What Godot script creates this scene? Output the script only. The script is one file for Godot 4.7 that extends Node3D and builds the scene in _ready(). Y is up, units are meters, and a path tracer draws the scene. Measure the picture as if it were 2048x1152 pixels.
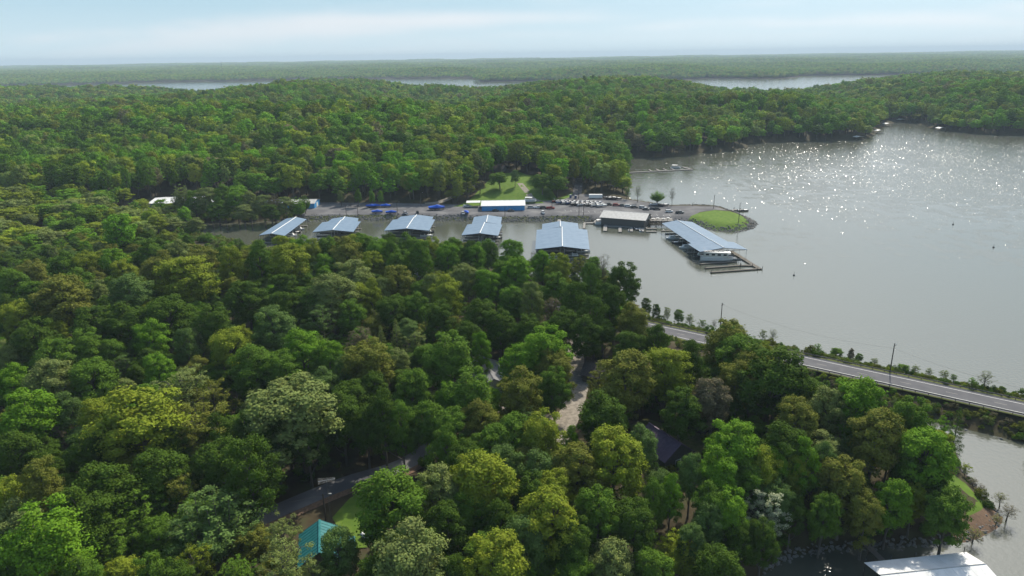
extends Node3D
# A wooded lake arm with a marina, seen from 100 m above the water. Metres, y up, water level at y = 0.

var names := {}
var grid_x := PackedFloat32Array()
var grid_z := PackedFloat32Array()
var grid_h := PackedFloat32Array()
var water_polys := []
var flats := []
var tracks := []
var rough := FastNoiseLite.new()
var broad := FastNoiseLite.new()
var mats := {}

func _ready():
	# ---- camera
	var cam := Camera3D.new()
	cam.name = "camera"
	cam.transform = Transform3D(Basis(Vector3(0.999885, -0.014370, 0.004752), Vector3(0.015135, 0.949329, -0.313921), Vector3(-0.000000, 0.313957, 0.949437)), Vector3(0, 100, 0))
	cam.fov = 44.727
	cam.near = 1.0
	cam.far = 40000.0
	add_child(cam)
	cam.current = true
	# ---- sky, haze, exposure
	var env := Environment.new()
	env.background_mode = Environment.BG_SKY
	var sky := Sky.new()
	var pan := PanoramaSkyMaterial.new()
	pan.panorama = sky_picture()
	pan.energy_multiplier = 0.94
	sky.sky_material = pan
	env.sky = sky
	env.background_energy_multiplier = 1.0
	env.tonemap_mode = Environment.TONE_MAPPER_LINEAR
	env.tonemap_exposure = 1.13
	env.fog_enabled = true
	env.fog_density = 0.00009
	env.fog_light_color = Color(0.85, 0.935, 1.0)
	env.sdfgi_enabled = true
	env.ssao_enabled = true
	env.ssil_enabled = true
	var we := WorldEnvironment.new()
	we.name = "environment"
	we.environment = env
	add_child(we)
	# ---- sun: ahead and to the right, 43 degrees high
	var sun := DirectionalLight3D.new()
	sun.name = "sun"
	sun.light_energy = 1.55
	sun.light_color = Color(1.0, 0.965, 0.90)
	sun.light_angular_distance = 0.55
	sun.shadow_enabled = true
	add_child(sun)
	var az := deg_to_rad(27.0)
	var el := deg_to_rad(43.0)
	var to_sun := Vector3(sin(az) * cos(el), sin(el), -cos(az) * cos(el))
	sun.look_at_from_position(to_sun * 100.0, Vector3.ZERO, Vector3.UP)
	# ---- setting
	rough.seed = 11
	rough.frequency = 1.0 / 90.0
	rough.fractal_octaves = 3
	broad.seed = 4
	broad.frequency = 1.0 / 430.0
	broad.fractal_octaves = 3
	water_polys = [LAKE, BAY, FAR_LAKE]
	flats = [[LOT, 3.0, 14.0], [PENINSULA, 3.0, 1.0]]
	tracks = [[ROAD, 4.0, 8.0, 16.0], [DRIVE, 7.2, 4.0, 14.0], [DRIVE_FORK, 7.0, 4.0, 14.0]]
	make_materials()
	make_ground()
	print("ground ", Time.get_ticks_msec())
	make_water()
	make_surfaces()
	make_highway()
	print("roads ", Time.get_ticks_msec())
	make_marina()
	make_near()
	print("things ", Time.get_ticks_msec())
	make_trees()
	print("trees ", Time.get_ticks_msec())

# ------------------------------------------------------------------ sky
func sky_picture() -> ImageTexture:
	var w := 1024
	var h := 512
	var im := Image.create(w, h, false, Image.FORMAT_RGBF)
	var n := FastNoiseLite.new()
	n.seed = 21
	n.frequency = 1.0
	n.fractal_octaves = 4
	var low := Color(0.64, 0.79, 0.86)
	var mid := Color(0.42, 0.64, 0.77)
	var top := Color(0.125, 0.235, 0.42)
	var sunward := Vector3(sin(deg_to_rad(27.0)) * cos(deg_to_rad(43.0)), sin(deg_to_rad(43.0)), -cos(deg_to_rad(27.0)) * cos(deg_to_rad(43.0)))
	for j in h:
		var e := (0.5 - (j + 0.5) / h) * PI
		for i in w:
			var a := (i + 0.5) / w * TAU
			var d := Vector3(sin(a) * cos(e), sin(e), -cos(a) * cos(e))
			var ed := rad_to_deg(maxf(e, 0.0))
			var c := low.lerp(mid, smoothstep(0.0, 6.0, ed)).lerp(top, smoothstep(3.5, 38.0, ed))
			# thin high cloud in long streaks, thicker towards the sun
			var q := Vector3(d.x, 0, d.z) / (maxf(d.y, 0.0) + 0.10)
			var s := n.get_noise_3d(q.x * 0.16 + q.z * 0.05, 3.0, q.z * 0.55 - q.x * 0.12) + 0.3 * n.get_noise_3d(q.x * 0.7, 9.0, q.z * 1.6)
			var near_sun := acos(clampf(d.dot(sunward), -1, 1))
			var cover := smoothstep(-0.30, 0.55, s + 0.42 * cos(a - 0.95) - 0.24) * (0.45 + 0.55 * smoothstep(0.0, 3.0, ed)) * 0.85
			c = c.lerp(Color(0.82, 0.85, 0.885), cover)
			var glow := 1.0 * exp(-near_sun * near_sun / 0.02) + 2.1 * exp(-near_sun * near_sun / 0.18)  # sun aureole, plus a wide bright lobe added to lighten the lake reflection
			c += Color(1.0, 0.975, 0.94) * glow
			im.set_pixel(i, j, c)
	return ImageTexture.create_from_image(im)

# ------------------------------------------------------------------ names and metas
func numbered(called: String) -> String:
	var n: int = names.get(called, 0)
	names[called] = n + 1
	return called if n == 0 else "%s_%03d" % [called, n]

func thing(called: String, label: String, category: String, at := Vector3.ZERO, turn := 0.0, group := "") -> Node3D:
	var o := Node3D.new()
	o.name = numbered(called)
	add_child(o)
	o.position = at
	o.rotation.y = turn
	tag(o, label, category, group)
	return o

func tag(o: Node, label: String, category: String, group := "", kind := "") -> void:
	o.set_meta("label", label)
	o.set_meta("category", category)
	if group:
		o.set_meta("group", group)
	if kind:
		o.set_meta("kind", kind)

func put(called: String, mesh: Mesh, m: Material, parent: Node = null) -> MeshInstance3D:
	var o := MeshInstance3D.new()
	o.mesh = mesh
	o.material_override = m
	if parent == null:
		o.name = numbered(called)
		add_child(o)
	else:
		o.name = called
		parent.add_child(o, true)
	return o

func structure(called: String, mesh: Mesh, m: Material, label := "") -> MeshInstance3D:
	var o := put(called, mesh, m)
	o.set_meta("kind", "structure")
	if label:
		o.set_meta("label", label)
	return o

# ------------------------------------------------------------------ materials
func noise_tex(freq: float, a: Color, b: Color, c: Color, seed_: int, size := 512, normal := 0.0, octaves := 5) -> NoiseTexture2D:
	var n := FastNoiseLite.new()
	n.seed = seed_
	n.noise_type = FastNoiseLite.TYPE_SIMPLEX_SMOOTH
	n.frequency = freq
	n.fractal_octaves = octaves
	var t := NoiseTexture2D.new()
	t.width = size
	t.height = size
	t.seamless = true
	t.noise = n
	if normal > 0.0:
		t.as_normal_map = true
		t.bump_strength = normal
	else:
		var g := Gradient.new()
		g.set_color(0, a)
		g.set_color(1, c)
		g.add_point(0.5, b)
		t.color_ramp = g
	return t

func lin(r: float, g: float, b: float) -> Color:
	return Color(r, g, b).linear_to_srgb()

func plain(called: String, c: Color, rough_ := 0.8, metal := 0.0) -> StandardMaterial3D:
	var m := StandardMaterial3D.new()
	m.resource_name = called
	m.albedo_color = c.linear_to_srgb()
	m.roughness = rough_
	m.metallic = metal
	mats[called] = m
	return m

func grained(called: String, a: Color, b: Color, c: Color, metres: float, freq: float, rough_ := 0.9, seed_ := 1) -> StandardMaterial3D:
	var m := StandardMaterial3D.new()
	m.resource_name = called
	m.albedo_texture = noise_tex(freq, a.linear_to_srgb(), b.linear_to_srgb(), c.linear_to_srgb(), seed_)
	m.uv1_triplanar = true
	m.uv1_world_triplanar = true
	m.uv1_scale = Vector3.ONE / metres
	m.roughness = rough_
	m.metallic_specular = 0.3
	mats[called] = m
	return m

const TONE := {
	"b": Color(0.135, 0.260, 0.018), "y": Color(0.215, 0.265, 0.025), "o": Color(0.172, 0.188, 0.032), "p": Color(0.188, 0.232, 0.066),
	"d": Color(0.070, 0.124, 0.014), "g": Color(0.105, 0.190, 0.020), "t": Color(0.112, 0.182, 0.044), "s": Color(0.165, 0.145, 0.085), "w": Color(0.46, 0.48, 0.31)}

func make_materials() -> void:
	grained("forest_floor", Color(0.035, 0.028, 0.016), Color(0.062, 0.050, 0.028), Color(0.060, 0.072, 0.026), 37.0, 0.012, 1.0, 3)
	grained("grass", Color(0.075, 0.135, 0.016), Color(0.100, 0.170, 0.022), Color(0.135, 0.190, 0.034), 23.0, 0.014, 1.0, 5)
	grained("verge", Color(0.070, 0.090, 0.024), Color(0.095, 0.108, 0.032), Color(0.125, 0.118, 0.052), 17.0, 0.018, 1.0, 6)
	grained("asphalt", Color(0.098, 0.097, 0.104), Color(0.115, 0.114, 0.121), Color(0.135, 0.133, 0.139), 29.0, 0.010, 0.95, 7)
	grained("lot_asphalt", Color(0.090, 0.089, 0.094), Color(0.128, 0.126, 0.130), Color(0.205, 0.200, 0.195), 61.0, 0.008, 0.97, 8)
	grained("gravel", Color(0.170, 0.150, 0.125), Color(0.270, 0.240, 0.200), Color(0.360, 0.325, 0.280), 13.0, 0.016, 1.0, 9)
	grained("dirt", Color(0.110, 0.075, 0.050), Color(0.160, 0.105, 0.070), Color(0.240, 0.150, 0.095), 9.0, 0.02, 1.0, 10)
	grained("rock", Color(0.095, 0.092, 0.086), Color(0.165, 0.160, 0.148), Color(0.260, 0.250, 0.230), 3.0, 0.02, 0.95, 12)
	grained("bark", Color(0.050, 0.042, 0.034), Color(0.085, 0.074, 0.062), Color(0.130, 0.118, 0.102), 2.5, 0.03, 1.0, 13)
	grained("old_wood", Color(0.090, 0.078, 0.064), Color(0.150, 0.135, 0.115), Color(0.230, 0.215, 0.190), 2.0, 0.02, 0.95, 14)
	grained("dock_wood", Color(0.170, 0.160, 0.145), Color(0.270, 0.255, 0.235), Color(0.380, 0.365, 0.340), 4.0, 0.02, 0.95, 15)
	grained("blue_metal", Color(0.125, 0.190, 0.268), Color(0.150, 0.220, 0.302), Color(0.180, 0.252, 0.335), 21.0, 0.008, 0.7, 16)
	grained("slate_wall", Color(0.085, 0.110, 0.155), Color(0.105, 0.135, 0.185), Color(0.130, 0.160, 0.210), 9.0, 0.012, 0.7, 27)
	grained("white_metal", Color(0.60, 0.60, 0.585), Color(0.70, 0.70, 0.685), Color(0.76, 0.76, 0.75), 15.0, 0.008, 0.55, 17)
	grained("grey_metal", Color(0.36, 0.355, 0.335), Color(0.45, 0.44, 0.42), Color(0.54, 0.53, 0.51), 11.0, 0.010, 0.6, 18)
	grained("grey_shingle", Color(0.150, 0.150, 0.152), Color(0.215, 0.215, 0.218), Color(0.290, 0.288, 0.286), 5.0, 0.02, 0.95, 19)
	grained("brown_shingle", Color(0.055, 0.046, 0.042), Color(0.090, 0.076, 0.070), Color(0.130, 0.112, 0.105), 5.0, 0.02, 0.95, 20)
	grained("purple_metal", Color(0.085, 0.058, 0.088), Color(0.110, 0.076, 0.114), Color(0.140, 0.100, 0.140), 6.0, 0.012, 0.55, 22)
	grained("teal_metal", Color(0.020, 0.130, 0.135), Color(0.026, 0.165, 0.170), Color(0.042, 0.205, 0.205), 7.0, 0.012, 0.45, 23)
	grained("blue_wall", Color(0.060, 0.255, 0.540), Color(0.075, 0.300, 0.600), Color(0.095, 0.340, 0.640), 9.0, 0.012, 0.6, 24)
	grained("dark_wall", Color(0.085, 0.080, 0.074), Color(0.120, 0.113, 0.105), Color(0.165, 0.155, 0.143), 4.0, 0.02, 0.9, 25)
	grained("tarp_blue", Color(0.012, 0.075, 0.42), Color(0.018, 0.105, 0.54), Color(0.030, 0.140, 0.62), 3.0, 0.02, 0.5, 26)
	plain("line_white", Color(0.58, 0.58, 0.56), 0.9)
	plain("line_worn", Color(0.30, 0.29, 0.25), 0.9)
	plain("galvanized", Color(0.13, 0.13, 0.125), 0.6, 0.3)
	plain("post_wood", Color(0.085, 0.070, 0.055), 0.95)
	plain("pole_wood", Color(0.075, 0.060, 0.048), 0.95)
	plain("wire", Color(0.05, 0.05, 0.05), 0.6)
	plain("white_paint", Color(0.74, 0.74, 0.72), 0.45)
	plain("cream", Color(0.60, 0.58, 0.52), 0.7)
	plain("dark_glass", Color(0.015, 0.018, 0.022), 0.08)
	plain("black_rubber", Color(0.02, 0.02, 0.02), 0.8)
	plain("aluminium", Color(0.50, 0.51, 0.52), 0.35, 0.6)
	plain("porcelain", Color(0.72, 0.74, 0.76), 0.2)
	plain("steel_dark", Color(0.06, 0.06, 0.065), 0.5, 0.5)
	plain("siding_grey", Color(0.40, 0.41, 0.42), 0.8)
	plain("driftwood", Color(0.36, 0.30, 0.23), 0.95)
	plain("navy", Color(0.020, 0.040, 0.110), 0.4)
	for c in [["car_white", Color(0.72, 0.72, 0.72)], ["car_black", Color(0.014, 0.014, 0.016)], ["car_silver", Color(0.42, 0.43, 0.45)], ["car_red", Color(0.30, 0.016, 0.018)], ["car_grey", Color(0.10, 0.105, 0.115)], ["hull_white", Color(0.75, 0.75, 0.74)], ["hull_black", Color(0.02, 0.02, 0.024)], ["hull_silver", Color(0.52, 0.53, 0.55)], ["hull_red", Color(0.28, 0.02, 0.02)], ["hull_blue", Color(0.03, 0.07, 0.22)]]:
		var m := plain(c[0], c[1], 0.3)
		m.clearcoat_enabled = true
		m.clearcoat = 0.8
		m.clearcoat_roughness = 0.08
	for k in TONE:
		var c: Color = TONE[k]
		var m := plain("leaf_" + k, c, 0.7)
		m.metallic_specular = 0.12
		m.vertex_color_use_as_albedo = true
		m.backlight_enabled = true
		m.backlight = Color(0.56, 0.62, 0.28)
	var lm := plain("leaf_tinted", Color(1, 1, 1), 0.7)
	lm.metallic_specular = 0.12
	lm.vertex_color_use_as_albedo = true
	lm.backlight_enabled = true
	lm.backlight = Color(0.56, 0.62, 0.28)
	var bm := plain("bark_tinted", Color(0.105, 0.092, 0.076), 1.0)
	mats["bark_plain"] = bm
	# murky lake water with wind ripples
	var wm := StandardMaterial3D.new()
	wm.resource_name = "lake_water"
	wm.albedo_color = lin(0.085, 0.090, 0.068)
	wm.roughness = 0.10
	wm.metallic_specular = 0.7
	wm.normal_enabled = true
	wm.normal_texture = noise_tex(0.020, Color.BLACK, Color.GRAY, Color.WHITE, 31, 1024, 9.0, 5)
	wm.normal_scale = 0.10
	wm.uv1_triplanar = true
	wm.uv1_world_triplanar = true
	wm.uv1_scale = Vector3.ONE / 34.0
	mats["lake_water"] = wm
	for l in 2:
		var rm: StandardMaterial3D = wm.duplicate()
		rm.resource_name = "ruffled_water"
		rm.normal_enabled = l == 0
		rm.normal_scale = 0.25
		rm.roughness = [0.10, 0.20][l]
		mats["ruffled_water_%d" % l] = rm

# ------------------------------------------------------------------ ground
func seg_dist(p: Vector2, pl: PackedVector2Array, closed: bool) -> float:
	var best := 1e18
	var n := pl.size()
	for i in (n if closed else n - 1):
		var a := pl[i]
		var ab := pl[(i + 1) % n] - a
		var ap := p - a
		var t := clampf(ap.dot(ab) / ab.length_squared(), 0.0, 1.0)
		best = minf(best, (ap - ab * t).length_squared())
	return sqrt(best)

func shore(p: Vector2) -> float:  # metres to the water's edge, negative in the water
	var best := 1e9
	for pl in water_polys:
		if (pl == FAR_LAKE) != (p.y < -1300.0):
			continue
		var d := seg_dist(p, pl, true)
		if Geometry2D.is_point_in_polygon(p, pl):
			return -d
		best = minf(best, d)
	return best

const BUMPS := [  # hilltops and hollows: x, z, radius across, radius along, metres added
	[-430.0, -1420.0, 190.0, 260.0, 14.0], [170.0, -1420.0, 170.0, 240.0, 12.0], [1050.0, -1220.0, 290.0, 300.0, 17.0], [-1420.0, -1500.0, 230.0, 300.0, 20.0],
	[-860.0, -1400.0, 250.0, 340.0, -17.0], [-130.0, -1420.0, 130.0, 340.0, -17.0], [560.0, -1450.0, 200.0, 370.0, -17.0], [-160.0, -720.0, 130.0, 120.0, 13.0], [160.0, -930.0, 150.0, 120.0, 11.0], [-420.0, -800.0, 190.0, 160.0, 14.0], [-420.0, -330.0, 130.0, 160.0, 8.0],
	[900.0, -950.0, 220.0, 120.0, 12.0], [30.0, -560.0, 60.0, 60.0, 3.0], [-300.0, -1080.0, 200.0, 110.0, 11.0], [-620.0, -1050.0, 220.0, 120.0, 10.0]]

func land_height(x: float, z: float, d: float) -> float:
	var far := -z
	var hill := 7.6 + 1.2 * rough.get_noise_2d(x, z)
	hill += smoothstep(520.0, 900.0, far) * (8.0 + 17.0 * broad.get_noise_2d(x, z) + 6.0 * rough.get_noise_2d(x * 0.6, z * 0.6))
	hill += smoothstep(420.0, 560.0, far) * 3.0
	if far > 300.0 and far < 2600.0:
		for b in BUMPS:
			var u: float = (x - b[0]) / b[2]
			var v: float = (z - b[1]) / b[3]
			var q := u * u + v * v
			if q < 7.0:
				hill += b[4] * exp(-q)
		hill = maxf(hill, 3.5)
	if far > 2500.0:
		hill = 16.0 + 26.0 * broad.get_noise_2d(x * 0.40, z * 0.40) + 7.0 * rough.get_noise_2d(x * 0.3, z * 0.3) + smoothstep(3000.0, 9000.0, far) * 16.0 + smoothstep(9000.0, 17000.0, far) * 14.0
		return minf(d * 0.4, 2.0) + (hill - 2.0) * smoothstep(0.0, 450.0, d)
	return minf(d * 0.42, 2.4) + (hill - 2.4) * smoothstep(0.0, 14.0 if far < 345.0 else 120.0, d)

func raw_height(x: float, z: float) -> float:
	var p := Vector2(x, z)
	var d := shore(p)
	if d < 0.0:
		return -minf(-d * 0.35, 5.0)
	var h := land_height(x, z, d)
	if z > -720.0 and absf(x) < 480.0:
		for f in flats:
			var pl: PackedVector2Array = f[0]
			var dist := 0.0 if Geometry2D.is_point_in_polygon(p, pl) else seg_dist(p, pl, true)
			if dist < f[2]:
				var keep := minf(f[1], d * 0.6)
				h = lerpf(keep, h, smoothstep(0.0, f[2], dist))
		for t in tracks:
			var dist := seg_dist(p, t[0], false)
			if dist < t[3]:
				h = lerpf(minf(t[1], maxf(d * 0.45, 0.3)), h, smoothstep(t[2], t[3], dist))
		if Geometry2D.is_point_in_polygon(p, POINT_LAWN):
			h = minf(h, 2.6)
	return h

func lines(inner_lo: float, inner_hi: float, step: float, lo: float, hi: float, grow: float) -> PackedFloat32Array:
	var a: Array[float] = []
	var v := inner_lo
	while v <= inner_hi:
		a.append(v)
		v += step
	var s := step
	v = a[-1]
	while v < hi:
		s *= grow
		v += s
		a.append(v)
	s = step
	v = inner_lo
	while v > lo:
		s *= grow
		v -= s
		a.push_front(v)
	return PackedFloat32Array(a)

func make_ground() -> void:
	grid_x = lines(-300.0, 300.0, 4.0, -14000.0, 14000.0, 1.07)
	grid_z = lines(-560.0, -80.0, 4.0, -16500.0, 300.0, 1.06)
	var nx := grid_x.size()
	var nz := grid_z.size()
	grid_h.resize(nx * nz)
	var verts := PackedVector3Array()
	verts.resize(nx * nz)
	var norms := PackedVector3Array()
	norms.resize(nx * nz)
	for j in nz:
		for i in nx:
			var h := raw_height(grid_x[i], grid_z[j])
			grid_h[j * nx + i] = h
			verts[j * nx + i] = Vector3(grid_x[i], h, grid_z[j])
	for j in nz:
		for i in nx:
			var a := verts[j * nx + mini(i + 1, nx - 1)] - verts[j * nx + maxi(i - 1, 0)]
			var b := verts[mini(j + 1, nz - 1) * nx + i] - verts[maxi(j - 1, 0) * nx + i]
			norms[j * nx + i] = b.cross(a).normalized()
	var idx := PackedInt32Array()
	for j in nz - 1:
		for i in nx - 1:
			var k := j * nx + i
			idx.append_array([k, k + 1, k + nx, k + 1, k + nx + 1, k + nx])
	var arr := []
	arr.resize(Mesh.ARRAY_MAX)
	arr[Mesh.ARRAY_VERTEX] = verts
	arr[Mesh.ARRAY_NORMAL] = norms
	arr[Mesh.ARRAY_INDEX] = idx
	var m := ArrayMesh.new()
	m.add_surface_from_arrays(Mesh.PRIMITIVE_TRIANGLES, arr)
	structure("terrain", m, mats["forest_floor"], "brown forest floor rising from the lake into low hills")
	print("grid ", nx, " x ", nz)

func ground(x: float, z: float) -> float:
	var i := clampi(grid_x.bsearch(x) - 1, 0, grid_x.size() - 2)
	var j := clampi(grid_z.bsearch(z) - 1, 0, grid_z.size() - 2)
	var u := clampf((x - grid_x[i]) / (grid_x[i + 1] - grid_x[i]), 0, 1)
	var v := clampf((z - grid_z[j]) / (grid_z[j + 1] - grid_z[j]), 0, 1)
	var k := j * grid_x.size() + i
	var n := grid_x.size()
	return lerpf(lerpf(grid_h[k], grid_h[k + 1], u), lerpf(grid_h[k + n], grid_h[k + n + 1], u), v)

func make_water() -> void:
	var m := ArrayMesh.new()
	var arr := []
	arr.resize(Mesh.ARRAY_MAX)
	arr[Mesh.ARRAY_VERTEX] = PackedVector3Array([Vector3(-14000, 0, 320), Vector3(14000, 0, 320), Vector3(14000, 0, -9000), Vector3(-14000, 0, -9000)])
	arr[Mesh.ARRAY_NORMAL] = PackedVector3Array([Vector3.UP, Vector3.UP, Vector3.UP, Vector3.UP])
	arr[Mesh.ARRAY_INDEX] = PackedInt32Array([0, 3, 1, 1, 3, 2])
	m.add_surface_from_arrays(Mesh.PRIMITIVE_TRIANGLES, arr)
	structure("lake_water", m, mats["lake_water"], "grey rippled lake water")
	# gusts ruffle the open lake in patches: each patch of surface is calm, stirred or rough
	var gust := FastNoiseLite.new()
	gust.seed = 5
	gust.frequency = 1.0 / 110.0
	var r := RandomNumberGenerator.new()
	r.seed = 3
	var sets := [PackedVector3Array(), PackedVector3Array(), PackedVector3Array()]
	var cell := 6.0
	for j in 166:
		for i in 166:
			var x := 90.0 + i * cell
			var z := -320.0 - j * cell
			# ripples grow where the breeze crosses the open lake
			var open := smoothstep(0.0, 1.0, (x * 0.9 - z * 0.55 - 330.0) / 420.0)
			if open + 0.6 * gust.get_noise_2d(x, z * 0.7) + r.randf_range(-0.4, 0.4) < 0.35 or not Geometry2D.is_point_in_polygon(Vector2(x + 3, z - 3), LAKE):
				continue
			for v in [Vector3(x, 0.012, z), Vector3(x, 0.012, z - cell), Vector3(x + cell, 0.012, z), Vector3(x + cell, 0.012, z), Vector3(x, 0.012, z - cell), Vector3(x + cell, 0.012, z - cell)]:
				sets[0].append(v)
	var up := PackedVector3Array()
	up.resize(sets[0].size())
	up.fill(Vector3.UP)
	var ra := []
	ra.resize(Mesh.ARRAY_MAX)
	ra[Mesh.ARRAY_VERTEX] = sets[0]
	ra[Mesh.ARRAY_NORMAL] = up
	var rm := ArrayMesh.new()
	rm.add_surface_from_arrays(Mesh.PRIMITIVE_TRIANGLES, ra)
	structure("ruffled_water", rm, mats["ruffled_water_0"], "lightly stirred patches of the open lake")
	# wavelets raised by the breeze: small ridges of water, steep enough to flash in the sun
	var st := SurfaceTool.new()
	st.begin(Mesh.PRIMITIVE_TRIANGLES)
	var a := Vector3(-0.5, -0.02, 0)
	var b := Vector3(0.5, -0.02, 0)
	for s in [[Vector3(-0.22, 0.15, 0), Vector3(0.22, 0.15, 0), Vector3(0.3, -0.02, 0.5), Vector3(-0.3, -0.02, 0.5)]]:
		quad(st, s[0], s[1], s[2], s[3])
		quad(st, s[1], s[0], Vector3(-0.3, -0.02, -0.5), Vector3(0.3, -0.02, -0.5))
		tri(st, s[0], s[3], a)
		tri(st, s[0], a, Vector3(-0.3, -0.02, -0.5))
		tri(st, s[1], b, s[2])
		tri(st, s[1], Vector3(0.3, -0.02, -0.5), b)
	var wm := st.commit()
	var where := []
	while where.size() < 30000:
		var x := 450.0 + r.randfn() * 190.0
		var z := -610.0 + r.randfn() * 130.0
		if z > -330.0 or x < -0.36 * z - 20.0 + 60.0 * r.randfn() or gust.get_noise_2d(x * 1.7, z * 1.2) + r.randf_range(-0.5, 0.7) < 0.0 or not Geometry2D.is_point_in_polygon(Vector2(x, z), LAKE):
			continue
		var k := r.randf_range(0.28, 0.75)
		var yaw := 0.3 + r.randfn() * 0.5
		where.append(Transform3D(Basis(Vector3.UP, yaw).scaled_local(Vector3(k * 1.3, k * r.randf_range(0.35, 1.25), k * 0.8)), Vector3(x, 0.0, z)))
	multi("wavelet", wm, mats["ruffled_water_1"], where, [], stuff("wavelets", "sun-flashing wavelets on the breezy middle of the open lake", "waves"))

# a sheet that follows the ground inside a polygon
func draped(pl: PackedVector2Array, step: float, lift: float, flat := -1000.0) -> ArrayMesh:
	var st := SurfaceTool.new()
	st.begin(Mesh.PRIMITIVE_TRIANGLES)
	st.set_smooth_group(0)
	var lo := pl[0]
	var hi := pl[0]
	for p in pl:
		lo = lo.min(p)
		hi = hi.max(p)
	var cells := []
	if flat > -999.0:
		cells = [pl]
	else:
		var z := floorf(lo.y / step) * step
		while z < hi.y:
			var x := floorf(lo.x / step) * step
			while x < hi.x:
				for c in Geometry2D.intersect_polygons(PackedVector2Array([Vector2(x, z), Vector2(x + step, z), Vector2(x + step, z + step), Vector2(x, z + step)]), pl):
					cells.append(c)
				x += step
			z += step
	for c in cells:
		var t := Geometry2D.triangulate_polygon(c)
		for k in range(0, t.size(), 3):
			var a := Vector3(c[t[k]].x, 0, c[t[k]].y)
			var b := Vector3(c[t[k + 1]].x, 0, c[t[k + 1]].y)
			var d := Vector3(c[t[k + 2]].x, 0, c[t[k + 2]].y)
			if (b - a).cross(d - a).y > 0:
				var s := b
				b = d
				d = s
			for v in [a, b, d]:
				v.y = (flat if flat > -999.0 else ground(v.x, v.z)) + lift
				st.add_vertex(v)
	st.generate_normals()
	return st.commit()

# a ribbon along a path
func ribbon(path: PackedVector2Array, from: float, to: float, lift: float, follow: bool, level := 0.0, dash_on := 0.0, dash_off := 0.0) -> ArrayMesh:
	var st := SurfaceTool.new()
	st.begin(Mesh.PRIMITIVE_TRIANGLES)
	st.set_smooth_group(0)
	var cur := Curve2D.new()
	for i in path.size():
		var t := Vector2.ZERO
		if i > 0 and i < path.size() - 1:
			t = (path[i + 1] - path[i - 1]).normalized() * minf(path[i].distance_to(path[i - 1]), path[i].distance_to(path[i + 1])) * 0.3
		cur.add_point(path[i], -t, t)
	var total := cur.get_baked_length()
	var step := 3.0
	var s := 0.0
	var stepped := []
	while s < total:
		stepped.append(s)
		s += dash_on if dash_on > 0.0 else step
		if dash_on > 0.0:
			stepped.append(minf(s, total))
			s += dash_off
	if dash_on <= 0.0:
		stepped.append(total)
	var last: Array = []
	for k in stepped.size():
		var p := cur.sample_baked(stepped[k])
		var q := cur.sample_baked(minf(stepped[k] + 0.5, total)) - cur.sample_baked(maxf(stepped[k] - 0.5, 0.0))
		var side := Vector2(-q.y, q.x).normalized()
		var a := p + side * from
		var b := p + side * to
		var A := Vector3(a.x, (ground(a.x, a.y) if follow else level) + lift, a.y)
		var B := Vector3(b.x, (ground(b.x, b.y) if follow else level) + lift, b.y)
		if last and (dash_on <= 0.0 or k % 2 == 1):
			for v in ([last[0], B, last[1], last[0], A, B] if (last[1] - last[0]).cross(A - last[0]).y < 0 else [last[0], last[1], B, last[0], B, A]):
				st.add_vertex(v)
		last = [A, B]
	st.generate_normals()
	return st.commit()

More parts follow.
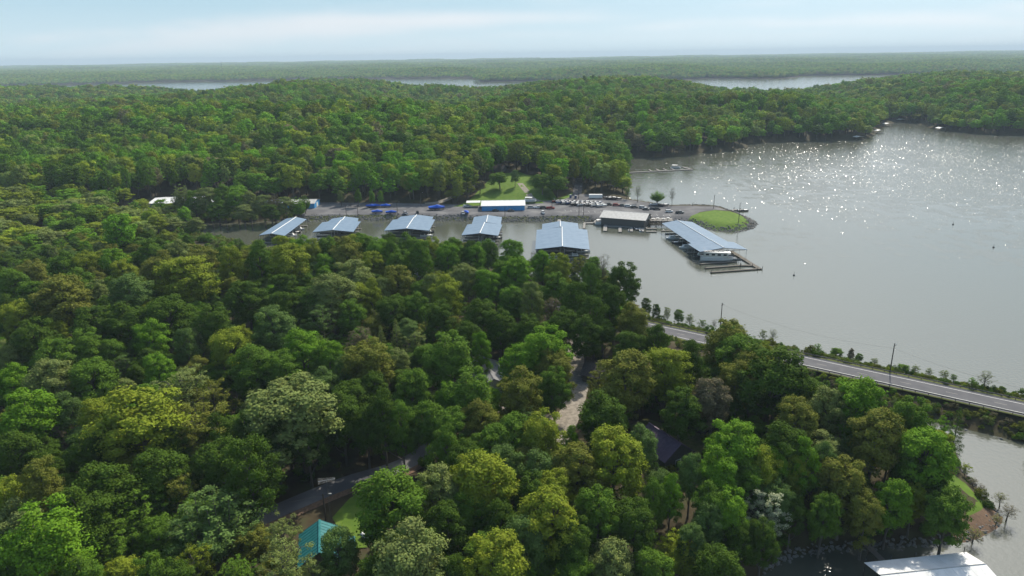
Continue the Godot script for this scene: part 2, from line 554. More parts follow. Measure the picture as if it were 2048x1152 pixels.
func make_surfaces() -> void:
	structure("parking_lot", draped(LOT, 4.0, 0.06), mats["lot_asphalt"], "grey asphalt parking lot of the marina")
	structure("grass_island", draped(OVAL, 4.0, 0.12), mats["grass"], "bright green oval lawn at the tip of the peninsula")
	structure("grass_strip", draped(STRIP, 3.0, 0.12), mats["verge"], "mown grass strip above the stone bank")
	structure("hill_lawn", draped(HILL_LAWN, 4.0, 0.15), mats["grass"], "green sloping lawn behind the blue building")
	structure("lane_lawn", draped(LANE_LAWN, 4.0, 0.15), mats["grass"], "green lawn between the two lanes behind the lot")
	structure("point_lawn", draped(POINT_LAWN, 3.0, 0.12), mats["grass"], "mown green lawn on the lakeside point")
	structure("road_lawn", draped(ROAD_LAWN, 3.0, 0.16), mats["verge"], "grassy verge seen in the gap beside the highway")
	structure("cabin_lawn", draped(CABIN_LAWN, 3.0, 0.15), mats["grass"], "shaded lawn beside the green-roofed cabin")
	structure("yard", draped(PURPLE_YARD, 3.0, 0.15), mats["verge"], "patchy yard around the purple-roofed cabin")
	structure("drive", ribbon(DRIVE, -2.6, 2.6, 0.14, true), mats["lot_asphalt"], "worn drive bending past the green-roofed cabin")
	structure("drive", ribbon(DRIVE_FORK, -3.0, 3.0, 0.15, true), mats["gravel"], "pale gravel drive climbing from the highway to the cabins")
	structure("drive", ribbon(DRIVE_LINK, -2.4, 2.4, 0.13, true), mats["gravel"], "gravel link between the two drives")
	structure("drive_verge", ribbon(DRIVE, 2.6, 4.6, 0.12, true), mats["dirt"], "bare reddish dirt beside the drive")
	structure("lane", ribbon(PackedVector2Array([Vector2(22.3, -484.0), Vector2(38.3, -488.5), Vector2(46.6, -501.5), Vector2(49.7, -516.5), Vector2(52.5, -537.5), Vector2(55.7, -567.6)]), -3.2, 3.2, 0.2, true), mats["lot_asphalt"], "lane climbing from the lot into the wood")
	structure("lane", ribbon(PackedVector2Array([Vector2(20.6, -486.3), Vector2(14.6, -494.9), Vector2(10.6, -508.0), Vector2(7.2, -523.7)]), -2.2, 2.2, 0.2, true), mats["gravel"], "gravel lane up the hill lawn")
	structure("lane", ribbon(PackedVector2Array([Vector2(-59.9, -483.3), Vector2(-49.7, -486.7), Vector2(-39.8, -497.8), Vector2(-31.6, -512.2), Vector2(-22.9, -524.9)]), -2.4, 2.4, 0.2, true), mats["gravel"], "gravel lane left of the hill lawn")
	structure("eroded_bank", ribbon(PackedVector2Array([Vector2(93.6, -127.1), Vector2(97.7, -127.7), Vector2(102.0, -129.3), Vector2(106.2, -131.6), Vector2(108.5, -134.1)]), -2.0, 3.2, 0.2, true), mats["dirt"], "eroded red clay bank below the lakeside lawn")
	# painted parking bays
	var st := SurfaceTool.new()
	st.begin(Mesh.PRIMITIVE_TRIANGLES)
	var a: Vector2 = Vector2(35.8, -454.6)
	var b: Vector2 = Vector2(100.4, -433.3)
	for i in 18:
		var p := a.lerp(b, i / 17.0)
		box(st, Vector3(p.x, 3.075, p.y), Vector3(0.14, 0.006, 5.0))
	var pm := structure("parking_marking", st.commit(), mats["line_white"], "white painted parking bay lines in the marina lot")

func make_highway() -> void:
	structure("highway", ribbon(ROAD, -4.9, 4.9, 0.10, false, 4.0), mats["asphalt"], "two-lane asphalt highway along the lake")
	structure("highway_shoulder", ribbon(ROAD, 4.9, 6.4, 0.09, false, 4.0), mats["verge"], "grass shoulder on the lake side of the highway")
	structure("highway_shoulder", ribbon(ROAD, -6.0, -4.9, 0.09, false, 4.0), mats["verge"], "grass shoulder on the near side of the highway")
	structure("edge_line", ribbon(ROAD, 3.02, 3.24, 0.104, false, 4.0), mats["line_white"], "white edge line on the lake side")
	structure("edge_line", ribbon(ROAD, -3.24, -3.02, 0.104, false, 4.0), mats["line_white"], "white edge line on the near side")
	structure("centre_line", ribbon(ROAD, -0.07, 0.07, 0.104, false, 4.0, 3.0, 9.0), mats["line_worn"], "dashed centre line of the highway")
	var d := (ROAD[0] - ROAD[1]).normalized()
	var side := Vector2(-d.y, d.x)
	if side.y > 0:
		side = -side
	for k in 2:
		var off := 5.3 if k == 0 else -5.3
		var g := thing("guardrail", ["dark steel guardrail on the lake side of the highway", "dark steel guardrail on the near side of the highway"][k], "guardrail", Vector3.ZERO, 0, "guardrails of the highway")
		var post := SurfaceTool.new()
		post.begin(Mesh.PRIMITIVE_TRIANGLES)
		box(post, Vector3(0, 0.35, 0), Vector3(0.16, 1.0, 0.2))
		var pm := post.commit()
		var s := -14.0 if k == 0 else 40.0
		var first := s
		while s < 170.0:
			var p := ROAD[1] + d * s + side * off
			var o := put("post", pm, mats["post_wood"], g)
			o.position = Vector3(p.x, 4.0, p.y)
			o.rotation.y = -d.angle()
			s += 3.4
		var beam := SurfaceTool.new()
		beam.begin(Mesh.PRIMITIVE_TRIANGLES)
		var mid := ROAD[1] + d * (first + 85.0 + 0.5 * first * 0.0) + side * (off - 0.16 * signf(off))
		var long := 170.0 - first
		mid = ROAD[1] + d * (first + long * 0.5) + side * (off - 0.16 * signf(off))
		for y in [0.56, 0.68, 0.80]:
			box(beam, Vector3(0, y, 0.02 if y == 0.68 else 0.0), Vector3(long, 0.105, 0.05))
		var bo := put("beam", beam.commit(), mats["galvanized"], g)
		bo.position = Vector3(mid.x, 4.0, mid.y)
		bo.rotation.y = -d.angle()

# ------------------------------------------------------------------ mesh helpers
func tri(st: SurfaceTool, a: Vector3, b: Vector3, c: Vector3) -> void:
	var n := (c - a).cross(b - a).normalized()
	st.set_normal(n)
	st.add_vertex(a)
	st.set_normal(n)
	st.add_vertex(b)
	st.set_normal(n)
	st.add_vertex(c)

func quad(st: SurfaceTool, a: Vector3, b: Vector3, c: Vector3, d: Vector3) -> void:  # clockwise seen from outside
	tri(st, a, b, c)
	tri(st, a, c, d)

func box(st: SurfaceTool, at: Vector3, size: Vector3, turn := 0.0, bs := Basis()) -> void:
	var b := bs if turn == 0.0 else Basis(Vector3.UP, turn)
	hexa(st, at, size * 0.5, size * 0.5, b)

# a box whose top may be smaller than its bottom
func hexa(st: SurfaceTool, at: Vector3, lo: Vector3, hi: Vector3, b := Basis(), shift := Vector3.ZERO) -> void:
	var v := []
	for s in [[-1, -1], [1, -1], [1, 1], [-1, 1]]:
		v.append(at + b * Vector3(lo.x * s[0], -lo.y, lo.z * s[1]))
	for s in [[-1, -1], [1, -1], [1, 1], [-1, 1]]:
		v.append(at + b * (Vector3(hi.x * s[0], hi.y, hi.z * s[1]) + shift))
	quad(st, v[4], v[5], v[6], v[7])
	quad(st, v[0], v[3], v[2], v[1])
	for k in 4:
		var n := (k + 1) % 4
		quad(st, v[k], v[n], v[n + 4], v[k + 4])

func boxes(list: Array) -> ArrayMesh:  # [[centre, size], ...]
	var st := SurfaceTool.new()
	st.begin(Mesh.PRIMITIVE_TRIANGLES)
	for l in list:
		box(st, l[0], l[1], l[2] if l.size() > 2 else 0.0)
	return st.commit()

func tube(st: SurfaceTool, pts: Array, radii: Array, sides := 6) -> void:
	var rings := []
	for k in pts.size():
		var dir: Vector3 = (pts[mini(k + 1, pts.size() - 1)] - pts[maxi(k - 1, 0)]).normalized()
		var u := dir.cross(Vector3.RIGHT if absf(dir.x) < 0.8 else Vector3.UP).normalized()
		var w := dir.cross(u)
		var ring := []
		for i in sides:
			var a := TAU * i / sides
			ring.append([pts[k] + (u * cos(a) + w * sin(a)) * radii[k], u * cos(a) + w * sin(a)])
		rings.append(ring)
	for k in rings.size() - 1:
		for i in sides:
			var n := (i + 1) % sides
			var a: Array = rings[k][i]
			var b: Array = rings[k][n]
			var c: Array = rings[k + 1][n]
			var d: Array = rings[k + 1][i]
			for v in [a, c, b, a, d, c]:
				st.set_normal(v[1])
				st.add_vertex(v[0])

func tubes(list: Array, sides := 6) -> ArrayMesh:
	var st := SurfaceTool.new()
	st.begin(Mesh.PRIMITIVE_TRIANGLES)
	for l in list:
		tube(st, l[0], l[1], sides)
	return st.commit()

# closed shape through cross sections: each section is a list of points, all the same count
func loft(sections: Array, cap := true) -> ArrayMesh:
	var st := SurfaceTool.new()
	st.begin(Mesh.PRIMITIVE_TRIANGLES)
	var n: int = sections[0].size()
	for k in sections.size() - 1:
		for i in n:
			var j := (i + 1) % n
			quad(st, sections[k][i], sections[k][j], sections[k + 1][j], sections[k + 1][i])
	if cap:
		for i in range(1, n - 1):
			tri(st, sections[0][0], sections[0][i + 1], sections[0][i])
			tri(st, sections[-1][0], sections[-1][i], sections[-1][i + 1])
	return st.commit()

# one slope of a roof: a slab between the eave and the ridge, with thickness
func slab(a: Vector3, b: Vector3, c: Vector3, d: Vector3, thick := 0.12) -> ArrayMesh:
	var st := SurfaceTool.new()
	st.begin(Mesh.PRIMITIVE_TRIANGLES)
	var n := (c - a).cross(b - a).normalized()
	if n.y < 0:
		var s := b
		b = d
		d = s
		n = -n
	var t := -n * thick
	quad(st, a, b, c, d)
	quad(st, a + t, d + t, c + t, b + t)
	quad(st, b, a, a + t, b + t)
	quad(st, c, b, b + t, c + t)
	quad(st, d, c, c + t, d + t)
	quad(st, a, d, d + t, a + t)
	return st.commit()

func gable_walls(w: float, l: float, h: float, rise: float) -> ArrayMesh:  # ridge along z
	var st := SurfaceTool.new()
	st.begin(Mesh.PRIMITIVE_TRIANGLES)
	var x := w * 0.5
	var z := l * 0.5
	quad(st, Vector3(-x, 0, z), Vector3(-x, h, z), Vector3(-x, h, -z), Vector3(-x, 0, -z))
	quad(st, Vector3(x, 0, -z), Vector3(x, h, -z), Vector3(x, h, z), Vector3(x, 0, z))
	for s in [-1.0, 1.0]:
		var p := [Vector3(-x, 0, z * s), Vector3(-x, h, z * s), Vector3(0, h + rise, z * s), Vector3(x, h, z * s), Vector3(x, 0, z * s)]
		for k in [[0, 1, 2], [0, 2, 4], [2, 3, 4]]:
			if s < 0:
				tri(st, p[k[0]], p[k[1]], p[k[2]])
			else:
				tri(st, p[k[0]], p[k[2]], p[k[1]])
	quad(st, Vector3(-x, 0, -z), Vector3(x, 0, -z), Vector3(x, 0, z), Vector3(-x, 0, z))
	return st.commit()

# a gabled house standing on its base, ridge along its own z
func house(called: String, label: String, at: Vector3, turn: float, w: float, l: float, h: float, rise: float, wall: String, roof: String, over := 0.6, ribs := 0.0) -> Node3D:
	var t := thing(called, label, "house" if not called.contains("build") else "building", at, turn)
	put("wall", gable_walls(w, l, h, rise), mats[wall], t)
	var x := w * 0.5
	var k := rise / x
	var up := 0.16
	for s in [-1.0, 1.0]:
		var e := Vector3((x + over) * s, h - over * k + up, 0)
		var r := Vector3(0, h + rise + up, 0)
		var z := l * 0.5 + over
		var o := put("roof_slope", slab(e + Vector3(0, 0, -z), e + Vector3(0, 0, z), r + Vector3(0, 0, z), r + Vector3(0, 0, -z)), mats[roof], t)
		if ribs > 0.0:
			var st := SurfaceTool.new()
			st.begin(Mesh.PRIMITIVE_TRIANGLES)
			var n := int(2.0 * z / ribs)
			var dir := (r - e)
			var bs := Basis(Vector3.BACK, atan2(dir.y, dir.x))
			for i in n + 1:
				box(st, (e + r) * 0.5 + Vector3(0, 0.03, -z + 2.0 * z * i / n), Vector3(dir.length(), 0.05, 0.06), 0.0, bs)
			put("rib", st.commit(), mats[roof], o).set_meta("kind", "stuff")
	put("ridge_cap", boxes([[Vector3(0, h + rise + up + 0.02, 0), Vector3(0.4, 0.1, l + over * 2.0 + 0.06)]]), mats[roof], t)
	return t

# windows or doors on a wall: positions in the house's own axes, facing +-x or +-z
func opening(t: Node3D, called: String, at: Vector3, size: Vector2, face: Vector3, m := "dark_glass", frame := "white_paint") -> void:
	var along := Vector3(absf(face.z), 0, absf(face.x))
	var o := put(called, boxes([[at + face * 0.03, along * size.x + Vector3(0, size.y, 0) + face.abs() * 0.05]]), mats[m], t)
	if frame:
		var b := 0.09
		put("frame", boxes([
			[at + face * 0.05 + Vector3(0, size.y * 0.5 + b * 0.5, 0), along * (size.x + b * 2) + Vector3(0, b, 0) + face.abs() * 0.09],
			[at + face * 0.05 - Vector3(0, size.y * 0.5 + b * 0.5, 0), along * (size.x + b * 2) + Vector3(0, b, 0) + face.abs() * 0.09],
			[at + face * 0.05 + along * (size.x * 0.5 + b * 0.5), along * b + Vector3(0, size.y, 0) + face.abs() * 0.09],
			[at + face * 0.05 - along * (size.x * 0.5 + b * 0.5), along * b + Vector3(0, size.y, 0) + face.abs() * 0.09]]), mats[frame], o)

func pole(label: String, at: Vector3, h: float, arms := true, group := "utility and light poles") -> Node3D:
	var t := thing("utility_pole" if arms else "lamp_post", label, "pole", at, 0.0, group)
	put("shaft", tubes([[[Vector3(0, -0.4, 0), Vector3(0, h * 0.5, 0), Vector3(0, h, 0)], [0.19, 0.165, 0.13]]], 8), mats["pole_wood"], t)
	if arms:
		put("crossarm", boxes([[Vector3(0, h - 0.7, 0.16), Vector3(2.3, 0.13, 0.11)]]), mats["pole_wood"], t)
		for x in [-1.0, 0.0, 1.0]:
			put("insulator", tubes([[[Vector3(x, h - 0.64 + (0.64 if x == 0.0 else 0.0), 0.16 if x != 0.0 else 0.0), Vector3(x, h - 0.36 + (0.64 if x == 0.0 else 0.0), 0.16 if x != 0.0 else 0.0)], [0.07, 0.05]]], 6), mats["porcelain"], t)
	else:
		put("lamp_arm", tubes([[[Vector3(0, h - 0.3, 0), Vector3(1.3, h + 0.1, 0)], [0.05, 0.04]]], 5), mats["steel_dark"], t)
		put("lamp_head", boxes([[Vector3(1.5, h + 0.08, 0), Vector3(0.6, 0.14, 0.26)]]), mats["aluminium"], t)
	return t

func wire(label: String, a: Vector3, b: Vector3, sag: float, r := 0.022) -> void:
	var pts := []
	var rad := []
	for k in 13:
		var u := k / 12.0
		pts.append(a.lerp(b, u) - Vector3(0, sag * 4.0 * u * (1.0 - u), 0))
		rad.append(r)
	var o := put("overhead_wire", tubes([[pts, rad]], 4), mats["wire"])
	tag(o, label, "wire", "overhead wires")

# ------------------------------------------------------------------ trees
func rand_dir(r: RandomNumberGenerator) -> Vector3:
	var y := r.randf_range(-1, 1)
	var a := r.randf() * TAU
	var k := sqrt(1.0 - y * y)
	return Vector3(k * cos(a), y, k * sin(a))

# leaves: small folded blades spread through the outer part of each clump. clumps: [centre, radius, tint]
func leaf_mesh(r: RandomNumberGenerator, clumps: Array, count: int, size: float, lay := 0.2, core := 0.5) -> ArrayMesh:
	var total := 0.0
	var heart := Vector3.ZERO
	for c in clumps:
		total += c[1] * c[1]
		heart += c[0] / clumps.size()
	var verts := PackedVector3Array()
	var cols := PackedColorArray()
	var idx := PackedInt32Array()
	for c in clumps:
		var n := int(ceil(count * c[1] * c[1] / total))
		var tint: Color = c[2]
		for k in n:
			var d := rand_dir(r)
			if d.y < -0.3 and r.randf() < 0.65:
				d.y = -d.y
			var rad: float = c[1] * (core + (1.0 - core) * sqrt(r.randf())) * (1.0 + 0.18 * r.randfn())
			var p: Vector3 = c[0] + Vector3(d.x, d.y * 0.82, d.z) * rad
			var nrm := (d * 0.65 + (p - heart).normalized() * 0.45 + Vector3.UP * lay + rand_dir(r) * 0.68).normalized()
			var t := nrm.cross(rand_dir(r)).normalized()
			var b := nrm.cross(t)
			var s := size * r.randf_range(0.65, 1.35)
			var drop := nrm * s * 0.16
			var at := verts.size()
			verts.append(p - t * s * 0.55)
			verts.append(p + b * s * 0.42 - drop)
			verts.append(p + t * s * 0.55 - drop * 0.5)
			verts.append(p - b * s * 0.42 - drop)
			var v := r.randf_range(0.80, 1.20)
			var w := r.randf_range(-0.07, 0.07)
			var col := Color(tint.r * v * (1.0 + w), tint.g * v, tint.b * v * (1.0 - w))
			for q in 4:
				cols.append(col)
			idx.append_array([at, at + 1, at + 2, at, at + 2, at + 3])
	var arr := []
	arr.resize(Mesh.ARRAY_MAX)
	arr[Mesh.ARRAY_VERTEX] = verts
	arr[Mesh.ARRAY_COLOR] = cols
	arr[Mesh.ARRAY_INDEX] = idx
	var m := ArrayMesh.new()
	m.add_surface_from_arrays(Mesh.PRIMITIVE_TRIANGLES, arr)
	return m

func clump_tint(r: RandomNumberGenerator) -> Color:
	var v := r.randf_range(0.90, 1.10)
	return Color(v * r.randf_range(0.95, 1.06), v, v * r.randf_range(0.9, 1.08))

func bent(r: RandomNumberGenerator, a: Vector3, b: Vector3, wob: float) -> Array:
	var m := a.lerp(b, 0.5) + rand_dir(r) * wob + Vector3(0, -wob * 0.4, 0)
	return [a, m, b]

# Every kind is made 20 m tall and 10 m wide and scaled where it stands. Returns [trunk mesh, clumps].
func tree_shape(kind: String, r: RandomNumberGenerator) -> Array:
	var clumps := []
	var st := SurfaceTool.new()
	st.begin(Mesh.PRIMITIVE_TRIANGLES)
	var sway := Vector3(r.randfn() * 0.5, 0, r.randfn() * 0.5)
	match kind:
		"R", "U":
			var wide := kind == "R"
			var mid := Vector3(0, 12.0 if wide else 11.6, 0) + sway * 0.5
			var ry := 7.4 if wide else 8.2
			var lump := FastNoiseLite.new()
			lump.seed = r.randi()
			lump.frequency = 0.55
			var n := 54 if wide else 48
			for k in n:
				var y := 1.0 - 1.78 * (k + 0.5) / n
				var a := k * 2.39996 + r.randf_range(-0.25, 0.25)
				var out := sqrt(maxf(0.0, 1.0 - y * y))
				if wide:
					out = pow(out, 0.8)
				else:
					out *= 1.0 - 0.28 * y
				var q := Vector3(cos(a) * out, y, sin(a) * out)
				# boughs push some parts of the crown out and leave bays between them
				var f := 0.80 + 0.55 * lump.get_noise_3dv(q * 2.3) + r.randf_range(-0.13, 0.13)
				var tint := clump_tint(r)
				clumps.append([mid + Vector3(q.x * 4.6 * f, q.y * ry * lerpf(f, 0.9, 0.4), q.z * 4.6 * f), r.randf_range(0.8, 1.65), tint])
			for k in 7:
				clumps.append([mid + rand_dir(r) * Vector3(2.2, ry * 0.45, 2.2), r.randf_range(1.0, 1.5), clump_tint(r)])
			for k in 12:
				var e: Array = clumps[(k * 7) % n]
				var foot := Vector3(0, clampf(e[0].y - r.randf_range(2.5, 5.0), 3.0, 12.0), 0) + sway * 0.3
				tube(st, bent(r, foot, e[0], 0.7), [0.16, 0.11, 0.04], 5)
			tube(st, [Vector3(0, -1.2, 0), Vector3(0, 1.0, 0), Vector3(0, 7, 0) + sway * 0.2, mid + Vector3(0, ry * 0.5, 0)], [0.50, 0.34, 0.25, 0.07], 7)
		"S":
			var mid := Vector3(0, 12.5, 0) + sway
			tube(st, [Vector3(0, -1.2, 0), Vector3(0, 1, 0), Vector3(0, 7, 0) + sway * 0.3, mid + Vector3(0, 4.5, 0)], [0.42, 0.30, 0.22, 0.05], 7)
			for k in 15:
				var a := k * 2.4 + r.randf_range(-0.4, 0.4)
				var u := (k + 0.5) / 15.0
				var foot := Vector3(0, lerpf(5.5, 13.5, u), 0) + sway * 0.5
				var reach := lerpf(4.0, 1.6, u * u) * r.randf_range(0.75, 1.1)
				var tip := foot + Vector3(cos(a) * reach, lerpf(3.2, 4.6, u) * r.randf_range(0.8, 1.2), sin(a) * reach)
				tube(st, bent(r, foot, tip, 0.5), [0.13, 0.09, 0.03], 5)
				var base := clump_tint(r)
				for q in 9:
					var w := r.randf_range(0.35, 1.0)
					var p := foot.lerp(tip, w) + rand_dir(r) * r.randf_range(0.7, 1.5)
					tube(st, [foot.lerp(tip, w), p], [0.045, 0.012], 3)
					clumps.append([p, r.randf_range(0.4, 0.75), base])
		"F":
			for k in 34:
				var a := k * 2.39996 + r.randf_range(-0.2, 0.2)
				var u := sqrt((k + 0.5) / 34.0)
				var tip := Vector3(cos(a) * 4.4 * u, 19.2 - 7.5 * u * u + r.randf_range(-1.5, 1.0), sin(a) * 4.4 * u)
				var foot := Vector3(cos(a) * 0.5 * u, 3.0 + r.randf_range(0, 2), sin(a) * 0.5 * u)
				var m := foot.lerp(tip, 0.5) + Vector3(cos(a), 0, sin(a)) * 0.5
				tube(st, [foot, m, tip], [0.10, 0.06, 0.02], 4)
				var base := clump_tint(r)
				for q in 6:
					var w := 0.30 + 0.70 * q / 5.0
					var p := foot.lerp(m, w * 2.0) if w < 0.5 else m.lerp(tip, w * 2.0 - 1.0)
					clumps.append([p + rand_dir(r) * 0.3, lerpf(1.0, 0.5, (w - 0.3) / 0.7) * r.randf_range(0.85, 1.15), base])
			tube(st, [Vector3(0, -1.2, 0), Vector3(0, 2, 0), Vector3(0, 6, 0)], [0.40, 0.30, 0.16], 7)
		"C":
			tube(st, [Vector3(0, -1.2, 0), Vector3(0, 8, 0), Vector3(0, 19.5, 0)], [0.36, 0.24, 0.04], 6)
			for k in 74:
				var u := (k + 0.5) / 74.0
				var a := k * 2.39996
				var y := lerpf(1.6, 19.4, u)
				var rad := 4.5 * pow(1.0 - u, 0.75) * r.randf_range(0.6, 1.0)
				clumps.append([Vector3(cos(a) * rad, y, sin(a) * rad), lerpf(1.25, 0.45, u), clump_tint(r)])
		"B":
			tube(st, [Vector3(0, -1.2, 0), Vector3(0, 6, 0) + sway * 0.4, Vector3(0, 13, 0) + sway], [0.34, 0.22, 0.09], 6)
			for k in 16:
				var a := k * 2.4
				var u := (k + 0.5) / 16.0
				var foot := Vector3(0, lerpf(5.0, 13.0, u), 0) + sway * lerpf(0.4, 1.0, u)
				var tip := foot + Vector3(cos(a), 0, sin(a)) * lerpf(3.8, 1.8, u) + Vector3(0, lerpf(3.5, 6.5, u), 0)
				tube(st, bent(r, foot, tip, 0.6), [0.10, 0.07, 0.022], 4)
				for q in 9:
					var w := r.randf_range(0.3, 1.0)
					var p := foot.lerp(tip, w)
					var e := p + (rand_dir(r) + Vector3(0, 0.8, 0)) * r.randf_range(0.8, 1.6)
					tube(st, [p, e], [0.035, 0.012], 3)
					for v in 3:
						var e2 := p.lerp(e, r.randf_range(0.4, 1.0))
						var e3 := e2 + (rand_dir(r) + Vector3(0, 0.5, 0)) * 0.7
						tube(st, [e2, e3], [0.022, 0.010], 3)
						if v == 0:
							clumps.append([e3, 0.35, clump_tint(r)])
	return [st.commit(), clumps]

var near_kinds := {}

func in_clearing(p: Vector2) -> bool:
	for pl in CLEARINGS:
		if Geometry2D.is_point_in_polygon(p, pl):
			return true
	return false

func multi(called: String, mesh: Mesh, m: Material, where: Array, tints: Array, parent: Node) -> void:
	if where.is_empty():
		return
	var mm := MultiMesh.new()
	mm.transform_format = MultiMesh.TRANSFORM_3D
	mm.use_colors = not tints.is_empty()
	mm.mesh = mesh
	mm.instance_count = where.size()
	for i in where.size():
		mm.set_instance_transform(i, where[i])
		if tints:
			mm.set_instance_color(i, tints[i])
	var o := MultiMeshInstance3D.new()
	o.name = called
	o.multimesh = mm
	o.material_override = m
	o.set_meta("kind", "stuff")
	parent.add_child(o, true)

func stuff(called: String, label: String, category: String) -> Node3D:
	var t := thing(called, label, category)
	t.set_meta("kind", "stuff")
	return t

func tone_mix(r: RandomNumberGenerator, x: float, z: float, n: FastNoiseLite) -> Color:
	# stands of one kind drift into one another
	var keys := ["g", "y", "b", "o", "d", "g", "p", "y", "g", "o", "y", "b"]
	var v := n.get_noise_2d(x, z) * 1.4 + 0.5 + r.randf_range(-0.36, 0.36)
	var k: String = keys[clampi(int(v * keys.size()), 0, keys.size() - 1)]
	if r.randf() < 0.012:
		k = "s"
	var c: Color = TONE[k]
	var f := r.randf_range(0.95, 1.45)
	return Color(c.r * f * r.randf_range(1.0, 1.14), c.g * f * 1.1, c.b * f * 0.92)

func make_trees() -> void:
	var r := RandomNumberGenerator.new()
	r.seed = 77
	var kinds := {"R": 4, "U": 3, "S": 2, "F": 2, "C": 1, "B": 1}
	var leaves := {"R": [15000, 0.34], "U": [13000, 0.33], "S": [8000, 0.21], "F": [18000, 0.26], "C": [9000, 0.20], "B": [2600, 0.17]}
	for k in kinds:
		near_kinds[k] = []
		for v in kinds[k]:
			r.seed = 100 + v * 17 + k.unicode_at(0)
			var s := tree_shape(k, r)
			near_kinds[k].append([s[0], leaf_mesh(r, s[1], leaves[k][0], leaves[k][1])])
	var called := {"R": "broadleaf_tree", "U": "upright_tree", "S": "open_tree", "F": "spreading_tree", "C": "cedar_tree", "B": "bare_tree"}
	r.seed = 9
	for i in TREES.size():
		var t: Array = TREES[i]
		var v: Array = near_kinds[t[0]][i % near_kinds[t[0]].size()]
		var y := ground(t[1], t[2])
		if y < 0.3:
			y = 0.3
		var o := thing(called[t[0]], t[6], "tree", Vector3(t[1], y, t[2]), r.randf() * TAU, "trees of the near wood")
		var h: float = maxf(t[3] - y, 5.0)
		o.scale = Vector3(t[4] / 10.0, h / 20.0, t[4] / 10.0)
		put("trunk", v[0], mats["bark_plain"], o)
		put("crown", v[1], mats["leaf_" + t[5]], o)
	# the rest of the near wood, standing between those
	var near := stuff("near_woodland", "lower trees filling the wood between the counted ones", "woodland")
	var by := {}
	for i in FILL.size():
		var f: Array = FILL[i]
		var key := "%s%d" % [f[5], i % near_kinds[f[5]].size()]
		if not by.has(key):
			by[key] = [near_kinds[f[5]][i % near_kinds[f[5]].size()], [], []]
		var y := maxf(ground(f[0], f[1]), 0.3)
		var s: float = f[3] / 10.0
		by[key][1].append(Transform3D(Basis(Vector3.UP, r.randf() * TAU).scaled_local(Vector3(s, f[2] / 20.0, s)), Vector3(f[0], y, f[1])))
		var c: Color = TONE[f[4]]
		by[key][2].append(c * r.randf_range(0.85, 1.1))
	for k in by:
		multi("crown", by[k][0][1], mats["leaf_tinted"], by[k][1], by[k][2], near)
		multi("trunk", by[k][0][0], mats["bark_plain"], by[k][1], [], near)
	# undergrowth: low leafy bushes on the floor of the wood
	var bush := []
	for v in 2:
		r.seed = 300 + v
		var cl := []
		for k in 16:
			var d := rand_dir(r)
			cl.append([Vector3(d.x * 1.1, 0.9 + d.y * 0.7, d.z * 1.1), r.randf_range(0.4, 0.7), clump_tint(r)])
		bush.append(leaf_mesh(r, cl, 900, 0.22))
	r.seed = 31
	var bt := [[], []]
	var bc := [[], []]
	var z := -75.0
	while z > -350.0:
		var x := z * 0.85 - 20.0
		while x < -z * 0.85 + 20.0:
			var p := Vector2(x + r.randf_range(-2, 2), z + r.randf_range(-2, 2))
			var y := ground(p.x, p.y)
			if y > 0.8 and not in_clearing(p) and seg_dist(p, ROAD, false) > 7.5 and minf(seg_dist(p, DRIVE, false), minf(seg_dist(p, DRIVE_FORK, false), seg_dist(p, DRIVE_LINK, false))) > 4.2 and r.randf() < 0.8 and not near_building(p):
				var v := r.randi() % 2
				var s := r.randf_range(0.5, 1.5)
				bt[v].append(Transform3D(Basis(Vector3.UP, r.randf() * TAU).scaled_local(Vector3(s, s * r.randf_range(0.8, 1.3), s)), Vector3(p.x, y - 0.1, p.y)))
				var c: Color = TONE["dgobgp"[r.randi() % 6]]
				bc[v].append(c * r.randf_range(0.7, 1.0))
			x += 4.6
		z -= 4.6
	for i in 900:   # thickets round the head of the cove and below the sheds
		var p := Vector2(r.randf_range(-250.0, -125.0), r.randf_range(-470.0, -385.0))
		var y := ground(p.x, p.y)
		if y < 0.3 or y > 5.0 or in_clearing(p) or near_building(p):
			continue
		var s := r.randf_range(0.9, 2.1)
		bt[i % 2].append(Transform3D(Basis(Vector3.UP, r.randf() * TAU).scaled_local(Vector3(s, s * 1.1, s)), Vector3(p.x, y - 0.1, p.y)))
		bc[i % 2].append(TONE["gpbgo"[r.randi() % 5]] * r.randf_range(0.8, 1.05))
	var ug := stuff("undergrowth", "leafy bushes on the floor of the near wood", "undergrowth")
	for v in 2:
		multi("foliage", bush[v], mats["leaf_tinted"], bt[v], bc[v], ug)
	shore_plants(r, bush)
	# the wood beyond the marina
	var lods := [[[], []], [[], []], [[], []]]
	var mesh_lod := [[], [], []]
	var spec := [[4800, 0.52], [1300, 0.95], [380, 1.7]]
	var ks := ["R", "R", "U", "R", "S"]
	for l in 3:
		for v in 4 if l else 5:
			r.seed = 500 + v + l * 10
			var s := tree_shape(ks[v], r)
			mesh_lod[l].append([s[0], leaf_mesh(r, s[1], spec[l][0], spec[l][1], 0.15, 0.62)])
	var sets := {}
	r.seed = 41
	var tn := FastNoiseLite.new()
	tn.seed = 8
	tn.frequency = 1.0 / 160.0
	var count := 0
	var zz := -330.0
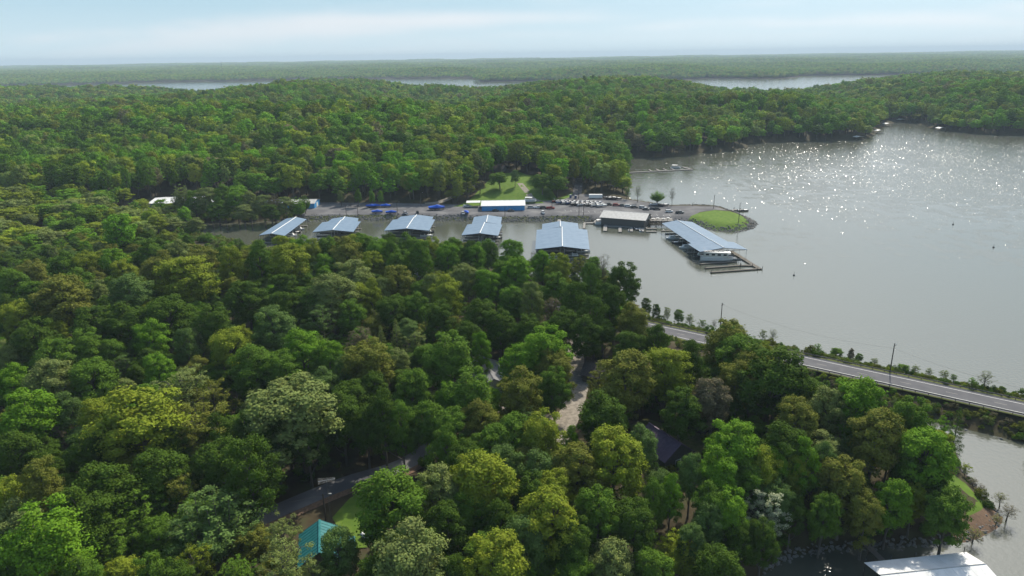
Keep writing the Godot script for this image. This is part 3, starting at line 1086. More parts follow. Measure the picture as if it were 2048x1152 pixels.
	while zz > -3300.0:
		var gap := 9.6 if zz > -650.0 else (11.2 if zz > -1500.0 else 13.0)
		var xx := zz * 0.83 - 40.0
		while xx < -zz * 0.83 + 40.0:
			var x := xx + r.randf_range(-0.42, 0.42) * gap
			var z2 := zz + r.randf_range(-0.42, 0.42) * gap
			xx += gap
			var y := ground(x, z2)
			if y < 1.0:
				continue
			var p := Vector2(x, z2)
			if zz > -720.0 and (in_clearing(p) or seg_dist(p, ROAD, false) < 9.0 or near_building(p) or x > -200.0 and x < 62.0 and z2 > -462.0 and y < 4.0 or x > 55.0 and z2 > -520.0):
				continue
			if zz > -385.0 and x > -185.0:
				continue
			var l := 0 if zz > -640.0 else (1 if zz > -1350.0 else 2)
			var v: int = r.randi() % mesh_lod[l].size()
			var h := r.randf_range(15.0, 27.0)
			if y < 2.2:
				h *= 0.75
			if zz > -480.0 and x < -190.0:
				h = r.randf_range(9.0, 15.0)
			var w := r.randf_range(0.9, 1.5) * (gap + 1.2) if v != 2 else r.randf_range(0.6, 0.9) * (gap + 1.4)
			var key := "%d_%d" % [l, v]
			if not sets.has(key):
				sets[key] = [mesh_lod[l][v], [], [], l]
			sets[key][1].append(Transform3D(Basis(Vector3.UP, r.randf() * TAU).scaled_local(Vector3(w / 10.0, h / 20.0, w / 10.0)), Vector3(x, y, z2)))
			var tint := tone_mix(r, x, z2, tn)
			if zz > -480.0 and x < -140.0 and r.randf() < 0.6:
				tint = TONE["pyyb"[r.randi() % 4]] * r.randf_range(0.95, 1.25)
			sets[key][2].append(tint)
			count += 1
		zz -= gap
	var mid := stuff("woodland", "unbroken green broadleaf wood over the hills beyond the marina", "woodland")
	for k in sets:
		multi("crown", sets[k][0][1], mats["leaf_tinted"], sets[k][1], sets[k][2], mid)
		if sets[k][3] < 2:
			multi("trunk", sets[k][0][0], mats["bark_plain"], sets[k][1], [], mid)
	# beyond the far lake: stands of thirty trees
	var stands := []
	for v in 3:
		r.seed = 700 + v
		var cl := []
		for k in 34:
			var at := Vector3(r.randf_range(-32, 32), 0, r.randf_range(-32, 32))
			var big := r.randf_range(4.0, 6.2)
			var tint := tone_mix(r, at.x * 40.0, at.z * 40.0, tn)
			cl.append([at + Vector3(0, r.randf_range(9, 15), 0), big, tint])
		stands.append(leaf_mesh(r, cl, 2400, 2.4, 0.2, 0.75))
	var ft := [[], [], []]
	var fc := [[], [], []]
	r.seed = 55
	zz = -3050.0
	while zz > -14000.0:
		var gap := 52.0 if zz > -5500.0 else (95.0 if zz > -10000.0 else 160.0)
		var xx := zz * 0.82
		while xx < -zz * 0.82:
			var x := xx + r.randf_range(-0.3, 0.3) * gap
			var z2 := zz + r.randf_range(-0.3, 0.3) * gap
			xx += gap
			var y := ground(x, z2)
			if y < 1.0 or zz > -3300.0 and y < 0.5:
				continue
			var v := r.randi() % 3
			var s := gap / 52.0
			ft[v].append(Transform3D(Basis(Vector3.UP, r.randf() * TAU).scaled_local(Vector3(s, lerpf(1.0, s, 0.25), s)), Vector3(x, y, z2)))
			fc[v].append(Color(1, 1, 1) * r.randf_range(0.8, 1.15))
			count += 1
		zz -= gap * 0.9
	var far := stuff("far_woodland", "hazy blue-green wood on the hills across the far lake", "woodland")
	for v in 3:
		multi("foliage", stands[v], mats["leaf_tinted"], ft[v], fc[v], far)
	print("copies ", count)

func near_building(p: Vector2) -> bool:
	for b in KEEP_OFF:
		if p.distance_to(Vector2(b.x, b.y)) < b.z:
			return true
	return false

# plants along the water and the highway, each where it stands
func shore_plants(r: RandomNumberGenerator, bush: Array) -> void:
	var d := (ROAD[0] - ROAD[1]).normalized()
	var side := Vector2(-d.y, d.x)
	if side.y > 0:
		side = -side
	# scrub on both banks of the highway
	var t := [[], []]
	var c := [[], []]
	for i in 1500:
		var s := r.randf_range(-30.0, 190.0)
		var lake_side := r.randf() < 0.5
		var off := r.randf_range(6.6, 13.5) if lake_side else -r.randf_range(6.4, 14.0)
		var p := ROAD[1] + d * s + side * off
		var y := ground(p.x, p.y)
		if y < 0.2:
			continue
		var v := i % 2
		var k := r.randf_range(0.3, 0.8) if lake_side else r.randf_range(0.35, 0.85)
		t[v].append(Transform3D(Basis(Vector3.UP, r.randf() * TAU).scaled_local(Vector3(k, k * r.randf_range(0.7, 1.2), k)), Vector3(p.x, y - 0.05, p.y)))
		var q: Color = TONE["yopg"[r.randi() % 4]] if lake_side else TONE["oosyg"[r.randi() % 5]]
		c[v].append(q * r.randf_range(0.7, 1.1))
	var o := stuff("scrub", "low yellow-green scrub on the banks of the highway", "scrub")
	for v in 2:
		multi("foliage", bush[v], mats["leaf_tinted"], t[v], c[v], o)
	var n := 0
	for a in ROADSIDE:
		var kind: String = a[0]
		var v: Array = near_kinds[kind][n % near_kinds[kind].size()]
		n += 1
		var at: Vector3 = a[1]
		var y := maxf(ground(at.x, at.z), 0.2)
		var q := thing({"S": "open_tree", "B": "bare_tree", "U": "upright_tree", "C": "cedar_tree", "R": "broadleaf_tree", "F": "spreading_tree"}[kind], a[5], "tree", Vector3(at.x, y, at.z), r.randf() * TAU, a[6])
		q.scale = Vector3(a[3] / 10.0, a[2] / 20.0, a[3] / 10.0)
		put("trunk", v[0], mats["bark_plain"], q)
		put("crown", v[1], mats["leaf_" + a[4]], q)
	# stones along the banks
	var st := SurfaceTool.new()
	st.begin(Mesh.PRIMITIVE_TRIANGLES)
	var ico := SphereMesh.new()
	ico.radial_segments = 6
	ico.rings = 3
	ico.radius = 0.5
	ico.height = 0.8
	var sets := [[LAKE_STONES_A, 0.95, 6500, "grey riprap stones along the marina bank and the peninsula", 4.6], [LAKE_STONES_B, 0.85, 1300, "dark riprap stones below the highway in the bay", 3.4], [LAKE_STONES_C, 0.7, 420, "loose stones on the shore of the near wood", 1.5]]
	for s in sets:
		var where := []
		var tint := []
		var cur := Curve2D.new()
		for p in s[0]:
			cur.add_point(p)
		var total := cur.get_baked_length()
		for i in s[2]:
			var u := r.randf() * total
			var p := cur.sample_baked(u)
			p += Vector2(r.randfn(), r.randfn()) * s[4] * 0.45
			var y := ground(p.x, p.y)
			if y < -0.6 or y > 2.9:
				continue
			var k: float = s[1] * r.randf_range(0.5, 1.5)
			where.append(Transform3D(Basis(rand_dir(r), r.randf() * TAU).scaled_local(Vector3(k, k * r.randf_range(0.6, 1.0), k * r.randf_range(0.7, 1.2))), Vector3(p.x, maxf(y, -0.2) + 0.05, p.y)))
		var g := stuff("riprap", s[3], "stones")
		multi("stone", ico, mats["rock"], where, [], g)

# ------------------------------------------------------------------ marina
const NTH := ["first", "second", "third", "fourth", "fifth", "sixth", "seventh", "eighth", "ninth", "tenth", "eleventh", "twelfth"]

func v3(p: Vector2, y: float) -> Vector3:
	return Vector3(p.x, y, p.y)

# sections: corners of the eaves, far left, far right, near right, near left
func covered_dock(label: String, sections: Array, eave: float, rise: float, slips := 7.5, boats := true, pitch_tint := "blue_metal") -> Node3D:
	var at: Vector2 = sections[0][0]
	var t := thing("covered_dock", label, "boat dock", Vector3(at.x, 0, at.y), 0.0, "blue-roofed covered boat docks")
	var k := 0
	for s in sections:
		var p := []
		for q in s:
			p.append(q - at)
		var up := eave + 0.22 * k
		var fr := v3((p[0] + p[1]) * 0.5, up + rise)
		var nr := v3((p[3] + p[2]) * 0.5, up + rise)
		put("roof_slope", slab(v3(p[0], up), v3(p[3], up), nr, fr, 0.14), mats[pitch_tint], t)
		put("roof_slope", slab(v3(p[1], up), v3(p[2], up), nr, fr, 0.14), mats[pitch_tint], t)
		put("ridge_cap", tubes([[[fr + Vector3(0, 0.06, 0), nr + Vector3(0, 0.06, 0)], [0.26, 0.26]]], 6), mats["white_paint"], t)
		# trusses close each gable end
		for e in [[p[0], p[1], fr], [p[3], p[2], nr]]:
			put("truss", tubes([[[v3(e[0], up - 0.25), v3(e[1], up - 0.25)], [0.08, 0.08]], [[v3(e[0], up - 0.25), e[2] - Vector3(0, 0.3, 0)], [0.07, 0.07]], [[v3(e[1], up - 0.25), e[2] - Vector3(0, 0.3, 0)], [0.07, 0.07]], [[v3((e[0] + e[1]) * 0.5, up - 0.25), e[2] - Vector3(0, 0.3, 0)], [0.06, 0.06]]], 4), mats["steel_dark"], t)
		var long: float = p[0].distance_to(p[3])
		var n := maxi(2, int(round(long / slips)))
		var post := tubes([[[Vector3(0, -1.5, 0), Vector3(0, up - 0.1, 0)], [0.09, 0.09]]], 5)
		for i in n + 1:
			var u := float(i) / n
			var a: Vector2 = p[0].lerp(p[3], u)
			var b: Vector2 = p[1].lerp(p[2], u)
			for e in [a.lerp(b, 0.015), a.lerp(b, 0.985), a.lerp(b, 0.46), a.lerp(b, 0.54)]:
				put("post", post, mats["aluminium"], t).position = v3(e, 0)
			if i < n or k == sections.size() - 1:
				var dir: Vector2 = b - a
				for sd in [[0.0, 0.455], [0.545, 1.0]]:
					var c: Vector2 = a.lerp(b, (sd[0] + sd[1]) * 0.5)
					put("finger_pier", boxes([[v3(c, 0.32), Vector3(dir.length() * 0.45, 0.4, 1.0), -dir.angle()]]), mats["dock_wood"], t)
		var m: Vector2 = (p[0] + p[1] + p[2] + p[3]) * 0.25
		var ax: Vector2 = (p[3] + p[2]) * 0.5 - (p[0] + p[1]) * 0.5
		put("walkway", boxes([[v3(m, 0.34), Vector3(ax.length(), 0.44, p[0].distance_to(p[1]) * 0.09), -ax.angle()]]), mats["dock_wood"], t)
		k += 1
	return t

func pier(label: String, path: Array, width: float, mat := "dock_wood", y := 0.35) -> Node3D:
	var at: Vector2 = path[0][0]
	var t := thing("pier", label, "pier", Vector3(at.x, 0, at.y), 0.0, "floating piers of the marina")
	var first := true
	for p in path:
		var a: Vector2 = p[0] - at
		var b: Vector2 = p[1] - at
		var d := b - a
		var w: float = p[2] if p.size() > 2 else width
		put("walkway" if first else "finger_pier", boxes([[v3((a + b) * 0.5, y + (0.0 if first else 0.01)), Vector3(d.length(), 0.42, w), -d.angle()]]), mats[mat], t)
		for e in [a, b]:
			put("pile", tubes([[[Vector3(0, -2, 0), Vector3(0, 1.7, 0)], [0.12, 0.11]]], 6), mats["pole_wood"], t).position = v3(e + d.normalized().orthogonal() * (w * 0.5 + 0.1), 0)
		first = false
	return t

# ---- boats: bow towards +z
var boat_meshes := {}

func hull_mesh(l: float, w: float, h: float) -> ArrayMesh:
	var sec := []
	for q in [[-0.5, 0.92, 0.0], [-0.2, 1.0, 0.0], [0.15, 0.95, 0.02], [0.35, 0.66, 0.10], [0.47, 0.24, 0.22], [0.5, 0.03, 0.30]]:
		var x: float = w * 0.5 * q[1]
		var top: float = h * (1.0 + q[2] * 0.5)
		var low: float = h * (0.0 + q[2] * 1.4)
		sec.append([Vector3(-x * 0.25, low, l * q[0]), Vector3(-x * 0.85, low + h * 0.35, l * q[0]), Vector3(-x, top, l * q[0]), Vector3(x, top, l * q[0]), Vector3(x * 0.85, low + h * 0.35, l * q[0]), Vector3(x * 0.25, low, l * q[0])])
	return loft(sec)

func boat(called: String, label: String, at: Vector3, turn: float, l: float, hull: String, style: String, group: String, trailer := false) -> Node3D:
	var t := thing(called, label, "boat", at, turn, group)
	var w := l * 0.34
	var up := 0.55 if trailer else -0.3
	var key := "%s%.1f" % [style, l]
	if not boat_meshes.has(key):
		boat_meshes[key] = hull_mesh(l, w, l * 0.16)
	var hm := put("hull", boat_meshes[key], mats[hull], t)
	hm.position.y = up
	var top := up + l * 0.16
	match style:
		"tarp":
			var sec := []
			for q in [[-0.53, 0.98, 0.10], [-0.25, 1.06, 0.20], [0.0, 1.05, 0.42], [0.12, 1.0, 0.34], [0.35, 0.70, 0.16], [0.50, 0.12, 0.12]]:
				var x: float = w * 0.5 * q[1]
				sec.append([Vector3(-x, top - l * 0.05, l * q[0]), Vector3(-x, top + 0.02, l * q[0]), Vector3(-x * 0.45, top + q[2] * l * 0.28, l * q[0]), Vector3(x * 0.45, top + q[2] * l * 0.28, l * q[0]), Vector3(x, top + 0.02, l * q[0]), Vector3(x, top - l * 0.05, l * q[0])])
			put("cover", loft(sec), mats["tarp_blue"], t)
		"open":
			put("deck", boxes([[Vector3(0, top + 0.02, l * 0.22), Vector3(w * 0.72, 0.08, l * 0.34)]]), mats["white_paint"], t)
			put("cockpit", boxes([[Vector3(0, top - 0.02, -l * 0.2), Vector3(w * 0.74, 0.06, l * 0.42)]]), mats["steel_dark"], t)
			for x in [-0.25, 0.25]:
				put("seat", boxes([[Vector3(w * x, top + 0.16, -l * 0.14), Vector3(w * 0.26, 0.34, 0.5)]]), mats["cream"], t)
			put("windshield", slab(Vector3(-w * 0.4, top, l * 0.06), Vector3(w * 0.4, top, l * 0.06), Vector3(w * 0.34, top + 0.55, -l * 0.02), Vector3(-w * 0.34, top + 0.55, -l * 0.02), 0.03), mats["dark_glass"], t)
			put("outboard_motor", boxes([[Vector3(0, top + 0.05, -l * 0.53), Vector3(0.42, 0.75, 0.5)]]), mats["hull_black"], t)
		"pontoon":
			put("deck", boxes([[Vector3(0, top - 0.02, 0), Vector3(w, 0.12, l * 0.94)]]), mats["cream"], t)
			put("railing", boxes([[Vector3(-w * 0.48, top + 0.4, 0), Vector3(0.06, 0.75, l * 0.86)], [Vector3(w * 0.48, top + 0.4, 0), Vector3(0.06, 0.75, l * 0.86)], [Vector3(0, top + 0.4, l * 0.43), Vector3(w * 0.9, 0.75, 0.06)]]), mats["hull_silver"], t)
			put("canopy", boxes([[Vector3(0, top + 2.0, -l * 0.1), Vector3(w * 0.95, 0.1, l * 0.55)]]), mats["white_paint"], t)
			for x in [-0.45, 0.45]:
				for z in [-0.34, 0.14]:
					put("canopy_pole", tubes([[[Vector3(w * x, top, l * z), Vector3(w * x, top + 2.0, l * z)], [0.04, 0.04]]], 5), mats["aluminium"], t)
		"cruiser":
			var c := SurfaceTool.new()
			c.begin(Mesh.PRIMITIVE_TRIANGLES)
			hexa(c, Vector3(0, top + l * 0.07, l * 0.02), Vector3(w * 0.40, l * 0.07, l * 0.24), Vector3(w * 0.33, l * 0.07, l * 0.17))
			put("cabin", c.commit(), mats["white_paint"], t)
			put("window", boxes([[Vector3(0, top + l * 0.085, l * 0.0), Vector3(w * 0.76, l * 0.05, l * 0.3)]]), mats["dark_glass"], t)
			put("deck", boxes([[Vector3(0, top + 0.02, -l * 0.36), Vector3(w * 0.8, 0.06, l * 0.24)]]), mats["cream"], t)
			put("radar_arch", boxes([[Vector3(0, top + l * 0.20, -l * 0.16), Vector3(w * 0.84, 0.12, 0.5)], [Vector3(-w * 0.4, top + l * 0.1, -l * 0.16), Vector3(0.1, l * 0.2, 0.4)], [Vector3(w * 0.4, top + l * 0.1, -l * 0.16), Vector3(0.1, l * 0.2, 0.4)]]), mats["white_paint"], t)
		"house":
			put("cabin", boxes([[Vector3(0, top + 1.25, -l * 0.03), Vector3(w * 0.86, 2.5, l * 0.72)]]), mats["cream"], t)
			for i in 4:
				for sd in [-1.0, 1.0]:
					put("window", boxes([[Vector3(w * 0.43 * sd, top + 1.45, l * (-0.30 + 0.18 * i)), Vector3(0.08, 0.9, l * 0.10)]]), mats["dark_glass"], t)
			put("roof_deck", boxes([[Vector3(0, top + 2.62, -l * 0.02), Vector3(w * 0.98, 0.16, l * 0.86)]]), mats["white_paint"], t)
			put("railing", tubes([[[Vector3(-w * 0.47, top + 3.5, -l * 0.42), Vector3(-w * 0.47, top + 3.5, l * 0.38), Vector3(w * 0.47, top + 3.5, l * 0.38), Vector3(w * 0.47, top + 3.5, -l * 0.42)], [0.05, 0.05, 0.05, 0.05]], [[Vector3(-w * 0.47, top + 3.1, -l * 0.42), Vector3(-w * 0.47, top + 3.1, l * 0.38), Vector3(w * 0.47, top + 3.1, l * 0.38), Vector3(w * 0.47, top + 3.1, -l * 0.42)], [0.04, 0.04, 0.04, 0.04]]], 4), mats["aluminium"], t)
			put("deck", boxes([[Vector3(0, top + 0.03, l * 0.40), Vector3(w * 0.8, 0.08, l * 0.14)]]), mats["dock_wood"], t)
	if trailer:
		put("trailer_frame", boxes([[Vector3(-w * 0.3, 0.5, 0.0), Vector3(0.12, 0.14, l * 0.9)], [Vector3(w * 0.3, 0.5, 0.0), Vector3(0.12, 0.14, l * 0.9)], [Vector3(0, 0.45, l * 0.52), Vector3(0.14, 0.14, l * 0.4)], [Vector3(0, 0.42, -l * 0.12), Vector3(w * 0.9, 0.12, 0.14)]]), mats["steel_dark"], t)
		for x in [-0.48, 0.48]:
			var whl := put("wheel", tubes([[[Vector3(w * x - 0.12, 0.34, -l * 0.12), Vector3(w * x - 0.119, 0.34, -l * 0.12), Vector3(w * x + 0.119, 0.34, -l * 0.12), Vector3(w * x + 0.12, 0.34, -l * 0.12)], [0.02, 0.34, 0.34, 0.02]]], 10), mats["black_rubber"], t)
	return t

# ---- cars: front towards +z
func car(called: String, label: String, at: Vector3, turn: float, paint: String, style := "car", group := "cars parked in the marina lot") -> Node3D:
	var t := thing(called, label, "pickup truck" if style == "pickup" else "car", at, turn, group)
	var l := 5.6 if style == "pickup" else (4.9 if style == "suv" else 4.6)
	var w := 1.9
	var b := SurfaceTool.new()
	b.begin(Mesh.PRIMITIVE_TRIANGLES)
	var low := 0.62 if style != "car" else 0.52
	hexa(b, Vector3(0, low + 0.12, 0), Vector3(w * 0.5, 0.34, l * 0.5), Vector3(w * 0.47, 0.30, l * 0.485))
	var cab := [Vector3(0, low + 0.42, -0.25), l * 0.30, l * 0.20, 0.62]
	if style == "suv":
		cab = [Vector3(0, low + 0.42, -0.5), l * 0.37, l * 0.31, 0.72]
	elif style == "pickup":
		cab = [Vector3(0, low + 0.42, 0.35), l * 0.20, l * 0.145, 0.72]
	hexa(b, cab[0] + Vector3(0, cab[3] * 0.93, 0), Vector3(w * 0.41, 0.04, cab[2] * 1.04), Vector3(w * 0.39, 0.05, cab[2]))
	if style == "pickup":
		for s in [-1.0, 1.0]:
			box(b, Vector3(w * 0.45 * s, low + 0.58, -l * 0.29), Vector3(0.12, 0.36, l * 0.40))
		box(b, Vector3(0, low + 0.58, -l * 0.48), Vector3(w * 0.86, 0.36, 0.10))
	put("body", b.commit(), mats[paint], t)
	var g := SurfaceTool.new()
	g.begin(Mesh.PRIMITIVE_TRIANGLES)
	hexa(g, cab[0] + Vector3(0, cab[3] * 0.45, 0), Vector3(w * 0.46, cab[3] * 0.45, cab[1]), Vector3(w * 0.40, cab[3] * 0.45, cab[2]))
	put("window", g.commit(), mats["dark_glass"], t)
	for x in [-1.0, 1.0]:
		for z in [-0.31, 0.32]:
			var o := put("wheel", tubes([[[Vector3(-0.12, 0, 0), Vector3(-0.119, 0, 0), Vector3(0.119, 0, 0), Vector3(0.12, 0, 0)], [0.02, 0.36, 0.36, 0.02]]], 10), mats["black_rubber"], t)
			o.position = Vector3(x * w * 0.44, 0.36, l * z)
	for x in [-0.7, 0.7]:
		put("headlight", boxes([[Vector3(x, low + 0.2, l * 0.492), Vector3(0.34, 0.16, 0.06)]]), mats["porcelain"], t)
	return t

func make_marina() -> void:
	# ---- covered docks, left to right
	covered_dock("leftmost blue-roofed covered dock, long and slanting, by the cove", [[Vector2(-142.4, -435.3), Vector2(-128.7, -432.9), Vector2(-129.5, -390.0), Vector2(-145.0, -392.0)]], 4.6, 1.2)
	covered_dock("second blue-roofed covered dock from the left, half behind trees", [[Vector2(-112.8, -433.0), Vector2(-96.2, -433.6), Vector2(-94.5, -423.0), Vector2(-113.5, -422.5)], [Vector2(-116.2, -422.2), Vector2(-92.5, -422.8), Vector2(-91.5, -396.0), Vector2(-115.5, -397.0)]], 4.6, 1.2)
	covered_dock("third blue-roofed covered dock, stepped, left of the blue building", [[Vector2(-70.1, -436.1), Vector2(-49.0, -434.3), Vector2(-49.0, -425.8), Vector2(-71.0, -427.0)], [Vector2(-73.4, -426.6), Vector2(-47.0, -425.2), Vector2(-47.5, -396.0), Vector2(-74.0, -398.0)]], 4.6, 1.3)
	covered_dock("fourth blue-roofed dock with two separate roof steps below the blue building", [[Vector2(-23.2, -431.8), Vector2(-5.6, -430.1), Vector2(-6.1, -410.0), Vector2(-23.6, -412.0)], [Vector2(-26.2, -410.4), Vector2(-5.2, -408.7), Vector2(-7.3, -381.6), Vector2(-28.0, -384.0)]], 4.6, 1.3)
	covered_dock("fifth and widest blue-roofed covered dock, seen end on", [[Vector2(18.7, -408.0), Vector2(39.9, -408.3), Vector2(39.0, -392.8), Vector2(17.7, -393.6)], [Vector2(14.7, -392.4), Vector2(43.6, -390.8), Vector2(40.2, -347.6), Vector2(12.3, -350.0)]], 5.0, 1.6)
	var d6 := covered_dock("rightmost long blue-roofed dock standing in the open lake", [[Vector2(89.2, -405.1), Vector2(107.9, -407.1), Vector2(115.2, -358.8), Vector2(95.0, -356.6)], [Vector2(92.6, -356.0), Vector2(117.6, -358.3), Vector2(119.8, -343.2), Vector2(95.0, -340.2)]], 5.0, 1.5)
	pier("dark L-shaped pier running out from the rightmost blue dock", [[Vector2(116.5, -357), Vector2(120.4, -324.6), 2.2], [Vector2(119.0, -325.0), Vector2(95.4, -320.7), 1.4], [Vector2(112.8, -331.4), Vector2(94.6, -327.8), 1.3], [Vector2(118.6, -331.0), Vector2(112.8, -331.4), 1.6], [Vector2(113.0, -338.4), Vector2(94.0, -335.0), 1.6]], 1.6, "old_wood")
	# ---- boats in the slips
	boat("houseboat", "cream houseboat with dark windows at the rightmost dock's near end", Vector3(104.0, 0, -341.6), 1.39, 16.0, "hull_white", "house", "boats in the covered slips")
	boat("cruiser", "dark cruiser left of the houseboat under the rightmost dock", Vector3(98.5, 0, -348.5), -1.75, 9.0, "hull_black", "cruiser", "boats in the covered slips")
	var spots := [[Vector2(94.5, -366.5), "rightmost dock, nearest slip on its left side"], [Vector2(93.0, -377.0), "rightmost dock, second slip on its left side"], [Vector2(91.6, -386.5), "rightmost dock, third slip on its left side"], [Vector2(20.5, -353.0), "widest dock, near end left"], [Vector2(33.0, -352.0), "widest dock, near end right"], [Vector2(38.5, -362.0), "widest dock, right side"], [Vector2(-13.0, -385.5), "two-step dock, near end"], [Vector2(-9.0, -394.0), "two-step dock, right side"], [Vector2(-9.0, -403.0), "two-step dock, right side behind"], [Vector2(-50.0, -402.0), "third blue dock, right side"], [Vector2(-50.0, -410.5), "third blue dock, right side behind"], [Vector2(-131.5, -399.0), "leftmost dock, nearest slip on its right side"], [Vector2(-131.5, -407.0), "leftmost dock, second slip on its right side"], [Vector2(-131.5, -415.0), "leftmost dock, third slip on its right side"], [Vector2(-131.5, -423.0), "leftmost dock, fourth slip on its right side"]]
	for i in spots.size():
		var s: Array = spots[i]
		boat("motor_boat", "%s motor boat moored under the %s" % [["white", "dark", "silver"][i % 3], s[1]], v3(s[0], 0.0), -1.57 if i < 3 else 1.57, 7.5, ["hull_white", "hull_black", "hull_silver"][i % 3], "open" if i % 2 else "cruiser", "boats in the covered slips")
	# ---- fuel dock and its piers
	pier("fuel pier with short fingers in front of the grey lakeside building", [[Vector2(58.3, -419.6), Vector2(82.4, -414.1), 2.2], [Vector2(58.3, -422.3), Vector2(56.0, -406.8), 2.2], [Vector2(66.6, -417.7), Vector2(64.5, -403.8), 1.8], [Vector2(73.6, -416.0), Vector2(71.4, -404.6), 1.6], [Vector2(80.0, -414.2), Vector2(77.9, -404.1), 1.6], [Vector2(81.3, -411.5), Vector2(87.6, -411.1), 1.6], [Vector2(79.9, -404.0), Vector2(86.1, -403.6), 1.6]], 2.0)
	pier("short pier left of the grey lakeside building", [[Vector2(45.7, -428.6), Vector2(53.4, -428.1), 2.4], [Vector2(46.0, -428.6), Vector2(44.2, -414.0), 1.4]], 2.0)
	pier("gangway from the stone bank to the widest blue dock", [[Vector2(31.1, -439.9), Vector2(30.0, -428.8), 2.0]], 2.0, "dock_wood", 0.9)
	pier("gangway from the lot to the short pier", [[Vector2(55.4, -436.8), Vector2(52.3, -425.9), 2.4]], 2.4, "dock_wood", 1.0)
	boat("pontoon_boat", "white-canopied pontoon boat beside the short pier", Vector3(56.3, 0.00, -425.5), 1.5, 8.5, "hull_silver", "pontoon", "boats at the fuel pier")
	boat("motor_boat", "dark runabout between the fuel pier fingers", Vector3(75.2, 0.00, -411.0), 0.1, 6.5, "hull_black", "open", "boats at the fuel pier")
	boat("motor_boat", "white runabout at the fuel pier's last finger", Vector3(77.4, 0.00, -408.3), 3.1, 6.5, "hull_white", "open", "boats at the fuel pier")
	boat("motor_boat", "small white skiff tied left of the dark runabout", Vector3(70.9, 0.00, -408.8), 3.0, 5.0, "hull_white", "open", "boats at the fuel pier")
	# ---- grey lakeside building
	var g := house("lakeside_building", "grey-roofed dark two-storey building on the bank beside the fuel pier", Vector3(71.5, 0.4, -426.0), deg_to_rad(66.2), 17.0, 27.0, 4.9, 2.4, "dark_wall", "grey_metal", 1.0)
	for i in 8:
		for k in 2:
			opening(g, "window", Vector3(8.5, 1.4 + 2.4 * k, -11.5 + 3.3 * i), Vector2(1.5, 1.3), Vector3.RIGHT)
	for i in 3:
		opening(g, "window", Vector3(-4.0 + 4.0 * i, 3.8, 13.5), Vector2(1.5, 1.3), Vector3.BACK)
	put("balcony", boxes([[Vector3(9.4, 2.6, 0), Vector3(1.8, 0.2, 26.0)], [Vector3(10.25, 3.1, 0), Vector3(0.08, 0.8, 26.0)]]), mats["old_wood"], g)
	for i in 7:
		put("balcony_post", boxes([[Vector3(10.2, 1.2, -12.6 + 4.2 * i), Vector3(0.18, 2.6, 0.18)]]), mats["old_wood"], g)
	var dk := thing("deck", "weathered timber deck with tables right of the grey lakeside building", "deck", Vector3(92.5, 3.00, -422.4), -0.1)
	put("floor", boxes([[Vector3(0, 0.3, 0), Vector3(14, 0.25, 8)]]), mats["dock_wood"], dk)
	for x in [-6.8, -3.4, 0.0, 3.4, 6.8]:
		put("railing_post", boxes([[Vector3(x, 0.85, 3.9), Vector3(0.14, 0.95, 0.14)]]), mats["old_wood"], dk)
		put("support", tubes([[[Vector3(x, 0.2, 3.6), Vector3(x, -3.4, 3.6)], [0.16, 0.16]]], 6), mats["pole_wood"], dk)
	put("railing", boxes([[Vector3(0, 1.3, 3.9), Vector3(14, 0.12, 0.12)], [Vector3(0, 0.85, 3.9), Vector3(14, 0.08, 0.08)]]), mats["old_wood"], dk)
	for i in 4:
		var tb := thing("deck_table", "white table with benches on the timber deck, %s from the left" % NTH[i], "table", Vector3(92.5, 3.00, -422.4) + Vector3(-5.0 + 3.2 * i, 0.43, 0.5 - (i % 2) * 1.6), 0.2 * i, "tables on the timber deck")
		put("table_top", boxes([[Vector3(0, 0.75, 0), Vector3(1.8, 0.08, 0.9)]]), mats["white_paint"], tb)
		put("pedestal", boxes([[Vector3(0, 0.37, 0), Vector3(0.3, 0.7, 0.3)]]), mats["old_wood"], tb)
		for s in [-0.8, 0.8]:
			put("bench", boxes([[Vector3(0, 0.43, s), Vector3(1.8, 0.07, 0.3)], [Vector3(0, 0.2, s), Vector3(0.2, 0.42, 0.24)]]), mats["white_paint"], tb)
	# ---- blue building with the white roof, and its neighbours
	var b := house("blue_building", "bright blue metal building with a white roof in the lot", Vector3(-5.0, 3.0, -465.5), PI / 2, 17.5, 28.4, 3.4, 1.7, "blue_wall", "white_metal", 0.5, 1.4)
	for i in 5:
		opening(b, "window", Vector3(8.75, 1.5, -11.0 + 4.6 * i), Vector2(1.4, 1.0), Vector3.RIGHT)
	opening(b, "door", Vector3(8.75, 1.05, 1.0), Vector2(1.1, 2.1), Vector3.RIGHT, "white_paint", "")
	opening(b, "door", Vector3(8.75, 1.2, 10.5), Vector2(2.6, 2.4), Vector3.RIGHT, "grey_metal", "white_paint")
	var an := thing("canopy_shed", "low white flat canopy left of the blue building", "canopy", Vector3(-25.5, 3.0, -472), 0.0)
	put("roof", boxes([[Vector3(0, 3.3, 0), Vector3(9.5, 0.25, 7)]]), mats["white_metal"], an)
	for x in [-4.4, 4.4]:
		for z in [-3.2, 3.2]:
			put("post", boxes([[Vector3(x, 1.6, z), Vector3(0.16, 3.2, 0.16)]]), mats["steel_dark"], an)
	house("storage_building", "white-roofed grey-blue storage building at the head of the cove", Vector3(-219.0, 3.6, -485.5), PI / 2, 23.0, 58.0, 4.4, 1.6, "slate_wall", "white_metal", 0.4, 1.8)
	var sb := house("storage_building", "long grey-roofed blue storage building behind the cove trees", Vector3(-155.0, 3.0, -481.0), PI / 2, 14.5, 41.0, 3.4, 1.5, "blue_wall", "grey_metal", 0.4, 1.6)
	opening(sb, "door", Vector3(0, 1.5, 20.5), Vector2(3.6, 2.9), Vector3.BACK, "white_paint", "")
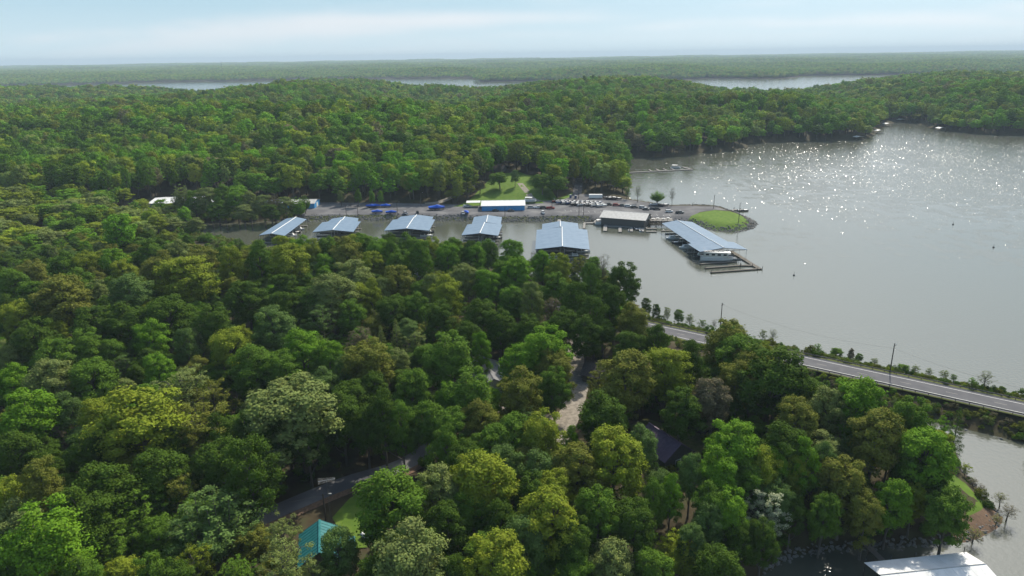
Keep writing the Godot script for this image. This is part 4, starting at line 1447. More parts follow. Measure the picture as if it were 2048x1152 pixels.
	var hh := house("hill_house", "small dark-roofed house under trees at the top of the hill lawn", Vector3(-11.0, ground(-11, -560) - 0.2, -560.0), 1.2, 8.0, 14.0, 2.8, 2.2, "dark_wall", "brown_shingle", 0.7)
	opening(hh, "window", Vector3(4.0, 1.5, 2.0), Vector2(1.4, 1.1), Vector3.RIGHT)
	opening(hh, "window", Vector3(4.0, 1.5, -3.0), Vector2(1.4, 1.1), Vector3.RIGHT)
	opening(hh, "door", Vector3(4.0, 1.05, 5.2), Vector2(1.0, 2.0), Vector3.RIGHT, "cream", "")
	# ---- cars
	var y := 3.06
	var cars := [
		["pickup", "car_black", Vector3(108.0, 3.00, -440.1), 1.6, "black pickup alone on the open asphalt of the peninsula"], ["suv", "car_white", Vector3(102.0, 3.00, -443.6), 1.6, "white car left of the lone black pickup"],
		["suv", "car_black", Vector3(95.9, 3.00, -451.8), 1.2, "black car rightmost of the dark cluster by the grey building"], ["car", "car_grey", Vector3(93.3, 3.00, -453.5), 1.2, "grey car second from the right in the dark cluster"], ["car", "car_black", Vector3(88.8, 3.00, -452.3), 1.2, "black sedan nearest the grey building in the dark cluster"], ["suv", "car_silver", Vector3(87.4, 3.00, -457.2), 1.2, "silver car leftmost of the dark cluster"],
		["suv", "car_black", Vector3(82.4, 3.00, -459.2), 1.3, "black car right of the white one in the lot's middle row"], ["suv", "car_white", Vector3(78.7, 3.00, -462.7), 1.3, "white car in the middle row between two dark ones"], ["car", "car_grey", Vector3(75.1, 3.00, -465.5), 1.3, "dark grey car left of the white one in the middle row"], ["suv", "car_red", Vector3(71.2, 3.00, -466.6), 1.3, "dark red car in the middle row by the boats"], ["suv", "car_black", Vector3(66.4, 3.00, -468.6), 1.3, "black car leftmost of the middle row beside the boats"],
		["pickup", "car_red", Vector3(26.5, 3.00, -460.0), 1.5, "red pickup right of the blue building"], ["suv", "car_black", Vector3(21.9, 3.00, -461.2), 1.5, "black car next to the red pickup"], ["pickup", "car_white", Vector3(18.2, 3.00, -462.3), 1.5, "white pickup near the blue building's right end"], ["suv", "car_silver", Vector3(13.6, 3.00, -463.4), 1.5, "silver car closest to the blue building's right end"], ["suv", "car_white", Vector3(20.8, 3.00, -446.3), 0.1, "white van parked on the lakeside road right of the blue building"],
		["pickup", "car_white", Vector3(-29.5, 3.00, -470.7), 1.5, "white truck behind the canopy left of the blue building"], ["pickup", "car_white", Vector3(-31.2, 3.00, -448.5), 0.2, "white pickup on the lakeside road beside a covered boat"], ["suv", "car_black", Vector3(-61.1, 3.00, -450.6), 0.2, "black car on the lakeside road near the third dock"], ["suv", "car_silver", Vector3(-69.1, 3.00, -451.2), 0.4, "silver car on the lakeside road left of the black one"], ["car", "car_black", Vector3(-10.1, 3.00, -454.7), 1.5, "dark car in front of the blue building, left of two"], ["car", "car_grey", Vector3(0.1, 3.00, -454.0), 1.5, "grey car in front of the blue building, right of two"]]
	for c in cars:
		var at: Vector3 = c[2]
		car({"pickup": "parked_pickup", "suv": "parked_car", "car": "parked_car"}[c[0]], c[4], Vector3(at.x, y, at.z), c[3], c[1], c[0])
	# ---- boats ashore
	var tarps := [[Vector3(-95.4, 3.00, -473.1), 1.4, 7.0, "left of two touching in the back row"], [Vector3(-92.8, 3.00, -473.7), 1.4, 7.0, "right of two touching in the back row"], [Vector3(-85.5, 3.00, -473.2), 1.4, 7.0, "alone at the right of the back row"], [Vector3(-87.9, 3.00, -454.1), 1.5, 7.0, "leftmost along the lakeside road"], [Vector3(-78.3, 3.00, -451.8), 1.5, 7.0, "second along the lakeside road"], [Vector3(-49.5, 3.00, -462.4), 1.6, 10.5, "largest, in the middle of the lot"], [Vector3(-28.6, 3.00, -448.3), 0.3, 6.5, "beside the white pickup on the lakeside road"]]
	for s in tarps:
		var at: Vector3 = s[0]
		boat("covered_boat", "blue tarp-covered boat on a trailer, " + s[3], Vector3(at.x, y, at.z), s[1], s[2], "hull_blue", "tarp", "tarp-covered boats on trailers", true)
	var r := RandomNumberGenerator.new()
	r.seed = 12
	for row in 3:
		var a: Vector3 = [Vector3(31.6, 3.00, -481.6), Vector3(34.6, 3.00, -476.1), Vector3(43.7, 3.00, -469.5)][row]
		var e: Vector3 = [Vector3(59.9, 3.00, -474.2), Vector3(60.7, 3.00, -469.0), Vector3(61.4, 3.00, -464.0)][row]
		var n: int = [11, 9, 5][row]
		for i in n:
			var p := a.lerp(e, float(i) / (n - 1))
			var hull: String = ["hull_white", "hull_silver", "hull_black", "hull_blue", "hull_white", "hull_red"][r.randi() % 6]
			var word: String = {"hull_white": "white", "hull_silver": "silver", "hull_black": "black", "hull_blue": "navy blue", "hull_red": "red"}[hull]
			boat("trailer_boat", "%s boat on a trailer, %s from the left in the %s row of boats" % [word, NTH[i], ["back", "middle", "front"][row]], Vector3(p.x, y, p.z), 1.9 + r.randf_range(-0.15, 0.15), r.randf_range(5.6, 7.4), hull, "open", "boats parked on trailers", true)
	for i in 3:
		var p: Vector3 = [Vector3(68.8, 3.00, -489.4), Vector3(71.9, 3.00, -491.0), Vector3(74.9, 3.00, -487.1)][i]
		boat("trailer_boat", "dark boat on a trailer under the lot's back trees, %s from the left" % NTH[i], Vector3(p.x, y, p.z), 1.3, 7.0, "hull_black", "open", "boats parked on trailers", true)
	boat("trailer_boat", "silver boat on a trailer left of the bushy peninsula tree", Vector3(97.1, 3.06, -464.3), 1.5, 7.0, "hull_silver", "open", "boats parked on trailers", true)
	boat("trailer_boat", "black boat on a trailer right of the bushy peninsula tree", Vector3(102.4, 3.06, -462.3), 1.5, 7.0, "hull_black", "open", "boats parked on trailers", true)
	boat("trailer_boat", "long dark pontoon on a trailer beside the blue building's right end", Vector3(13.4, 3.06, -480.9), 1.5, 9.0, "hull_silver", "pontoon", "boats parked on trailers", true)
	var tr := thing("box_trailer", "long white box trailer at the back of the boat lot", "trailer", Vector3(60.5, 3.06, -493.5), 1.5)
	put("box", boxes([[Vector3(0, 1.75, 0), Vector3(2.5, 2.5, 9.5)]]), mats["white_paint"], tr)
	put("chassis", boxes([[Vector3(0, 0.4, 0.4), Vector3(1.2, 0.2, 10.6)]]), mats["steel_dark"], tr)
	for x in [-1.05, 1.05]:
		for z in [-2.2, -1.2]:
			put("wheel", tubes([[[Vector3(x - 0.13, 0.42, z), Vector3(x - 0.129, 0.42, z), Vector3(x + 0.129, 0.42, z), Vector3(x + 0.13, 0.42, z)], [0.02, 0.42, 0.42, 0.02]]], 10), mats["black_rubber"], tr)
	for i in 2:
		var pt := thing("portable_toilet", "navy portable toilet by the lane, %s of two" % ["left", "right"][i], "toilet", [Vector3(42.9, 3.06, -496.7), Vector3(46.3, 3.06, -494.6)][i], 0.2, "portable toilets")
		put("cabin", boxes([[Vector3(0, 1.1, 0), Vector3(1.3, 2.2, 1.3)]]), mats["navy"], pt)
		put("door", boxes([[Vector3(0, 1.05, 0.66), Vector3(0.8, 1.9, 0.05)]]), mats["hull_blue"], pt)
		put("roof", boxes([[Vector3(0, 2.28, 0), Vector3(1.4, 0.14, 1.4)]]), mats["porcelain"], pt)
	# ---- poles in the lot
	var poles := [[Vector3(-106.3, 3.00, -444.7), 7.5, "lamp post by the second blue dock, left of two"], [Vector3(-99.7, 3.00, -448.8), 6.5, "lamp post by the second blue dock, right of two"], [Vector3(-73.9, 3.00, -448.5), 8.5, "lamp post above the third blue dock"], [Vector3(-61.9, 3.40, -476.3), 9.0, "lamp post behind the third blue dock"], [Vector3(-3.8, 3.00, -442.0), 5.5, "lamp post in front of the blue building"], [Vector3(27.5, 3.00, -460.0), 7.0, "lamp post right of the blue building"], [Vector3(43.6, 3.00, -440.2), 9.5, "lamp post at the bank above the short pier, left of two"], [Vector3(46.5, 3.00, -440.0), 8.5, "lamp post at the bank above the short pier, right of two"], [Vector3(48.3, 3.00, -492.9), 9.0, "lamp post where the lane leaves the lot"], [Vector3(60.5, 3.00, -503.2), 8.0, "lamp post behind the white box trailer"], [Vector3(133.6, 3.00, -453.8), 9.0, "lamp post behind the oval lawn"], [Vector3(137.2, 3.00, -412.6), 12.0, "thin tall pole on the oval lawn's right end"], [Vector3(122.0, 3.00, -462.8), 2.2, "short light post at the peninsula's far edge"]]
	for p in poles:
		pole(p[2], p[0], p[1], false, "lamp posts of the marina")
	# ---- out on the lake
	pier("white pier at the tip of the peninsula", [[Vector2(142.1, -454.1), Vector2(150.2, -461.3), 1.8], [Vector2(149.6, -461.3), Vector2(153.0, -459.4), 3.0]], 2.0)
	boat("motor_boat", "dark motor boat leaving the pier at the peninsula tip", Vector3(154.8, 0.00, -458.5), 1.6, 7.5, "hull_black", "open", "boats out on the lake")
	pier("long white finger pier across the inlet behind the peninsula", [[Vector2(104.9, -624.0), Vector2(166.0, -636.8), 2.2], [Vector2(127.2, -628.7), Vector2(126.5, -639.3), 1.4], [Vector2(134.7, -630.2), Vector2(133.4, -641.6), 1.4], [Vector2(141.8, -631.9), Vector2(140.1, -643.0), 1.4], [Vector2(148.9, -633.2), Vector2(147.3, -644.4), 1.4], [Vector2(164.6, -636.4), Vector2(160.3, -651.1), 2.0]], 2.0)
	boat("pontoon_boat", "white pontoon boat moored at the long finger pier", Vector3(152.1, 0.00, -645.4), 1.2, 9.0, "hull_white", "pontoon", "boats out on the lake")
	var sheds := [[Vector3(473.5, 0.00, -913.5), "small white-roofed boathouse at the left bank of the far inlet"], [Vector3(579.0, 0.00, -1058.8), "small bright boathouse at the head of the far inlet"], [Vector3(563.3, 0.00, -931.9), "small white-roofed boathouse at the right bank of the far inlet"], [Vector3(528.8, 0.00, -1000.0), "small grey boathouse deep in the far inlet"], [Vector3(415.7, 0.00, -847.1), "small low boathouse under trees left of the far inlet"]]
	for s in sheds:
		var t := thing("boathouse", s[1], "boathouse", s[0], 0.2, "boathouses of the far inlet")
		put("roof_slope", slab(Vector3(-5, 3.2, -4), Vector3(-5, 3.2, 4), Vector3(0, 4.3, 4), Vector3(0, 4.3, -4)), mats["white_metal"], t)
		put("roof_slope", slab(Vector3(5, 3.2, -4), Vector3(5, 3.2, 4), Vector3(0, 4.3, 4), Vector3(0, 4.3, -4)), mats["white_metal"], t)
		put("deck", boxes([[Vector3(0, 0.4, -3.4), Vector3(9.6, 0.4, 1.4)], [Vector3(-4.2, 0.4, 0.4), Vector3(1.2, 0.38, 6.2)], [Vector3(4.2, 0.4, 0.4), Vector3(1.2, 0.38, 6.2)]]), mats["dock_wood"], t)
		for x in [-4.7, 4.7]:
			for z in [-3.8, 3.8]:
				put("post", tubes([[[Vector3(x, -1, z), Vector3(x, 3.2, z)], [0.1, 0.1]]], 5), mats["pole_wood"], t)
	for m in [[Vector3(133.1, 0.00, -314.8), "small dark buoy floating on the open water right of the blue dock"], [Vector3(256.1, 0.00, -358.6), "thin dark marker stake in the lake near the right edge"], [Vector3(266.5, 0.00, -411.5), "thin marker stake in the lake among the glitter"]]:
		var t := thing("marker_buoy", m[1], "buoy", m[0], 0.0, "markers in the lake")
		put("float", tubes([[[Vector3(0, -0.3, 0), Vector3(0, -0.28, 0), Vector3(0, 0.4, 0), Vector3(0, 0.5, 0)], [0.05, 0.5, 0.5, 0.1]]], 8), mats["steel_dark"], t)
		put("staff", tubes([[[Vector3(0, 0.4, 0), Vector3(0, 1.9, 0)], [0.07, 0.06]]], 5), mats["steel_dark"], t)
	var mast := thing("radio_mast", "thin lattice radio mast on the far left skyline", "mast", Vector3(-1600, ground(-1600, -4100), -4100), 0.0)
	put("lattice", tubes([[[Vector3(-0.7, 0, 0), Vector3(-0.5, 84, 0)], [0.3, 0.3]], [[Vector3(0.7, 0, 0), Vector3(0.5, 84, 0)], [0.3, 0.3]], [[Vector3(0, 0, 1), Vector3(0, 84, 0.5)], [0.3, 0.3]]], 4), mats["galvanized"], mast)
	put("antenna", tubes([[[Vector3(0, 84, 0), Vector3(0, 90, 0)], [0.3, 0.2]]], 5), mats["galvanized"], mast)

# ------------------------------------------------------------------ near wood: cabins, poles, boathouse
func make_near() -> void:
	var y := 0.0
	# green-roofed cabin, bottom left of centre
	var p: Vector3 = Vector3(-38.1, 11.00, -114.1)
	y = ground(p.x, p.z)
	var g := house("cabin", "cabin with a teal green metal roof beside the drive", Vector3(p.x, y, p.z), 0.25, 7.4, 9.0, 2.7, 2.3, "old_wood", "teal_metal", 0.6, 0.9)
	opening(g, "window", Vector3(3.7, 1.5, 1.5), Vector2(1.2, 1.0), Vector3.RIGHT)
	opening(g, "window", Vector3(-1.6, 1.5, 4.5), Vector2(1.1, 1.0), Vector3.BACK)
	opening(g, "door", Vector3(1.4, 1.02, 4.5), Vector2(0.9, 2.0), Vector3.BACK, "cream", "")
	put("porch_roof", slab(Vector3(6.6, 2.2, -2.0), Vector3(6.6, 2.2, 4.0), Vector3(3.9, 2.75, 4.0), Vector3(3.9, 2.75, -2.0)), mats["teal_metal"], g)
	for z in [-1.8, 3.8]:
		put("porch_post", boxes([[Vector3(6.4, 1.05, z), Vector3(0.14, 2.1, 0.14)]]), mats["old_wood"], g)
	# grey-roofed house in the middle of the wood
	p = Vector3(-5.1, 11.00, -190.5)
	y = ground(p.x, p.z)
	var h := house("house", "long house with a pale grey roof among trees above the drive", Vector3(p.x - 2.5, y, p.z), 0.25, 9.5, 16.0, 2.8, 2.2, "siding_grey", "grey_shingle", 0.6)
	opening(h, "window", Vector3(4.75, 1.5, 3.0), Vector2(1.4, 1.1), Vector3.RIGHT)
	opening(h, "window", Vector3(4.75, 1.5, -3.0), Vector2(1.4, 1.1), Vector3.RIGHT)
	opening(h, "door", Vector3(0.5, 1.05, 8.0), Vector2(1.0, 2.0), Vector3.BACK, "cream", "")
	put("chimney", boxes([[Vector3(-1.2, 4.8, -4.0), Vector3(0.8, 1.8, 0.8)]]), mats["brown_shingle"], h)
	# brown-roofed cabin by the forked drive
	p = Vector3(24.8, 10.00, -191.6)
	y = ground(p.x, p.z)
	var b := house("cabin", "brown-roofed cabin in the shade beside the pale forked drive", Vector3(p.x + 2.0, y, p.z), 1.1, 7.5, 10.0, 2.7, 2.4, "dark_wall", "brown_shingle", 0.7)
	opening(b, "window", Vector3(3.75, 1.5, 2.0), Vector2(1.2, 1.0), Vector3.RIGHT)
	opening(b, "window", Vector3(3.75, 1.5, -2.0), Vector2(1.2, 1.0), Vector3.RIGHT)
	# purple-roofed cabin
	p = Vector3(35.8, 12.00, -147.1)
	y = ground(p.x, p.z)
	var q := house("cabin", "tall dark cabin with a purple metal roof and a side porch", Vector3(p.x, y, p.z), 0.5, 8.0, 10.2, 3.9, 3.0, "dark_wall", "purple_metal", 0.7, 0.9)
	opening(q, "window", Vector3(4.0, 1.9, 1.0), Vector2(1.2, 1.1), Vector3.RIGHT)
	opening(q, "window", Vector3(0, 2.0, 5.1), Vector2(1.4, 1.1), Vector3.BACK)
	opening(q, "door", Vector3(4.0, 1.1, -2.2), Vector2(1.0, 2.1), Vector3.RIGHT, "cream", "")
	put("porch", boxes([[Vector3(5.0, 0.6, 0), Vector3(2.0, 0.2, 8.0)], [Vector3(5.9, 1.5, 0), Vector3(0.1, 0.1, 8.0)]]), mats["old_wood"], q)
	for z in [-3.8, 0.0, 3.8]:
		put("porch_post", boxes([[Vector3(5.9, 1.2, z), Vector3(0.14, 2.4, 0.14)]]), mats["old_wood"], q)
	# white-gabled house near the cove
	p = Vector3(-44.9, 11.00, -292.9)
	y = ground(p.x, p.z)
	var w := house("house", "white-gabled house with a dark roof in the wood before the docks", Vector3(p.x, y, p.z), 0.75, 9.0, 14.0, 5.0, 3.4, "white_paint", "brown_shingle", 0.5)
	opening(w, "window", Vector3(-1.8, 3.6, 7.0), Vector2(1.2, 1.2), Vector3.BACK)
	opening(w, "window", Vector3(1.8, 3.6, 7.0), Vector2(1.2, 1.2), Vector3.BACK)
	opening(w, "window", Vector3(0, 6.3, 7.0), Vector2(0.9, 0.9), Vector3.BACK)
	put("porch_roof", slab(Vector3(-3.5, 4.2, 9.6), Vector3(3.5, 4.2, 9.6), Vector3(3.5, 5.2, 7.1), Vector3(-3.5, 5.2, 7.1)), mats["grey_shingle"], w)
	# white-roofed boathouse at the bottom right
	var e := [Vector3(68.5, 4.40, -113.6), Vector3(90.3, 4.40, -116.2)]
	var ax: Vector3 = (e[1] - e[0]).normalized()
	var out := Vector3(-ax.z, 0, ax.x)
	var bw := 11.5
	var t := thing("boathouse", "large white metal boathouse roof over the water at the bottom right", "boathouse", Vector3(e[0].x, 0, e[0].z))
	var a := Vector3(0, 4.4, 0)
	var c := Vector3(e[1].x - e[0].x, 4.4, e[1].z - e[0].z)
	var r0 := a + out * bw * 0.42 + Vector3(0, 1.1, 0)
	var r1 := c + out * bw * 0.42 + Vector3(0, 1.1, 0)
	var n := 12
	for i in n:   # standing-seam sheets, one by one
		var u := float(i) / n
		var v := float(i + 1) / n - 0.0012
		put("roof_sheet", slab(a.lerp(c, u), a.lerp(c, v), r0.lerp(r1, v), r0.lerp(r1, u), 0.08), mats["white_metal"], t)
		put("roof_sheet", slab(a.lerp(c, u) + out * bw, a.lerp(c, v) + out * bw, r0.lerp(r1, v), r0.lerp(r1, u), 0.08), mats["white_metal"], t)
	put("ridge_cap", tubes([[[r0 + Vector3(0, 0.02, 0), r1 + Vector3(0, 0.02, 0)], [0.12, 0.12]]], 6), mats["grey_metal"], t)
	for i in 5:
		for s in [0.01, 0.99]:
			put("post", tubes([[[Vector3(0, -2, 0), Vector3(0, 5.4 if s < 0.5 else 4.3, 0)], [0.09, 0.08]]], 6), mats["steel_dark"], t).position = (c - a) * (0.02 + 0.24 * i) + out * (bw * s - (0.25 if s < 0.5 else 0.0))
	put("deck", boxes([[(c - a) * 0.5 + out * bw * 0.5 + Vector3(0, 0.4, 0), Vector3(a.distance_to(c), 0.4, 1.6), -atan2(ax.z, ax.x)]]), mats["dock_wood"], t)
	put("side_deck", boxes([[out * bw * 0.6 + Vector3(0, 0.42, 0) - ax * 2.0, Vector3(4.0, 0.4, bw * 0.9), -atan2(ax.z, ax.x)]]), mats["old_wood"], t)
	# footbridge to it
	var f0: Vector3 = Vector3(73.2, 1.60, -123.8)
	var f1: Vector3 = Vector3(75.1, 0.90, -117.8)
	var fb := thing("footbridge", "narrow weathered plank footbridge from the shore to the boathouse", "footbridge", f0)
	var fd := f1 - f0
	var planks := int(fd.length() / 0.36)
	var pm := boxes([[Vector3.ZERO, Vector3(0.34, 0.06, 1.3), -atan2(fd.z, fd.x)]])
	for i in planks:
		put("plank", pm, mats["old_wood"], fb).position = fd * (i + 0.5) / planks + Vector3(0, 0.12, 0)
	var sd := Vector3(-fd.z, 0, fd.x).normalized()
	for s in [-0.5, 0.5]:
		put("stringer", tubes([[[sd * s, fd + sd * s], [0.09, 0.09]]], 4), mats["old_wood"], fb)
		for i in 4:
			put("support", tubes([[[Vector3(0, 0.05, 0), Vector3(0, -2.2, 0)], [0.08, 0.08]]], 5), mats["pole_wood"], fb).position = fd * (0.15 + 0.27 * i) + sd * s
	# television antenna on its lattice mast
	p = Vector3(-39.0, 7.30, -125.3)
	y = ground(p.x, p.z)
	var mast := thing("antenna_mast", "television antenna on a thin lattice mast beside the drive", "antenna", Vector3(p.x, y, p.z), 0.3)
	var top := 9.6
	for k in 3:
		var an := TAU * k / 3.0
		put("leg", tubes([[[Vector3(cos(an) * 0.18, -0.2, sin(an) * 0.18), Vector3(cos(an) * 0.12, top, sin(an) * 0.12)], [0.025, 0.022]]], 5), mats["galvanized"], mast)
	var st := SurfaceTool.new()
	st.begin(Mesh.PRIMITIVE_TRIANGLES)
	for i in 24:
		var y0 := 0.2 + i * 0.39
		for k in 3:
			var a0 := TAU * k / 3.0
			var a1 := TAU * ((k + 1) % 3) / 3.0
			tube(st, [Vector3(cos(a0) * 0.16, y0, sin(a0) * 0.16), Vector3(cos(a1) * 0.16, y0 + 0.39, sin(a1) * 0.16)], [0.013, 0.013], 3)
	put("lattice", st.commit(), mats["galvanized"], mast)
	put("boom", tubes([[[Vector3(-1.7, top + 0.3, 0), Vector3(1.7, top + 0.3, 0)], [0.035, 0.035]], [[Vector3(0, top - 0.3, 0), Vector3(0, top + 0.9, 0)], [0.03, 0.03]]], 5), mats["aluminium"], mast)
	for i in 15:
		var half := lerpf(1.25, 0.55, i / 14.0)
		put("element", tubes([[[Vector3(-1.65 + i * 0.235, top + 0.3, -half), Vector3(-1.65 + i * 0.235, top + 0.3, half)], [0.018, 0.018]]], 4), mats["aluminium"], mast)
	# poles and wires
	p = Vector3(-40.1, 7.30, -125.3)
	var near_pole := pole("dark wooden utility pole beside the antenna mast", Vector3(p.x, ground(p.x, p.z), p.z), 6.6, false)
	var np := near_pole.position + Vector3(0, 6.3, 0)
	wire("service wire from the antenna-side pole out to the lower left", np, Vector3(-75, 13.5, -118), 0.8)
	var far_p: Vector3 = Vector3(-103.4, 7.50, -242.3)
	var sp := pole("wooden pole with a crossarm in the shaded wood", Vector3(far_p.x, ground(far_p.x, far_p.z), far_p.z), 9.0)
	for i in 3:
		wire("power line from the shaded pole down to the left, %s strand" % ["upper", "middle", "lower"][i], sp.position + Vector3(-1.0 + i, 8.5 - 0.2 * i, 0.16), Vector3(-92.0 + i, 13.0 - 0.2 * i, -196.0), 0.7)
	var a1: Vector3 = Vector3(118.4, 3.80, -200.1)
	var a2: Vector3 = Vector3(77.7, 3.60, -243.7)
	var p1 := pole("tall dark utility pole standing on the lake side of the highway", Vector3(a1.x, 3.6, a1.z), 10.2)
	var p2 := pole("farther utility pole with a crossarm on the highway bank", Vector3(a2.x, 3.2, a2.z), 9.2)
	var dd := p1.position - p2.position
	p1.rotation.y = -atan2(dd.z, dd.x) + PI / 2
	p2.rotation.y = p1.rotation.y
	wire("power line along the highway between the two roadside poles", p1.position + Vector3(0, 8.6, 0), p2.position + Vector3(0, 8.4, 0), 2.2)
	wire("power line running from the tall roadside pole out to the right", p1.position + Vector3(0, 8.6, 0), p1.position + dd * 0.9 + Vector3(0, 8.6, 0), 2.2)
	# small things in the yards
	var gc: Vector3 = Vector3(40.2, 7.40, -146.5)
	var cart := thing("golf_cart", "small white golf cart beside the purple-roofed cabin", "golf cart", Vector3(gc.x, ground(gc.x, gc.z) + 0.15, gc.z), 0.6)
	put("body", boxes([[Vector3(0, 0.5, 0), Vector3(1.2, 0.4, 2.3)], [Vector3(0, 0.85, -0.35), Vector3(1.1, 0.35, 0.6)]]), mats["white_paint"], cart)
	put("roof", boxes([[Vector3(0, 1.85, -0.1), Vector3(1.25, 0.07, 1.7)]]), mats["white_paint"], cart)
	for x in [-0.55, 0.55]:
		for z in [-0.8, 0.7]:
			put("roof_post", boxes([[Vector3(x, 1.25, z), Vector3(0.05, 1.2, 0.05)]]), mats["steel_dark"], cart)
			put("wheel", tubes([[[Vector3(x - 0.1, 0.25, z), Vector3(x - 0.099, 0.25, z), Vector3(x + 0.099, 0.25, z), Vector3(x + 0.1, 0.25, z)], [0.02, 0.25, 0.25, 0.02]]], 10), mats["black_rubber"], cart)
	var pc: Vector3 = Vector3(-30.7, 7.40, -119.1)
	var tank := thing("propane_tank", "small white propane tank on the lawn beside the green-roofed cabin", "tank", Vector3(pc.x, ground(pc.x, pc.z), pc.z), 0.9)
	put("tank", tubes([[[Vector3(0, 0.75, -0.95), Vector3(0, 0.75, -0.85), Vector3(0, 0.75, 0.85), Vector3(0, 0.75, 0.95)], [0.1, 0.42, 0.42, 0.1]]], 12), mats["white_paint"], tank)
	for z in [-0.55, 0.55]:
		put("leg", boxes([[Vector3(0, 0.22, z), Vector3(0.6, 0.46, 0.12)]]), mats["steel_dark"], tank)
	# driftwood on the clay bank and a fallen trunk on the highway bank
	var r := RandomNumberGenerator.new()
	r.seed = 6
	for i in 7:
		var d: Vector3 = [Vector3(99.3, 0.50, -126.6), Vector3(101.7, 0.60, -127.8), Vector3(97.8, 0.40, -126.1), Vector3(104.2, 0.60, -129.4), Vector3(106.6, 0.70, -131.7), Vector3(109.1, 0.80, -137.6), Vector3(99.3, 0.20, -125.6)][i]
		var o := put("driftwood_log", tubes([[[Vector3(-1.3, 0, 0), Vector3(0, 0.1, 0.1), Vector3(1.4, 0.25, 0)], [0.11, 0.10, 0.05]], [[Vector3(0.2, 0.1, 0.1), Vector3(0.8, 0.55, 0.5)], [0.06, 0.02]]], 6), mats["driftwood"])
		o.position = Vector3(d.x, maxf(ground(d.x, d.z), 0.0) + 0.2, d.z)
		o.rotation.y = r.randf() * TAU
		tag(o, "bleached driftwood log on the clay bank, %s along the shore of the lawn point" % NTH[i], "log", "driftwood on the clay bank")

# ------------------------------------------------------------------ plan of the place (x, z in metres)
var LAKE := PackedVector2Array([Vector2(900.0, 120.0), Vector2(301.1, -82.1), Vector2(219.8, -140.2), Vector2(154.7, -186.7), Vector2(138.4, -198.3), Vector2(122.1, -209.9), Vector2(105.8, -221.6), Vector2(89.6, -233.2), Vector2(73.3, -244.8), Vector2(57.0, -256.4), Vector2(40.7, -268.0), Vector2(53.7, -275.8), Vector2(39.0, -294.2), Vector2(17.3, -302.3), Vector2(-5.7, -320.2), Vector2(-30.6, -332.3), Vector2(-58.2, -351.8), Vector2(-86.8, -363.1), Vector2(-117.0, -375.1), Vector2(-147.2, -382.2), Vector2(-177.3, -401.0), Vector2(-195.1, -420.6), Vector2(-205.0, -441.5), Vector2(-202.5, -447.0), Vector2(-176.3, -446.7), Vector2(-151.6, -450.9), Vector2(-133.8, -448.2), Vector2(-85.2, -446.3), Vector2(-39.4, -443.2), Vector2(-7.0, -438.1), Vector2(50.1, -434.3), Vector2(55.7, -428.3), Vector2(83.5, -426.4), Vector2(101.3, -426.6), Vector2(112.6, -424.5), Vector2(117.1, -412.2), Vector2(124.2, -405.3), Vector2(132.8, -402.3), Vector2(143.3, -409.2), Vector2(150.0, -419.3), Vector2(151.7, -430.2), Vector2(150.8, -438.9), Vector2(147.8, -451.1), Vector2(144.6, -462.4), Vector2(139.9, -471.0), Vector2(125.0, -474.3), Vector2(110.8, -475.3), Vector2(100.0, -485.1), Vector2(90.6, -493.8), Vector2(87.0, -509.0), Vector2(88.1, -524.7), Vector2(94.3, -558.6), Vector2(100.6, -591.9), Vector2(106.2, -626.4), Vector2(111.1, -661.9), Vector2(112.0, -698.4), Vector2(116.3, -715.8), Vector2(165.0, -717.9), Vector2(200.0, -744.8), Vector2(239.1, -760.8), Vector2(265.2, -788.1), Vector2(275.9, -824.5), Vector2(325.6, -833.1), Vector2(371.5, -837.3), Vector2(417.8, -841.5), Vector2(454.8, -886.2), Vector2(484.8, -937.2), Vector2(536.0, -1013.9), Vector2(572.2, -1055.8), Vector2(586.9, -1028.9), Vector2(567.8, -958.1), Vector2(568.1, -924.7), Vector2(579.4, -886.0), Vector2(620.8, -857.1), Vector2(900.0, -850.0), Vector2(1500.0, -700.0), Vector2(1500.0, 120.0)])
var BAY := PackedVector2Array([Vector2(90.6, -196.8), Vector2(113.4, -180.5), Vector2(137.8, -163.1), Vector2(170.4, -139.8), Vector2(219.2, -105.0), Vector2(284.3, -58.5), Vector2(420.0, 40.0), Vector2(150.0, 60.0), Vector2(90.0, 10.0), Vector2(20.0, -60.0), Vector2(5.0, -92.0), Vector2(30.0, -104.0), Vector2(49.0, -115.4), Vector2(58.6, -121.9), Vector2(71.0, -123.6), Vector2(81.8, -124.0), Vector2(90.5, -124.3), Vector2(97.7, -125.6), Vector2(107.0, -130.7), Vector2(109.3, -133.6), Vector2(110.1, -137.0), Vector2(110.5, -142.2), Vector2(112.9, -153.9), Vector2(116.8, -163.5), Vector2(78.6, -204.1), Vector2(84.3, -200.0)])
